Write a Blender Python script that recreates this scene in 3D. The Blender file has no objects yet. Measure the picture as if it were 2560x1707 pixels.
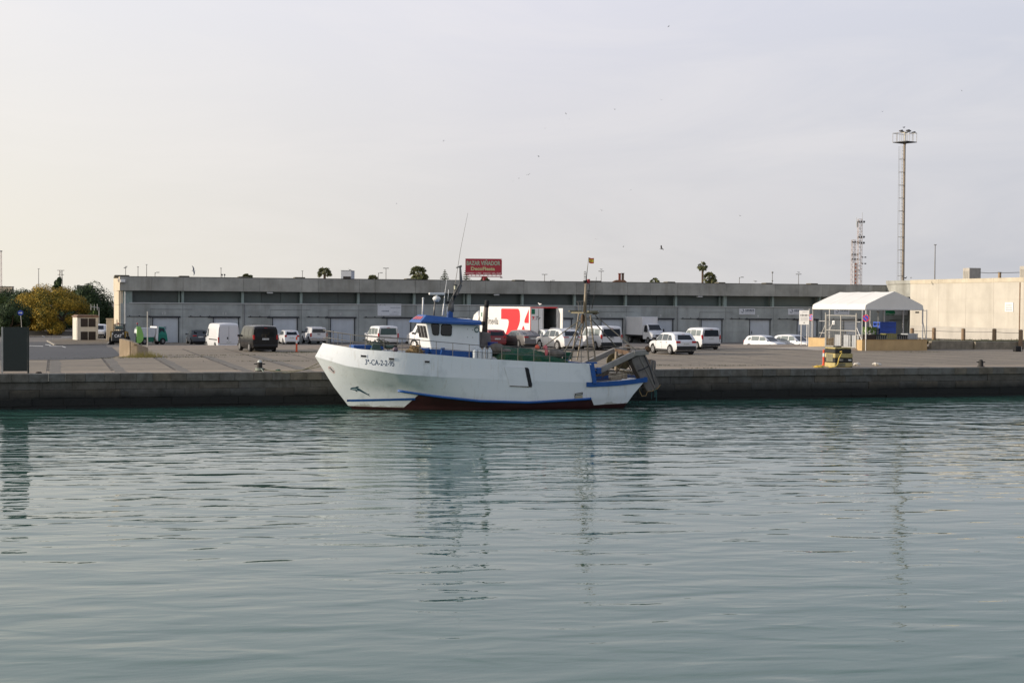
import bpy, math, random
from mathutils import Vector, Matrix
random.seed(7)
R = math.radians
SC = bpy.context.scene
COL = SC.collection

# ------------------------------------------------------------------ camera
# world axes: X runs along the quay, Y away over the quay, Z up, water at 0
FPX, CXP, CYP = 3700.0, 1280.0, 853.5
TH = math.atan(FPX / 11976.0)
PITCH = math.atan((853.5 - 759.0) / FPX)
ROLL = 0.0070
EYE = Vector((0, 0, 5.45))
QZ, LZ, QY = 1.75, 1.0, 77.9          # quay level, lower yard level, quay edge
_F = Vector((math.sin(TH) * math.cos(PITCH), math.cos(TH) * math.cos(PITCH), -math.sin(PITCH)))
_R0 = Vector((math.cos(TH), -math.sin(TH), 0))
_U0 = _R0.cross(_F)
_RT = _R0 * math.cos(ROLL) + _U0 * math.sin(ROLL)
_UP = _U0 * math.cos(ROLL) - _R0 * math.sin(ROLL)

def ray(x, y):
    return (_F + _RT * ((x - CXP) / FPX) - _UP * ((y - CYP) / FPX))
def PV(x, y, v):                      # point seen at (x, y) standing in the plane Y = v
    d = ray(x, y); return EYE + d * (v / d.y)
def PG(x, y, z=QZ):                   # point of the level ground z
    d = ray(x, y); return EYE + d * ((z - EYE.z) / d.z)
def PD(x, y, depth):
    return EYE + ray(x, y) * depth

def PGR(x, y):                        # point of the real ground (slopes included)
    d = ray(x, y); P = EYE + d * ((1.5 - EYE.z) / d.z)
    for _ in range(25): P = EYE + d * ((gz(min(P.x, 0), P.y) - EYE.z) / d.z)
    return P, FPX / (P - EYE).dot(_F)  # point and pixels per metre there

cam_d = bpy.data.cameras.new('camera')
cam_d.sensor_fit = 'HORIZONTAL'; cam_d.sensor_width = 36.0
cam_d.lens = FPX / 2560.0 * 36.0
cam_d.clip_start = 0.5; cam_d.clip_end = 12000
cam = bpy.data.objects.new('camera', cam_d); COL.objects.link(cam)
M3 = Matrix((_RT, _UP, -_F)).transposed().to_4x4(); M3.translation = EYE
cam.matrix_world = M3
SC.camera = cam

# ------------------------------------------------------------------ colour / materials
def lin(c):
    c = c / 255.0
    return c / 12.92 if c <= 0.04045 else ((c + 0.055) / 1.055) ** 2.4
def rgb(r, g, b): return (lin(r), lin(g), lin(b), 1)

class NT:
    def __init__(s, tree): s.t = tree
    def n(s, kind, **kw):
        nd = s.t.nodes.new(kind)
        for k, v in kw.items():
            if k.startswith('i_'): nd.inputs[k[2:].replace('_', ' ')].default_value = v
            else: setattr(nd, k, v)
        return nd
    def l(s, a, b): s.t.links.new(a, b)
    def math(s, op, a, b=None, c=None, clamp=False):
        nd = s.t.nodes.new('ShaderNodeMath'); nd.operation = op; nd.use_clamp = clamp
        for i, x in enumerate((a, b, c)):
            if x is None: continue
            if isinstance(x, (int, float)): nd.inputs[i].default_value = x
            else: s.l(x, nd.inputs[i])
        return nd.outputs[0]
    def mix(s, f, a, b, mode='MIX'):
        nd = s.t.nodes.new('ShaderNodeMix'); nd.data_type = 'RGBA'; nd.blend_type = mode
        for i, x in ((0, f), (6, a), (7, b)):
            if isinstance(x, (int, float)): nd.inputs[i].default_value = x
            elif isinstance(x, tuple): nd.inputs[i].default_value = x
            else: s.l(x, nd.inputs[i])
        return nd.outputs[2]
    def ramp(s, x, stops):
        nd = s.t.nodes.new('ShaderNodeValToRGB'); cr = nd.color_ramp
        while len(cr.elements) < len(stops): cr.elements.new(0.5)
        for e, (p, c) in zip(cr.elements, stops):
            e.position = p; e.color = c if isinstance(c, tuple) else (c, c, c, 1)
        s.l(x, nd.inputs[0]); return nd.outputs[0]
    def noise(s, vec, scale, detail=4, rough=0.55, dist=0.0):
        nd = s.t.nodes.new('ShaderNodeTexNoise')
        nd.inputs['Scale'].default_value = scale; nd.inputs['Detail'].default_value = detail
        nd.inputs['Roughness'].default_value = rough; nd.inputs['Distortion'].default_value = dist
        if vec is not None: s.l(vec, nd.inputs['Vector'])
        return nd.outputs[0]
    def coord(s, which='Object'): return s.n('ShaderNodeTexCoord').outputs[which]
    def mapv(s, vec, scale=(1, 1, 1), rot=(0, 0, 0), loc=(0, 0, 0)):
        nd = s.t.nodes.new('ShaderNodeMapping')
        nd.inputs['Scale'].default_value = scale; nd.inputs['Rotation'].default_value = rot
        nd.inputs['Location'].default_value = loc
        s.l(vec, nd.inputs['Vector']); return nd.outputs[0]

def newmat(name):
    m = bpy.data.materials.new(name); m.use_nodes = True
    nt = NT(m.node_tree); bs = m.node_tree.nodes['Principled BSDF']
    return m, nt, bs

_MC = {}
def mat(name, col, rough=0.6, metal=0.0, var=0.10, scale=3.0, bump=0.0, island=0.0, coat=0.0, streak=0.0, alpha=1.0):
    """plain paint/concrete/metal with soft wear: noise on colour, optional per-piece tint, streaks and bump"""
    if name in _MC: return _MC[name]
    m, nt, bs = newmat(name)
    c = nt.coord('Object')
    n1 = nt.noise(c, scale, 6, 0.6)
    k = nt.ramp(n1, [(0.25, 1 - var * 1.6), (0.75, 1 + var)])
    out = nt.mix(1.0, col, k, 'MULTIPLY')
    if streak:
        n2 = nt.noise(nt.mapv(c, (scale * 1.2, scale * 1.2, scale * 0.12)), 1.0, 5, 0.65)
        out = nt.mix(nt.ramp(n2, [(0.48, 0.0), (0.72, streak)]), out, (col[0] * .45, col[1] * .42, col[2] * .38, 1))
    if island:
        ri = nt.n('ShaderNodeNewGeometry').outputs['Random Per Island']
        out = nt.mix(1.0, out, nt.ramp(ri, [(0, 1 - island), (1, 1 + island)]), 'MULTIPLY')
    nt.l(out, bs.inputs['Base Color'])
    bs.inputs['Roughness'].default_value = rough
    bs.inputs['Metallic'].default_value = metal
    if coat: bs.inputs['Coat Weight'].default_value = coat; bs.inputs['Coat Roughness'].default_value = 0.08
    if bump:
        b = nt.n('ShaderNodeBump'); b.inputs['Strength'].default_value = 0.6; b.inputs['Distance'].default_value = bump
        nt.l(nt.noise(c, scale * 6, 5, 0.6), b.inputs['Height']); nt.l(b.outputs[0], bs.inputs['Normal'])
    _MC[name] = m
    return m

# ------------------------------------------------------------------ mesh builder
class MB:
    def __init__(s): s.v = []; s.f = []; s.m = []; s.mi = 0
    def use(s, i): s.mi = i; return s
    def add(s, vs, fs):
        o = len(s.v); s.v += [Vector(p) for p in vs]
        for f in fs: s.f.append([o + i for i in f]); s.m.append(s.mi)
        return s
    def box(s, c, d, mtx=None, rz=0.0, taper=1.0):
        x, y, z = d[0] / 2, d[1] / 2, d[2] / 2
        vs = [Vector((sx * x * (taper if sz > 0 else 1), sy * y * (taper if sz > 0 else 1), sz * z)) for sz in (-1, 1) for sx, sy in ((-1, -1), (1, -1), (1, 1), (-1, 1))]
        if rz: q = Matrix.Rotation(rz, 3, 'Z'); vs = [q @ p for p in vs]
        if mtx is not None: vs = [mtx @ p for p in vs]
        return s.add([p + Vector(c) for p in vs], [(3, 2, 1, 0), (4, 5, 6, 7), (0, 1, 5, 4), (1, 2, 6, 5), (2, 3, 7, 6), (3, 0, 4, 7)])
    def bb(s, a, b):                  # box from two corners
        c = [(p + q) / 2 for p, q in zip(a, b)]; d = [abs(q - p) for p, q in zip(a, b)]
        return s.box(c, d)
    def beam(s, a, b, w, h, up=(0, 0, 1)):
        a, b = Vector(a), Vector(b); d = b - a; L = d.length; d.normalize()
        up = Vector(up)
        if abs(d.dot(up)) > 0.98: up = Vector((0, 1, 0))
        sd = d.cross(up).normalized(); u2 = sd.cross(d)
        vs = []
        for p in (a, b):
            for i, j in ((-1, -1), (1, -1), (1, 1), (-1, 1)): vs.append(p + sd * (i * w / 2) + u2 * (j * h / 2))
        return s.add(vs, [(0, 1, 2, 3), (7, 6, 5, 4), (0, 4, 5, 1), (1, 5, 6, 2), (2, 6, 7, 3), (3, 7, 4, 0)])
    def cone(s, a, b, r0, r1, n=10, cap=True):
        a, b = Vector(a), Vector(b); d = (b - a).normalized()
        up = Vector((0, 0, 1)) if abs(d.z) < 0.95 else Vector((1, 0, 0))
        e = d.cross(up).normalized(); g = e.cross(d)
        vs = []
        for p, r in ((a, r0), (b, r1)):
            for i in range(n):
                t = 2 * math.pi * i / n; vs.append(p + e * (r * math.cos(t)) + g * (r * math.sin(t)))
        fs = [(i, i + n, (i + 1) % n + n, (i + 1) % n) for i in range(n)]
        if cap: fs += [tuple(range(n)), tuple(range(2 * n - 1, n - 1, -1))]
        return s.add(vs, fs)
    def tube(s, pts, r, n=6):
        pts = [Vector(p) for p in pts]
        rs = r if isinstance(r, (list, tuple)) else [r] * len(pts)
        rings = []
        for k, p in enumerate(pts):
            d = (pts[min(k + 1, len(pts) - 1)] - pts[max(k - 1, 0)])
            if d.length < 1e-9: d = Vector((0, 0, 1))
            d.normalize()
            up = Vector((0, 0, 1)) if abs(d.z) < 0.95 else Vector((1, 0, 0))
            e = d.cross(up).normalized(); g = e.cross(d)
            rings.append([p + e * (rs[k] * math.cos(2 * math.pi * i / n)) + g * (rs[k] * math.sin(2 * math.pi * i / n)) for i in range(n)])
        vs = [q for r_ in rings for q in r_]; fs = []
        for k in range(len(rings) - 1):
            for i in range(n):
                fs.append((k * n + i, (k + 1) * n + i, (k + 1) * n + (i + 1) % n, k * n + (i + 1) % n))
        fs += [tuple(range(n)), tuple(range(len(vs) - 1, len(vs) - n - 1, -1))]
        return s.add(vs, fs)
    def ell(s, c, r, nu=12, nv=8, mtx=None):
        c = Vector(c); vs = [(0, 0, -1)]
        for j in range(1, nv):
            t = -math.pi / 2 + math.pi * j / nv
            for i in range(nu):
                p = 2 * math.pi * i / nu; vs.append((math.cos(t) * math.cos(p), math.cos(t) * math.sin(p), math.sin(t)))
        vs.append((0, 0, 1)); n = len(vs)
        vv = [Vector((a[0] * r[0], a[1] * r[1], a[2] * r[2])) for a in vs]
        if mtx is not None: vv = [mtx @ p for p in vv]
        fs = [(0, 1 + (i + 1) % nu, 1 + i) for i in range(nu)]
        for j in range(nv - 2):
            for i in range(nu):
                a = 1 + j * nu + i; b = 1 + j * nu + (i + 1) % nu
                fs.append((a, b, b + nu, a + nu))
        o = 1 + (nv - 2) * nu
        fs += [(o + i, o + (i + 1) % nu, n - 1) for i in range(nu)]
        return s.add([p + c for p in vv], fs)
    def grid(s, rows, close_u=False):
        n = len(rows[0]); vs = [p for r_ in rows for p in r_]; fs = []
        for j in range(len(rows) - 1):
            for i in range(n - (0 if close_u else 1)):
                fs.append((j * n + i, j * n + (i + 1) % n, (j + 1) * n + (i + 1) % n, (j + 1) * n + i))
        return s.add(vs, fs)
    def prism(s, poly, d):            # polygon (list of 3D points) pushed by vector d
        n = len(poly); d = Vector(d); vs = [Vector(p) for p in poly]; vs += [p + d for p in vs]
        return s.add(vs, [tuple(range(n - 1, -1, -1)), tuple(range(n, 2 * n))] + [(i, (i + 1) % n, (i + 1) % n + n, i + n) for i in range(n)])
    def torus(s, c, R_, r, axis='y', nu=20, nv=8):
        rows = []
        for i in range(nu):
            t = 2 * math.pi * i / nu; row = []
            for j in range(nv):
                p = 2 * math.pi * j / nv; q = R_ + r * math.cos(p); h = r * math.sin(p)
                x, y = q * math.cos(t), q * math.sin(t)
                pt = {'y': (x, h, y), 'x': (h, x, y), 'z': (x, y, h)}[axis]
                row.append(Vector(c) + Vector(pt))
            rows.append(row)
        rows.append(rows[0]); return s.grid(rows, True)
    def disc(s, c, r, n=20, axis='y', th=0.0):
        a = Vector(c); d = {'y': Vector((0, 1, 0)), 'x': Vector((1, 0, 0)), 'z': Vector((0, 0, 1))}[axis] * max(th, 1e-4)
        return s.cone(a - d / 2, a + d / 2, r, r, n)
    def xf(s, mtx):
        s.v = [mtx @ p for p in s.v]; return s
    def build(s, name, mats, parent=None, world=False, smooth=False, bevel=0.0, seg=1):
        me = bpy.data.meshes.new(name)
        vs = s.v
        if world and parent is not None:
            inv = WM[parent.name].inverted(); vs = [inv @ p for p in vs]
        me.from_pydata([tuple(p) for p in vs], [], s.f)
        if not isinstance(mats, (list, tuple)): mats = [mats]
        for m in mats: me.materials.append(m)
        if len(mats) > 1: me.polygons.foreach_set('material_index', s.m)
        if smooth: me.polygons.foreach_set('use_smooth', [True] * len(me.polygons))
        me.update()
        o = bpy.data.objects.new(name, me); COL.objects.link(o)
        if parent is not None:
            o.parent = parent; WM[o.name] = WM[parent.name]
        else: WM[o.name] = Matrix.Identity(4)
        if smooth == 'angle':
            pass
        if bevel:
            b = o.modifiers.new('edge', 'BEVEL'); b.width = bevel; b.segments = seg; b.limit_method = 'ANGLE'; b.angle_limit = R(40)
        return o
WM = {}

def tag(o, label=None, cat=None, group=None, kind=None):
    if label: o['label'] = label
    if cat: o['category'] = cat
    if group: o['group'] = group
    if kind: o['kind'] = kind
    return o
def thing(name, label, cat, loc=(0, 0, 0), rz=0.0, group=None):
    o = bpy.data.objects.new(name, None); COL.objects.link(o)
    o.empty_display_size = 0.3
    o.location = loc; o.rotation_euler = (0, 0, rz)
    WM[o.name] = Matrix.Translation(Vector(loc)) @ Matrix.Rotation(rz, 4, 'Z')
    return tag(o, label, cat, group)
def dup(root, loc, rz=0.0, label=None, group=None, scale=None):
    r_ = root.copy(); COL.objects.link(r_); r_.location = loc; r_.rotation_euler = (0, 0, rz)
    if scale: r_.scale = (scale,) * 3
    if label: r_['label'] = label
    if group: r_['group'] = group
    def rec(a, b):
        for ch in a.children:
            c = ch.copy(); COL.objects.link(c); c.parent = b; rec(ch, c)
    rec(root, r_)
    WM[r_.name] = Matrix.Translation(Vector(loc)) @ Matrix.Rotation(rz, 4, 'Z')
    return r_

# ------------------------------------------------------------------ lettering
def text2d(txt, bold=0.0, shear=0.0, space=1.0):
    cu = bpy.data.curves.new('lettering', 'FONT'); cu.body = txt; cu.size = 1.0
    cu.offset = bold; cu.shear = shear; cu.space_character = space
    cu.resolution_u = 3
    ob = bpy.data.objects.new('lettering', cu); COL.objects.link(ob)
    dg = bpy.context.evaluated_depsgraph_get(); dg.update()
    me = bpy.data.meshes.new_from_object(ob.evaluated_get(dg))
    vs = [(p.co.x, p.co.y) for p in me.vertices]; fs = [tuple(p.vertices) for p in me.polygons]
    bpy.data.objects.remove(ob); bpy.data.curves.remove(cu); bpy.data.meshes.remove(me)
    x0 = min(p[0] for p in vs); x1 = max(p[0] for p in vs); y0 = min(p[1] for p in vs); y1 = max(p[1] for p in vs)
    return [((p[0] - x0) / (x1 - x0), (p[1] - y0) / (y1 - y0)) for p in vs], fs
def put_text(mb, txt, fn, bold=0.0, shear=0.0, space=1.0):
    """fn maps (0..1, 0..1) inside the lettering's own rectangle to a 3D point"""
    vs, fs = text2d(txt, bold, shear, space)
    mb.add([fn(a, b) for a, b in vs], fs); return mb
def put_poly(mb, pts, fn):
    mb.add([fn(a, b) for a, b in pts], [tuple(range(len(pts)))]); return mb
def rect_fn(o, ex, ey):               # rectangle origin and edge vectors
    o, ex, ey = Vector(o), Vector(ex), Vector(ey)
    return lambda a, b: o + ex * a + ey * b

def interp(tab, x):
    if x <= tab[0][0]: return tab[0][1]
    for (a, p), (b, q) in zip(tab, tab[1:]):
        if x <= b: return p + (q - p) * (x - a) / (b - a)
    return tab[-1][1]
# ------------------------------------------------------------------ light and sky
SUN_EL = R(12.0)
_su, _sv = -0.985, 0.17
SUN_DIR = Vector((_su * math.cos(SUN_EL), _sv * math.cos(SUN_EL), math.sin(SUN_EL))).normalized()
sd = bpy.data.lights.new('sun', 'SUN'); sd.energy = 4.4; sd.angle = R(0.5); sd.color = (1.0, 0.88, 0.73)
so = bpy.data.objects.new('sun', sd); COL.objects.link(so)
so.rotation_euler = (-SUN_DIR).to_track_quat('-Z', 'Y').to_euler(); so.location = (-60, 60, 60)

w = bpy.data.worlds.new('World'); SC.world = w; w.use_nodes = True
nt = NT(w.node_tree); bg = w.node_tree.nodes['Background']; bg.inputs['Strength'].default_value = 0.1
sky = nt.n('ShaderNodeTexSky', sky_type='NISHITA'); sky.sun_disc = False
sky.sun_elevation = SUN_EL; sky.sun_rotation = math.atan2(_su, _sv)
sky.air_density = 1.0; sky.dust_density = 5.0; sky.ozone_density = 1.5; sky.altitude = 0
hs = nt.n('ShaderNodeHueSaturation'); hs.inputs['Saturation'].default_value = 0.45; hs.inputs['Value'].default_value = 1.0
nt.l(sky.outputs[0], hs.inputs['Color'])
# thin high haze veil: cream round the sun, grey away from it, faint lilac overhead
gc = nt.coord('Generated')
vm = nt.n('ShaderNodeVectorMath', operation='DOT_PRODUCT'); nt.l(gc, vm.inputs[0]); vm.inputs[1].default_value = (_su, _sv, 0.12)
sep = nt.n('ShaderNodeSeparateXYZ'); nt.l(gc, sep.inputs[0])
K = 10.9
def kc(r, g, b, f=1.0): return (lin(r) * K * f, lin(g) * K * f, lin(b) * K * f, 1)
az = nt.math('MULTIPLY_ADD', vm.outputs['Value'], 0.5, 0.5)
hor = nt.ramp(az, [(0.0, kc(150, 172, 206, .55)), (0.20, kc(160, 176, 202, .70)), (0.28, kc(194, 195, 200)), (0.44, kc(213, 210, 206)), (0.60, kc(237, 231, 216)), (0.80, kc(248, 238, 208)), (1.0, kc(255, 240, 200))])
zen = nt.ramp(az, [(0.0, kc(146, 170, 210, .55)), (0.20, kc(160, 178, 212, .70)), (0.28, kc(207, 211, 225)), (0.44, kc(220, 221, 235)), (0.60, kc(230, 231, 240)), (1.0, kc(240, 236, 234))])
el = nt.ramp(sep.outputs['Z'], [(0.0, 0.0), (0.26, 1.0)])
veil = nt.mix(el, hor, zen)
high = nt.ramp(sep.outputs['Z'], [(0.48, 0.0), (0.95, 1.0)])
veil = nt.mix(high, veil, kc(150, 170, 208, .72))
cm = nt.mapv(gc, (2.2, 2.2, 9.0), (0.10, 0.0, 0.5))
cn = nt.noise(cm, 2.0, 7, 0.6, 0.6)
cirrus = nt.ramp(cn, [(0.42, 0.0), (0.72, 0.24)])
veil = nt.mix(cirrus, veil, kc(246, 240, 236))
fin = nt.mix(0.90, hs.outputs[0], veil)
nt.l(fin, bg.inputs['Color'])
SC.view_settings.view_transform = 'Standard'; SC.view_settings.look = 'None'
SC.view_settings.exposure = 0.07; SC.view_settings.gamma = 1.0

# ------------------------------------------------------------------ water
m, nt, bs = newmat('harbour_water')
bs.inputs['Base Color'].default_value = (0.034, 0.104, 0.078, 1)
bs.inputs['Roughness'].default_value = 0.02; bs.inputs['IOR'].default_value = 1.333
c = nt.n('ShaderNodeNewGeometry').outputs['Position']
rot = (0, 0, TH)
def wv(sx, sy, r_, det=1.0, rough=.45, dist=.4):
    return nt.noise(nt.mapv(nt.mapv(c, (1, 1, 1), (0, 0, r_)), (sx, sy, 1)), 1.0, det, rough, dist)
swell = wv(.36, .80, TH * .55, 1)
n1 = wv(.60, 1.45, TH * .8, 1, .5, .6)
n2 = wv(1.5, 3.4, TH * .5, 1, .5, .4)
n3 = wv(3.5, 8.0, TH - .45, 1, .5, .2)
patch = nt.ramp(wv(.04, .11, TH, 2), [(0.38, 0.35), (0.62, 1.0)])
syw = nt.n('ShaderNodeSeparateXYZ'); nt.l(c, syw.inputs[0])
patch = nt.math('MULTIPLY', patch, nt.ramp(nt.math('DIVIDE', syw.outputs['Y'], 80.0), [(.26, .46), (.50, .70), (.72, 1.0), (.86, 1.0)]))   # calmer water towards the near shore
cr = nt.math('POWER', n1, 1.6)                     # sharper crests than troughs
h = nt.math('ADD', nt.math('MULTIPLY', swell, 0.060), nt.math('MULTIPLY', nt.math('MULTIPLY', cr, patch), 0.058))
h = nt.math('ADD', h, nt.math('MULTIPLY', nt.math('MULTIPLY', n2, patch), 0.012))
farm = nt.math('MULTIPLY_ADD', nt.ramp(nt.math('DIVIDE', syw.outputs['Y'], 80.0), [(.60, 0.0), (.90, 1.0)]), 2.0, 1.0)
h = nt.math('MULTIPLY', h, farm)
h = nt.math('ADD', h, nt.math('MULTIPLY', n3, 0.0018))
b = nt.n('ShaderNodeBump'); b.inputs['Strength'].default_value = 1.0; b.inputs['Distance'].default_value = 1.0
nt.l(h, b.inputs['Height']); nt.l(b.outputs[0], bs.inputs['Normal'])
WATER = m
wb = MB(); wb.add([(-2500, -400, 0), (2500, -400, 0), (2500, QY + .6, 0), (-2500, QY + .6, 0)], [(0, 1, 2, 3)])
tag(wb.build('water', WATER), 'calm rippled green grey harbour water', None, None, 'structure')

# ------------------------------------------------------------------ ground
def sstep(a, b, x):
    t = min(1, max(0, (x - a) / (b - a))); return t
ULEFT = -6.0
def gz(u, v):
    step = QZ + (LZ - QZ) * sstep(127.0, 129.0, v)
    soft = QZ + (LZ - QZ) * sstep(112.0, 150.0, v)
    high = QZ + (LZ - QZ) * sstep(160.0, 175.0, v)
    a = sstep(2.0, 7.0, u)                       # 0 = road side on the left
    z = soft + (step - soft) * a
    b_ = sstep(80, 84, u)
    return z + (high - z) * b_
us = [-3000, -900, -300, -120] + [-100 + 4 * i for i in range(22)] + [-12 + i for i in range(24)] + [14 + 4 * i for i in range(16)] + [79 + i for i in range(8)] + [90, 100, 110, 130, 160, 300, 900, 3000]
vs_ = [QY + 0.9] + [79 + 2 * i for i in range(24)] + [127, 127.5, 128, 128.5, 129, 130] + [132 + 2 * i for i in range(20)] + [172, 175, 200, 260, 400, 1000, 5000]
m, nt, bs = newmat('quay_paving')
p = nt.n('ShaderNodeNewGeometry').outputs['Position']
sp = nt.n('ShaderNodeSeparateXYZ'); nt.l(p, sp.inputs[0])
br = nt.n('ShaderNodeTexBrick'); br.offset = 0.0
nt.l(nt.mapv(p, (1, 1, 1), (0, 0, 0), (0.35, -QY - 3.2 + 2.7 * 2, 0)), br.inputs['Vector'])
br.inputs['Color1'].default_value = rgb(154, 141, 121); br.inputs['Color2'].default_value = rgb(136, 125, 108)
br.inputs['Mortar'].default_value = rgb(50, 47, 40); br.inputs['Scale'].default_value = 1.0
br.inputs['Mortar Size'].default_value = 0.095; br.inputs['Mortar Smooth'].default_value = 0.3; br.inputs['Bias'].default_value = 0.0
br.inputs['Brick Width'].default_value = 3.28; br.inputs['Row Height'].default_value = 2.7
n_mid = nt.noise(p, 0.35, 6, 0.62); n_fine = nt.noise(p, 3.0, 6, 0.65); n_long = nt.noise(nt.mapv(p, (0.12, 0.9, 1)), 1.0, 5, 0.6)
plain = nt.mix(n_mid, rgb(126, 114, 97), rgb(152, 138, 117))
jm = nt.ramp(n_mid, [(0.30, 0.35), (0.48, 1.0)])
slab = nt.mix(jm, plain, br.outputs['Color'])
slab = nt.mix(nt.ramp(n_long, [(0.42, 0.0), (0.62, 0.5)]), slab, rgb(124, 112, 97))
slab = nt.mix(nt.ramp(n_fine, [(0.3, 0.35), (0.6, 0.0)]), slab, rgb(100, 94, 84))
vo = nt.n('ShaderNodeTexVoronoi'); vo.feature = 'DISTANCE_TO_EDGE'; vo.inputs['Scale'].default_value = 1.0
wob = nt.n('ShaderNodeVectorMath', operation='ADD'); nt.l(nt.mapv(p, (.16, .34, 1)), wob.inputs[0]); nt.l(nt.n('ShaderNodeTexNoise', i_Scale=.9, i_Detail=4.0).outputs['Color'], wob.inputs[1])
nt.l(wob.outputs[0], vo.inputs['Vector'])
slab = nt.mix(nt.ramp(vo.outputs['Distance'], [(0.0, .55), (0.014, 0.0)]), slab, rgb(70, 64, 54))     # wandering cracks
oil = nt.noise(nt.mapv(p, (.55, 1.1, 1)), 1.0, 5, .7)
slab = nt.mix(nt.ramp(oil, [(.60, 0.0), (.74, .55)]), slab, rgb(88, 80, 70))
edge = nt.mix(n_fine, rgb(164, 148, 127), rgb(144, 128, 109))
slab = nt.mix(nt.ramp(nt.math('SUBTRACT', sp.outputs['Y'], QY), [(0.0, 1.0), (1.0, 1.0)]), slab, slab)
em = nt.math('LESS_THAN', sp.outputs['Y'], QY + 3.2)
slab = nt.mix(em, slab, edge)
yard = nt.mix(n_mid, rgb(104, 100, 96), rgb(132, 124, 114))
yard = nt.mix(nt.ramp(n_fine, [(0.35, 0.4), (0.6, 0.0)]), yard, rgb(70, 68, 66))
ym = nt.math('GREATER_THAN', nt.math('ADD', sp.outputs['Y'], nt.math('MULTIPLY', n_mid, 6.0)), 121.0)
out = nt.mix(ym, slab, nt.mix(0.5, yard, rgb(160, 140, 116)))
far = nt.math('GREATER_THAN', sp.outputs['Y'], 129.0)
out = nt.mix(far, out, yard)
nt.l(out, bs.inputs['Base Color']); bs.inputs['Roughness'].default_value = 0.9
b = nt.n('ShaderNodeBump'); b.inputs['Strength'].default_value = 0.7; b.inputs['Distance'].default_value = 0.05
nt.l(nt.math('ADD', n_fine, nt.math('MULTIPLY', br.outputs['Fac'], -0.6)), b.inputs['Height']); nt.l(b.outputs[0], bs.inputs['Normal'])
PAVE = m
g = MB(); g.grid([[Vector((u, v, gz(u, v))) for u in us] for v in vs_])
tag(g.build('ground', PAVE), 'worn pale concrete quay apron and yard', None, None, 'structure')

# asphalt road entering from the left behind the apron
ASPH = mat('asphalt', rgb(74, 75, 77), 0.9, 0, 0.14, 0.6, 0.02, streak=0.0)
rd = MB()
ru = [-120, -60] + [-40 + 4 * i for i in range(9)] + [-6, -4, -2]
rv = sorted(set([96.3, 96.8, 97.5, 98.5, 100] + [v for v in vs_ if 97 < v < 167] + [v + 1 for v in vs_ if 97 < v < 165]))
def road_edge(v): return interp([(96.3, .2), (96.8, 1.4), (97.5, 2.2), (100, 3.6), (104, 4.2), (166, 5.0)], v)
def road_row(v):
    e = road_edge(v); cols = [-120, -60, -40, -30, -20, -14, -10, -8, -6, -4, -2, -1, 0] + [0 + (e - 0) * k / 8 for k in range(1, 9)]
    return [Vector((u, v, gz(u, v) + 0.014)) for u in cols]
rd.grid([road_row(v) for v in rv])
tag(rd.build('road', ASPH), 'dark asphalt harbour road', None, None, 'structure')
MARK = mat('road_paint', rgb(206, 204, 198), 0.8, 0, 0.2, 4.0)
for pts in (((590, 1335), (628, 1353), (622, 1358), (584, 1340)), ((632, 1458), (712, 1466), (708, 1475), (636, 1467)),
            ((868, 1482), (924, 1500), (914, 1508), (862, 1488)), ((392, 1476), (604, 1482), (604, 1490), (392, 1482)), ((690, 1482), (860, 1484), (860, 1489), (690, 1488)),
            ((860, 1360), (1005, 1355), (1005, 1361), (860, 1366))):
    mk = MB(); q = []
    for zx, zy in pts:
        d = ray(zx / 5.6, 600 + zy / 5.6); P = EYE + d * ((1.5 - EYE.z) / d.z)
        for _ in range(12): zz = gz(min(P.x, -2), P.y) + 0.022; P = EYE + d * ((zz - EYE.z) / d.z)
        q.append(P)
    mk.add(q, [(3, 2, 1, 0)])
    tag(mk.build('road_marking', MARK), 'white painted road line', None, None, 'structure')
# old crane-rail strips filled with asphalt, running away from the water
STRIP = mat('rail_strip', rgb(116, 110, 100), 0.9, 0, 0.3, 1.2, 0.02)
for k in range(-4, 5):
    ua = 0.0 + 3.28 * k - .28; mk = MB(); r_ = random.Random(k)
    L_, R_ = [], []
    for i in range(14):
        v = QY + 1.4 + i * (1.28 if ua < 2 else 1.75); L_.append(Vector((ua + r_.uniform(-.08, .05), v, QZ + .003))); R_.append(Vector((ua + .56 + r_.uniform(-.05, .08), v, QZ + .003)))
    mk.grid([L_, R_])
    tag(mk.build('paving_strip', STRIP), 'asphalt filled strip in the paving', None, None, 'structure')

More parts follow.
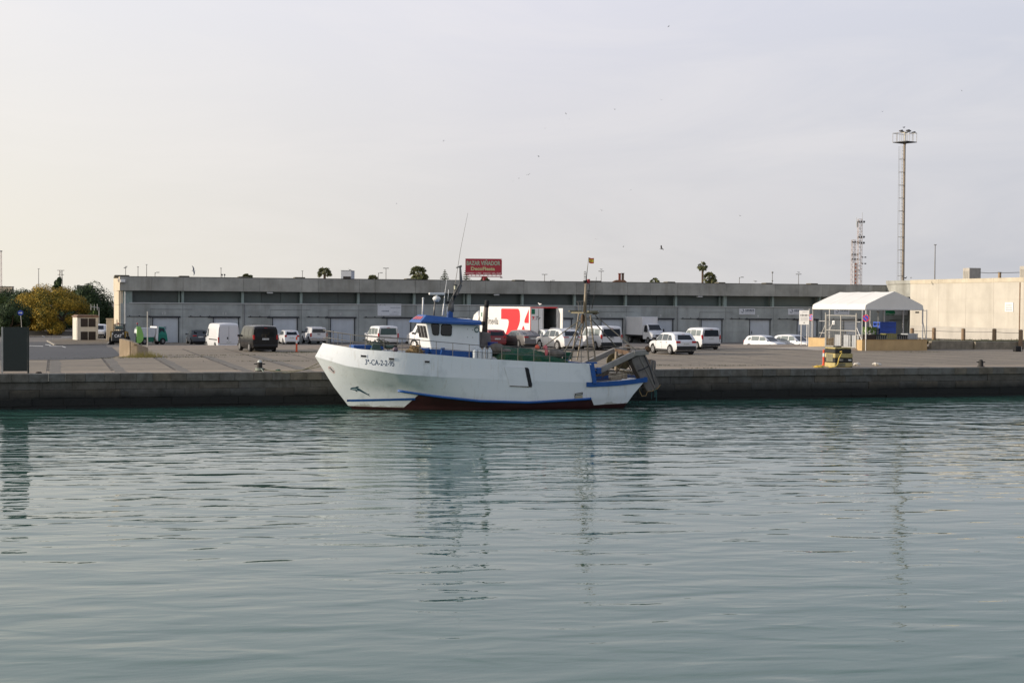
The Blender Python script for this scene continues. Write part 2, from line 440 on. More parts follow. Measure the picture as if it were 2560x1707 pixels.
# ------------------------------------------------------------------ quay wall
def quay_stone(name, k):
    m, nt, bs = newmat(name)
    gm = nt.n('ShaderNodeNewGeometry'); p = gm.outputs['Position']
    sp = nt.n('ShaderNodeSeparateXYZ'); nt.l(p, sp.inputs[0])
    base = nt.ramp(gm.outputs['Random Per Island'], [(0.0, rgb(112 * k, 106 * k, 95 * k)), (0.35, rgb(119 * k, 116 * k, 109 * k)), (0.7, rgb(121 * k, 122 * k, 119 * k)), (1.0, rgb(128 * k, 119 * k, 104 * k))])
    nz = nt.noise(p, 2.2, 7, 0.65); nz2 = nt.noise(nt.mapv(p, (1.6, 1.6, 0.35)), 1.0, 5, 0.6)
    base = nt.mix(nt.ramp(nz, [(0.36, 0.6), (0.60, 0.0)]), base, rgb(80 * k, 75 * k, 66 * k))
    base = nt.mix(nt.ramp(nz2, [(0.5, 0.0), (0.7, 0.55)]), base, rgb(76 * k, 71 * k, 62 * k))
    tide = nt.math('ADD', sp.outputs['Z'], nt.math('MULTIPLY', nt.math('SUBTRACT', nt.noise(nt.mapv(p, (0.8, 1, 1.2)), 1.0, 5, 0.6), 0.5), 0.55))
    base = nt.mix(nt.ramp(tide, [(0.50, 1.0), (1.02, 0.0)]), base, rgb(27, 29, 27))
    nt.l(base, bs.inputs['Base Color']); bs.inputs['Roughness'].default_value = 0.85
    b = nt.n('ShaderNodeBump'); b.inputs['Strength'].default_value = 0.9; b.inputs['Distance'].default_value = 0.05
    nt.l(nt.noise(p, 5.0, 7, 0.7), b.inputs['Height']); nt.l(b.outputs[0], bs.inputs['Normal'])
    return m

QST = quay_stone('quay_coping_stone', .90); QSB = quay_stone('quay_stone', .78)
qw = thing('quay_wall', 'long weathered stone quay wall with dark tide stained foot', 'quay wall', (0, QY, 0))
rnd = random.Random(3)
cop = MB(); u = -45.0
while u < 75:
    L = rnd.uniform(0.75, 1.0); d = rnd.uniform(-.015, .015)
    cop.bb((u + .004, -.06 + d, QZ - 0.40), (u + L - .004, 0.95, QZ + 0.004 + rnd.uniform(-.004, .008))); u += L
cop.bb((-2500, -.05, QZ - .4), (-45, .95, QZ)); cop.bb((75, -.05, QZ - .4), (2500, .95, QZ))
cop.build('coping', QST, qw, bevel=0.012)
body = MB()
rows = [(QZ - 0.41, QZ - 0.80), (QZ - 0.805, QZ - 1.22), (QZ - 1.225, QZ - 1.62), (QZ - 1.625, -0.8)]
for j, (zt, zb) in enumerate(rows):
    u = -45.0 - j * .7
    while u < 75:
        L = rnd.uniform(1.2, 2.6); d = rnd.uniform(-.03, .03)
        body.bb((u + .005, 0.04 + d, zb), (u + L - .005, 0.9, zt)); u += L
body.bb((-2500, .08, -2), (-47, .9, QZ - .42)); body.bb((75.5, .08, -2), (2500, .9, QZ - .42))
body.bb((-47, 0.09, -2), (75.5, .92, QZ - .43))
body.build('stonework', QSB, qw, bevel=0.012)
# ------------------------------------------------------------------ warehouse
CONC = mat('facade_concrete', rgb(158, 164, 163), 0.85, 0, 0.20, 0.5, 0.01, island=0.07, streak=0.5)
FASC = mat('fascia_concrete', rgb(160, 160, 153), 0.88, 0, 0.24, 0.45, 0.01, island=0.09, streak=0.65)
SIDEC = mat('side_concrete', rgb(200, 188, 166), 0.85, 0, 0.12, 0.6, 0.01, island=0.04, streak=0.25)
RECESS = mat('recess_glazing', rgb(76, 90, 88), 0.35, 0, 0.2, 0.3, 0, island=0.22)
LEDGE = mat('pale_ledge', rgb(184, 186, 186), 0.8, 0, 0.1, 1.0)
DARKM = mat('dark_steel', rgb(44, 47, 54), 0.6, 0.2, 0.15, 3)
DOORM = mat('door_sheet', rgb(180, 188, 196), 0.55, 0, 0.06, 1.0, 0, island=0.04, streak=0.15)
ROOFM = mat('roof_felt', rgb(70, 68, 64), 0.95, 0, 0.2, 0.8)
WHITE = mat('white_paint', rgb(226, 226, 224), 0.5, 0, 0.06, 3, 0, streak=0.12)
BLACK = mat('black_rubber', rgb(24, 24, 25), 0.8, 0, 0.2, 4)
PILM = mat('pillar_paint', rgb(140, 156, 152), .8, 0, .12, 1.5, streak=.3)
FV, UL, UR = 162.0, 6.6, 106.0
BAY = 6.37; J0 = 13.1
joints = [J0 + BAY * i for i in range(15)]
wh = thing('warehouse', 'very long low grey concrete warehouse with a row of sliding doors', 'warehouse', (UL, FV, LZ))
def Lw(u, v, z): return (u - UL, v - FV, z - LZ)
def bbw(mb, a, b): return mb.bb(Lw(*a), Lw(*b))
low = MB(); up = MB(); fas = MB(); rec = MB(); pil = MB(); led = MB(); sidew = MB()
edges = [UL] + joints
for a, b in zip(edges, edges[1:]):
    # wall panels: two horizontal courses round the door opening
    d0, d1 = b - 3.1, b - 0.5
    bbw(low, (a + .012, FV, 3.78), (b - .012, FV + .25, 5.20))
    bbw(low, (a + .012, FV + .003, 2.32), (d0, FV + .25, 3.77)); bbw(low, (a + .012, FV + .001, LZ - .3), (d0, FV + .25, 2.31))
    bbw(low, (d1, FV + .002, LZ - .3), (b - .012, FV + .25, 3.77))
    n = rnd.choice([2, 3, 3]); xs = [a] + sorted(a + (b - a) * (k / n) for k in range(1, n)) + [b]
    if rnd.random() < .4: xs = [a, b]
    for p_, q_ in zip(xs, xs[1:]): bbw(rec, (p_ + .02, FV + 1.1, 5.3), (q_ - .02, FV + 1.2, 6.7))
    wd = .42 if edges.index(b) in (6, 11) else .26
    pil = MB(); bbw(pil, (b - wd / 2, FV + .12, 5.30), (b + wd / 2, FV + .6, 6.60))
    if edges.index(b) in (1, 6, 11): bbw(pil, (b - wd / 2 - .3, FV + .7, 5.30), (b - wd / 2 - .1, FV + 1.05, 6.60))
    pil.build('pillar', PILM, wh)
    m_ = a + (b - a) * rnd.choice([.28, .5, .62, .45])
    bbw(fas, (a + .012, FV - .35, 6.56), (m_ - .010, FV + .3, 8.0)); bbw(fas, (m_ + .010, FV - .352, 6.56), (b - .012, FV + .3, 8.0))
bbw(led, (UL + .9, FV - .10, 5.21), (UR, FV + .5, 5.30))
bbw(low, (UL + .1, FV + .2, LZ - .3), (UR, FV + .9, 5.205))
bbw(rec, (UL + .2, FV + 1.25, 5.2), (UR, FV + 1.4, 6.8))
pil = MB(); bbw(pil, (UL + .02, FV + .05, 5.205), (UL + 1.25, FV + .9, 6.60))
low.build('lower_wall', CONC, wh); rec.build('strip_window', RECESS, wh); pil.build('pillar', PILM, wh)
fas.build('parapet', FASC, wh); led.build('ledge', LEDGE, wh)
rf = MB(); bbw(rf, (UL + .1, FV + .25, 6.62), (UR, FV + 17, 7.7)); bbw(rf, (UL + .02, FV - .33, 8.0), (UR, FV + .32, 8.07))
bbw(rf, (UL + .3, FV + 1.4, LZ), (UR, FV + 16.8, 6.6))
rf.build('roof', ROOFM, wh)
# sunlit end wall with the set back slot near the corner
for z0, z1 in ((LZ - .3, 2.95), (2.97, 5.0), (5.02, 6.53)):
    for v0, v1 in ((FV + 3.6, FV + 8.5), (FV + 8.53, FV + 13.4), (FV + 13.43, FV + 17.1)):
        bbw(sidew, (UL, v0, z0), (UL + .3, v1, z1))
    bbw(sidew, (UL + .55, FV + .85, z0), (UL + .8, FV + 3.8, z1))
    bbw(sidew, (UL + .004, FV + .02, z0), (UL + .3, FV + .7, z1))
for v0, v1 in ((FV - .35, FV + 3.5), (FV + 3.53, FV + 10.4), (FV + 10.43, FV + 17.1)): bbw(sidew, (UL - .06, v0, 6.56), (UL - .003, v1, 8.02))
sidew.build('end_wall', SIDEC, wh)
cl = MB(); cl.disc(Lw(UL - .12, FV + .9, 7.65), .21, 20, 'x', .1); cl.use(1).disc(Lw(UL - .18, FV + .9, 7.65), .15, 20, 'x', .03)
cl.build('round_lamp', [WHITE, mat('red_dial', rgb(120, 70, 70), .5)], wh)
cl = MB(); cl.box(Lw(UL + .25, FV - .55, 7.55), (.5, .35, .3)); cl.build('corner_floodlight', WHITE, wh, bevel=.03)
pp = MB(); pp.tube([Lw(UL + .5, FV - .08, 6.5), Lw(UL + .5, FV - .08, LZ)], .05); pp.build('downpipe', WHITE, wh)
CAB = mat('conduit_grey', rgb(120, 122, 126), .6, .1, .15, 3)
for k in (1, 4, 7, 9, 12):
    x_ = joints[k] + .16; q = MB(); q.tube([Lw(x_, FV - .05, 5.2), Lw(x_, FV - .05, LZ + .1)], .045, 8); q.build('downpipe', CAB, wh)
for k in (0, 2, 3, 5, 8, 10):
    q = MB(); bbw(q, (joints[k] - 3.5, FV - .11, 2.0), (joints[k] - 3.25, FV - .004, 2.36)); q.build('switch_box', CAB, wh)
    q = MB(); q.tube([Lw(joints[k] - 3.38, FV - .03, 2.36), Lw(joints[k] - 3.38, FV - .03, 4.6), Lw(joints[k] + 1.0, FV - .03, 4.6)], .016, 5); q.build('conduit', CAB, wh)
# sliding doors
NUMS = {}
for i, b in enumerate(joints[:14]):
    d0, d1 = b - 3.1, b - 0.5
    dr = MB(); 
    for k in range(3):
        w_ = (d1 - d0) / 3; bbw(dr, (d0 + k * w_ + .004, FV + .12, LZ + .05), (d0 + (k + 1) * w_ - .004, FV + .19, 3.70))
    o = dr.build('sliding_door', DOORM, wh)
    hd = MB(); bbw(hd, (d0 + .25, FV + .08, 2.0), (d0 + .32, FV + .12, 2.35)); hd.build('handle', DARKM, o)
    rl = MB(); bbw(rl, (d0 - .65, FV - .09, 3.70), (b - .25, FV - .005, 3.86)); bbw(rl, (d0 - 2.7, FV - .07, 3.78), (d0 - .65, FV - .02, 3.84))
    for k in range(3): bbw(rl, (d0 - 2.5 + k * 1.0, FV - .08, 3.83), (d0 - 2.38 + k, FV - .004, 3.92))
    bbw(rl, (d1 + .01, FV - .05, LZ), (d1 + .11, FV - .006, 3.69)); bbw(rl, (d0 - .09, FV - .05, LZ), (d0 - .01, FV - .006, 3.69))
    rl.build('door_rail', DARKM, wh)
    nm = MB(); t_ = ['12', '11', '10', '9', '8', '7', '6', '5', '4', '3', '2', '1', '1', '1'][i]
    put_text(nm, t_, rect_fn(Lw(d0 + .75 + .2, FV - .012, 4.02), (.16 * len(t_) + .06, 0, 0), (0, 0, .27)), .02)
    nm.build('door_number', LEDGE, wh)
nt_ = MB(); bbw(nt_, (joints[0] - 2.0, FV + .045, 2.45), (joints[0] - 1.75, FV + .055, 2.75)); nt_.build('notice', mat('grey_notice', rgb(120, 140, 150), .5), wh)
for px in (674, 1240, 1748):
    P = PV(px, 733, FV); lm = MB(); bbw(lm, (P.x - .32, FV - .32, 6.36), (P.x + .32, FV + .1, 6.52)); lm.build('soffit_lamp', LEDGE, wh, bevel=.04)
for px0, px1 in ((284, 325), (446, 474), (594, 620), (734, 763), (1012, 1040), (1283, 1311), (1470, 1502), (1664, 1686), (1792, 1811), (1910, 1928), (2022, 2042)):
    a = PV(px0, 700, FV + 3); b_ = PV(px1, 700, FV + 3); hh = .34
    s_ = MB(); s_.box(Lw((a.x + b_.x) / 2, FV + 3.2, 7.7 + .36), (b_.x - a.x, 1.4, .34), taper=.9); s_.build('skylight', mat('skylight_plastic', rgb(96, 90, 74), .7, 0, .2, 2), wh, bevel=.05)

# banners fixed to the warehouse wall
def banner(name, label, x0, y0, x1, y1, v, group=None, cat='banner', bgm=None):
    a = PV(x0, y1, v); b = PV(x1, y0, v)
    t = thing(name, label, cat, ((a.x + b.x) / 2, v, a.z), 0, group)
    bd = MB(); W_, H_ = b.x - a.x, b.z - a.z
    bd.bb((-W_ / 2, -.03, 0), (W_ / 2, .0, H_)); bd.build('board', bgm or mat('banner_white', rgb(206, 210, 216), .6, 0, .05, 1.5, streak=.1), t)
    return t, W_, H_
INK = mat('navy_ink', rgb(40, 58, 78), .6)
def asen(x0, y0, x1, y1, label):
    t, W_, H_ = banner('banner', label, x0, y0, x1, y1, FV - .02, 'white company banners over the warehouse doors')
    f = rect_fn((-W_ / 2, -.036, 0), (W_, 0, 0), (0, 0, H_))
    q = MB()
    put_text(q, 'ASENMAR', lambda a, b: f(.36 + a * .60, .56 + b * .30), .035)
    for k in range(9): put_poly(q, [(.38 + k * .062, .40), (.42 + k * .062, .40), (.42 + k * .062, .46), (.38 + k * .062, .46)], f)
    for k in range(7): put_poly(q, [(.38 + k * .078, .17), (.43 + k * .078, .17), (.43 + k * .078, .22), (.38 + k * .078, .22)], f)
    q.build('lettering', INK, t); q = MB()
    for r_, th, cy in ((.26, .08, .62), (.22, .05, .46)):       # the two swooshes
        pts = [(.08 + .24 * t_, cy - r_ * (1 - (2 * t_ - 1.1) ** 2 * .9) * .9) for t_ in [i / 10 for i in range(11)]]
        up_ = [(x, y + th * math.sin(math.pi * i / 10)) for i, (x, y) in enumerate(pts)]
        for i in range(10): put_poly(q, [pts[i], pts[i + 1], up_[i + 1], up_[i]], f)
    put_poly(q, [(.25 + .035 * math.cos(k * .6), .82 + .09 * math.sin(k * .6)) for k in range(10)], f)
    put_poly(q, [(.25, .74), (.31, .66), (.33, .46), (.29, .56), (.23, .66)], f)
    q.build('emblem', INK, t)
asen(1847.6, 771.5, 1887.2, 786.2, 'white banner with navy wave emblem above the door behind two white cars')
asen(1970, 772.3, 2008.5, 786.8, 'white banner with navy wave emblem partly hidden by the white notice board')
asen(2084.5, 771.5, 2123, 786.5, 'white banner with navy wave emblem seen under the marquee roof edge')
t, W_, H_ = banner('banner', 'pale blank looking banner with faint grey lettering above a warehouse door', 943.6, 759.5, 1003, 789.5, FV - .03, None)
f = rect_fn((-W_ / 2, -.036, 0), (W_, 0, 0), (0, 0, H_)); q = MB()
put_text(q, 'ronsel', lambda a, b: f(.18 + a * .30, .34 + b * .14), .03)
for x0, y0, x1, y1 in ((.54, .66, .97, .70), (.60, .28, .92, .30), (.50, .10, .90, .13), (.14, .10, .20, .12), (.68, .32, .76, .34)):
    put_poly(q, [(x0, y0), (x1, y0), (x1, y1), (x0, y1)], f)
pts = [(.08 + .26 * i / 10, .82 + .10 * math.sin(math.pi * i / 10)) for i in range(11)]
for i in range(10): put_poly(q, [pts[i], pts[i + 1], (pts[i + 1][0], pts[i + 1][1] + .03), (pts[i][0], pts[i][1] + .03)], f)
q.build('lettering', mat('grey_ink', rgb(112, 120, 134), .6), t)
t, W_, H_ = banner('banner', 'green and white banner under the far end of the marquee roof', 2213, 776.5, 2270, 787.5, FV - .03, None)
f = rect_fn((-W_ / 2, -.036, 0), (W_, 0, 0), (0, 0, H_)); q = MB()
put_poly(q, [(0, .02), (.38, .02), (.44, .45), (.40, .98), (0, .98)], f)
q.use(1); 
for k in range(8): put_poly(q, [(.02 + .05 * k, .22 + .08 * math.sin(k)), (.07 + .05 * k, .22 + .08 * math.sin(k + 1)), (.07 + .05 * k, .30 + .08 * math.sin(k + 1)), (.02 + .05 * k, .30 + .08 * math.sin(k))], lambda a, b: f(a, b) + Vector((0, -.004, 0)))
q.build('emblem', [mat('banner_green', rgb(30, 124, 84), .6), WHITE], t)

# ------------------------------------------------------------------ cream building on the right
CREAM = mat('cream_render', rgb(190, 184, 172), 0.88, 0, 0.10, 0.35, 0.008, island=0.03, streak=0.30)
GREYW = mat('grey_plinth', rgb(178, 173, 164), 0.88, 0, 0.12, 0.5, 0.01, streak=0.2)
CU = 98.4
cr = thing('harbour_building', 'sunlit cream panelled building end wall with grey foot', 'building', (CU, 156.2, LZ))
def Lc(u, v, z): return (u - CU, v - 156.2, z - LZ)
pn = MB()
vj = [156.2, 150.2, 144.8, 139.6, 134.4, 129.2, 124.0]
for a, b in zip(vj[1:], vj):
    for z0, z1 in ((3.15, 4.72), (4.74, 6.3), (6.32, 8.15)):
        pn.bb(Lc(CU, a + .012, z0), Lc(CU + .3, b - .012, z1))
pn.bb(Lc(CU + .02, 124, LZ - .5), Lc(CU + .6, 156.19, 8.1))
pn.build('wall', CREAM, cr)
q = MB(); q.bb(Lc(CU - .02, 124, LZ - .5), Lc(CU + .3, 156.19, 3.14)); q.build('plinth', GREYW, cr)
q = MB()
for a, b in zip(vj[1:], vj): q.bb(Lc(CU - .05, a + .01, 8.16), Lc(CU + .4, b - .01, 8.62))
q.build('coping', mat('coping_concrete', rgb(190, 180, 160), .9, 0, .15, .6, .01, island=.06, streak=.3), cr)
q = MB(); q.bb(Lc(CU + .05, 156.25, 6.6), Lc(CU + .55, 161.6, 8.12)); q.bb(Lc(CU - .04, 156.2, 8.16), Lc(CU + .6, 161.62, 8.6)); q.build('linking_beam', FASC, cr)
q = MB(); q.bb(Lc(CU + .4, 124, 7.9), Lc(CU + 30, 162, 8.3)); q.bb(Lc(CU + .6, 124.1, LZ), Lc(CU + 30, 156, 7.9)); q.build('roof', ROOFM, cr)
q = MB(); P = PV(2336, 800, 130)
q.bb(Lc(CU - .06, 136.05, 4.95), Lc(CU - .03, 137.5, 5.95)); o = q.build('wall_notice', WHITE, cr)
q = MB()
for k in range(4): q.bb(Lc(CU - .066, 136.2, 5.1 + k * .2), Lc(CU - .061, 137.35, 5.16 + k * .2))
q.build('lettering', mat('grey_print', rgb(120, 120, 118), .7), o)
q = MB(); q.bb(Lc(CU - .045, 134.9, LZ), Lc(CU - .003, 135.05, 8.1)); q.build('downpipe', mat('rust_pipe', rgb(120, 96, 74), .7, 0, .2, 3), cr)
# rooftop air conditioners, stub post and cable
ACM = mat('ac_casing', rgb(176, 170, 160), .6, .1, .12, 2, streak=.3)
def at_u(px, py, u):                   # point in the plane X = u
    d = ray(px, py); return EYE + d * (u / d.x)
def acunit(label, pxc, wpx, hpx, ybase):
    P = at_u(pxc, ybase, CU + 1.6); s_ = FPX / (P - EYE).dot(_F)
    t = thing('air_conditioner', label, 'air conditioner', (P.x, P.y, 8.3), R(0), 'air conditioners on the cream roof')
    W_, H_ = wpx / s_, 1.45
    q = MB(); q.box((0, 0, H_ / 2 + .12), (W_ * .78, 1.25, H_)); q.bb((-W_ * .35, -.5, 0), (-W_ * .25, .5, .12)); q.bb((W_ * .25, -.5, 0), (W_ * .35, .5, .12)); q.build('casing', ACM, t, bevel=.03)
    q = MB()
    for k in range(7): q.box((-W_ * .39 - .012, 0, .45 + k * .12), (.02, .9, .05))
    q.build('grille', mat('grille_grey', rgb(128, 126, 120), .6), t)
acunit('large grey box air conditioner on the cream roof, whole in view', 2429.5, 43, 31, 691.5)
acunit('grey box air conditioner on the cream roof cut by the picture edge', 2571, 40, 28, 687)
P = at_u(2499, 690, CU + 1.2); t = thing('roof_vent_pipe', 'short brown vent pipe on the cream roof between two air conditioners', 'vent pipe', (P.x, P.y, 8.3))
q = MB(); q.cone((0, 0, 0), (0, 0, .95), .17, .17, 12); q.build('pipe', mat('vent_brown', rgb(150, 128, 100), .7), t); q = MB(); q.cone((0, 0, .95), (0, 0, 1.0), .2, .2, 12); q.build('cap', DARKM, t)
A = at_u(2449, 681, CU + 1.2); B_ = at_u(2494, 682, CU + 1.2); C_ = at_u(2551, 681, CU + 1.2)
q = MB(); q.tube([A, (A + B_) / 2 - Vector((0, 0, .06)), B_, (B_ + C_) / 2 - Vector((0, 0, .02)), C_], .03, 5)
tag(q.build('cable', BLACK), 'black cable strung between the boxes on the cream roof', 'cable')

# low wall and weedy bank before the cream wall
WEED = mat('dry_weeds', rgb(104, 98, 56), .95, 0, .3, 2.5, .05)
a = PG(2329, 873, QZ); b = PG(2700, 879, QZ)
t = thing('low_wall', 'rough stained low concrete wall with weeds on top before the cream wall', 'low wall', (a.x, a.y, QZ))
q = MB(); q.bb((0, 0.01, -.2), (4.2, .5, .72)); q.bb((4.23, -.25, -.2), (30, .45, .66)); q.build('wall', mat('mossy_concrete', rgb(140, 132, 116), .9, 0, .25, 1.6, .03, streak=.6), t, bevel=.03)
q = MB(); rr = random.Random(5)
rowsb = []
for j in range(8):
    rowsb.append([Vector((i * .6, .35 + j * 1.1, .60 + .18 * math.sin(j * 1.2) + rr.uniform(-.05, .10) - .03 * j)) for i in range(50)])
q.grid(rowsb)
for k in range(1500):
    x, y = rr.uniform(0, 26), .35 + 7.5 * rr.random() ** 1.6; h_ = rr.uniform(.06, .24); d_ = rr.uniform(-.12, .12)
    z_ = .58
    q.add([(x - .03, y, z_), (x + .03, y, z_), (x + d_, y + rr.uniform(-.1, .1), z_ + h_)], [(0, 1, 2)])
tag(q.build('weed_bank', WEED, None), 'dry olive weeds along the foot of the cream wall', 'weeds', None, 'stuff').location = (a.x, a.y, QZ)

POSTM = mat('post_brown', rgb(134, 112, 88), .8, 0, .15, 3)
posts = [(2280, 821, 849), (2334.5, 820, 849), (2408, 822, 853), (2485.5, 822.5, 858), (2551.5, 825, 861)]
desc = ['partly behind the marquee frame', 'just beside the marquee frame', 'on the weedy bank, plain wall behind', 'before the grey foot of the cream wall', 'close to the white wall notice']
pp0 = None; tops = []
for (px, yt, yb), dsc in zip(posts, desc):
    P = PG(px, yb + 2, QZ + .35); H_ = (yb + 2 - yt) * (P - EYE).dot(_F) / FPX
    lab = 'brown concrete fence post ' + dsc
    t = thing('fence_post', lab, 'post', (P.x, P.y, QZ + .1), 0, 'brown posts before the cream wall')
    q = MB(); q.cone((0, 0, 0), (0, 0, H_ + .2), .20, .18, 12); q.build('shaft', POSTM, t, smooth=False)
    q = MB(); q.ell((0, 0, H_ + .2), (.2, .2, .1), 12, 6); q.build('cap', POSTM, t, smooth=True)
    tops.append(Vector((P.x, P.y, QZ + .1 + H_)))
q = MB()
for A, B_ in zip(tops, tops[1:]): q.tube([A + (B_ - A) * k / 6 - Vector((0, 0, .05 * (1 - (k / 3 - 1) ** 2))) for k in range(7)], .018, 4)
tag(q.build('chain', DARKM), 'thin chain linking the brown posts before the cream wall', 'chain')
# ------------------------------------------------------------------ fishing boat
U0, VC = 12.6, 74.6
boat = thing('fishing_boat', 'white steel fishing trawler with blue trim moored along the stone quay', 'fishing boat', (U0, VC, 0))
HULLW = mat('hull_white', rgb(222, 226, 228), 0.42, 0, 0.05, 0.8, 0.004, streak=0.10)
BLUE = mat('boat_blue', rgb(26, 80, 148), 0.45, 0, 0.10, 2.5, 0, streak=0.2)
REDB = mat('antifouling', rgb(92, 30, 30), 0.7, 0, 0.25, 1.5)
STEEL = mat('galvanised', rgb(150, 146, 136), 0.5, 0.35, 0.2, 6)
RAILM = mat('rail_steel', rgb(122, 119, 114), 0.45, 0.4, 0.1, 6)
GANT = mat('gantry_grey', rgb(142, 139, 134), 0.6, 0.1, 0.15, 3, streak=.35)
MASTM = mat('mast_tan', rgb(140, 128, 110), 0.6, 0.1, 0.2, 4, streak=.4)
DECKM = mat('deck_grey', rgb(110, 108, 100), 0.85, 0, 0.25, 2)
RUST = mat('rusty_steel', rgb(96, 76, 58), 0.8, 0.1, 0.3, 4)
GLASSD = mat('dark_window', rgb(18, 20, 24), 0.08, 0, 0.05, 2)
def shp(s, p): s = min(1, max(0, s)); return 1 - (1 - s) ** p
def ztop(x): return interp([(0.38, 3.38), (2, 3.12), (5.5, 2.88), (8, 2.66), (10.9, 2.49), (14.05, 2.37), (20, 2.2)], x)
def zkn(x): return interp([(0, 2.70), (1.4, 2.26), (3.7, 1.90), (6, 1.73), (9, 1.58), (12, 1.44), (14, 1.36), (15.5, 1.40), (16.5, 1.47), (17.4, 1.56)], x)
def zst(x): return interp([(0, 1.22), (3.9, 1.03), (6, .72), (8, .50), (10.6, .40), (13.9, .54), (16, .66), (17.4, .8)], x)
def zbt(x): return interp([(0, .20), (4, .14), (9, .12), (13, .16), (17.4, .30)], x)
def stern(x, k=.30): return 1 - k * max(0, (x - 12.2) / 5.2) ** 2
# levels: (x start, x end, half beam, entry length, power, z function)
LV = [(2.6, 15.2, 1.6, 8.0, 1.7, lambda x: -0.7), (1.95, 16.0, 2.36, 7.6, 1.9, lambda x: 0.0),
      (1.72, 16.2, 2.44, 8.4, 1.9, zbt), (0.95, 16.55, 2.54, 8.0, 2.0, zst), (0.0, 17.4, 2.62, 5.6, 2.3, zkn)]
def lvl(j, x):
    x0, x1, B, E, p, zf = LV[j]
    return B * shp((x - x0) / E, p) * stern(x), zf(x)
def top_b(x): return 2.59 * shp((x - .38) / 5.0, 2.3) * stern(x, .12)
def hull_y(x, z):                      # half breadth of the near side at station x, height z
    pts = [(lvl(j, x)[1], lvl(j, x)[0]) for j in range(1, 5)] + [(ztop(x), top_b(x))]
    return interp(pts, z)
NX = 110
def level_pts(j, sgn, sub=0.0):
    out = []
    for i in range(NX + 1):
        t = i / NX
        x0, x1 = LV[j][0], LV[j][1]
        x = x0 + t * (x1 - x0); b, z = lvl(j, x); out.append(Vector((x, sgn * b, z)))
    return out
hull = MB()
for sgn in (-1, 1):
    rows = [level_pts(j, sgn) for j in range(5)]
    fine = [rows[0]]
    for j in range(4):
        for k in (range(1, 5) if j >= 2 else (1,)):
            n_ = 4 if j >= 2 else 1; t = k / n_
            row = []
            for a, b in zip(rows[j], rows[j + 1]):
                q = a.lerp(b, t); bulge = 0.0 * math.sin(math.pi * t) if j == 3 else 0
                row.append(q - Vector((0, sgn * bulge * min(1, abs(a.y)), 0)))
            fine.append(row)
    hull.grid(fine)
# transom
tr = [[Vector((LV[j][1], s * lvl(j, LV[j][1])[0], lvl(j, LV[j][1])[1])) for j in range(5)] for s in (-1, 1)]
hull.use(0)
hull.grid([[a, (a + b) / 2 + Vector((.12, 0, 0)), b] for a, b in zip(tr[0], tr[1])])
m, nt, bs = newmat('hull_paint')
oc = nt.coord('Object'); so_ = nt.n('ShaderNodeSeparateXYZ'); nt.l(oc, so_.inputs[0])
X_, Z_ = so_.outputs['X'], so_.outputs['Z']; xn = nt.math('DIVIDE', X_, 18.0)
def xr(fn, xs): return nt.ramp(xn, [(x / 18.0, fn(x) / 2.0) for x in xs])
Z2 = nt.math('DIVIDE', nt.math('ADD', Z_, nt.math('MULTIPLY', nt.math('SUBTRACT', nt.noise(oc, 3.0, 4), .5), .03)), 2.0)
m1 = nt.math('LESS_THAN', Z2, xr(zbt, [0, 4, 9, 13, 17.4])); m2 = nt.math('LESS_THAN', Z2, xr(zst, [0, 3.9, 6, 8, 10.6, 13.9, 17.4]))
sl = nt.math('MULTIPLY', nt.math('SUBTRACT', Z_, .6), .9)
m3 = nt.math('GREATER_THAN', X_, nt.math('ADD', sl, 4.75)); m4 = nt.math('LESS_THAN', X_, nt.math('SUBTRACT', 14.05, nt.math('MULTIPLY', nt.math('SUBTRACT', Z_, .5), .55)))
red = nt.math('MAXIMUM', m1, nt.math('MULTIPLY', m2, nt.math('MULTIPLY', m3, m4)))
n1 = nt.noise(oc, 0.9, 6, .6); wcol = nt.mix(n1, rgb(214, 220, 224), rgb(228, 230, 230))
sc_ = nt.noise(nt.mapv(oc, (1.3, 1, .9)), 1.0, 6, .62); wcol = nt.mix(nt.ramp(sc_, [(.54, 0.0), (.70, .34)]), wcol, rgb(160, 168, 170))
dr = nt.noise(nt.mapv(oc, (7, 7, .5)), 1.0, 4, .6); wcol = nt.mix(nt.ramp(dr, [(.58, 0.0), (.76, .36)]), wcol, rgb(170, 158, 132))
gr = nt.math('LESS_THAN', Z2, nt.math('ADD', xr(zbt, [0, 4, 9, 13, 17.4]), nt.math('MULTIPLY', nt.math('SUBTRACT', sc_, .42), .30)))
wcol = nt.mix(nt.math('MULTIPLY', gr, .5), wcol, rgb(140, 136, 110))
rcol = nt.mix(nt.noise(oc, 2.5, 6, .65), rgb(42, 18, 20), rgb(64, 28, 28))
nt.l(nt.mix(red, wcol, rcol), bs.inputs['Base Color']); bs.inputs['Roughness'].default_value = .45
bp = nt.n('ShaderNodeBump'); bp.inputs['Distance'].default_value = .02; bp.inputs['Strength'].default_value = .5
nt.l(nt.noise(nt.mapv(oc, (1.4, 1.4, 1.8)), 1.0, 2, .5), bp.inputs['Height']); nt.l(bp.outputs[0], bs.inputs['Normal'])
HULLP = m
hull.build('hull', HULLP, boat, smooth=True)
XB = 14.05                            # break between high bulwark and low stern
bul = MB()
for sgn in (-1, 1):
    k_ = []; t_ = []; ti = []
    n_ = 80
    for i in range(n_ + 1):
        t = i / n_; xk = 0 + t * XB; xt = .38 + t * (XB - .10 - .38)
        b, z = lvl(4, xk); k_.append(Vector((xk, sgn * b, z + .002))); t_.append(Vector((xt, sgn * top_b(xt), ztop(xt))))
        ti.append(Vector((xt + (.09 if i == 0 else 0), sgn * max(0, top_b(xt) - .09), ztop(xt))))
        lowr = [Vector((p.x, p.y, p.z - .75)) for p in ti]
    bul.grid([k_] + [[a.lerp(b, f_) for a, b in zip(k_, t_)] for f_ in (.25, .5, .75)] + [t_, ti, lowr])
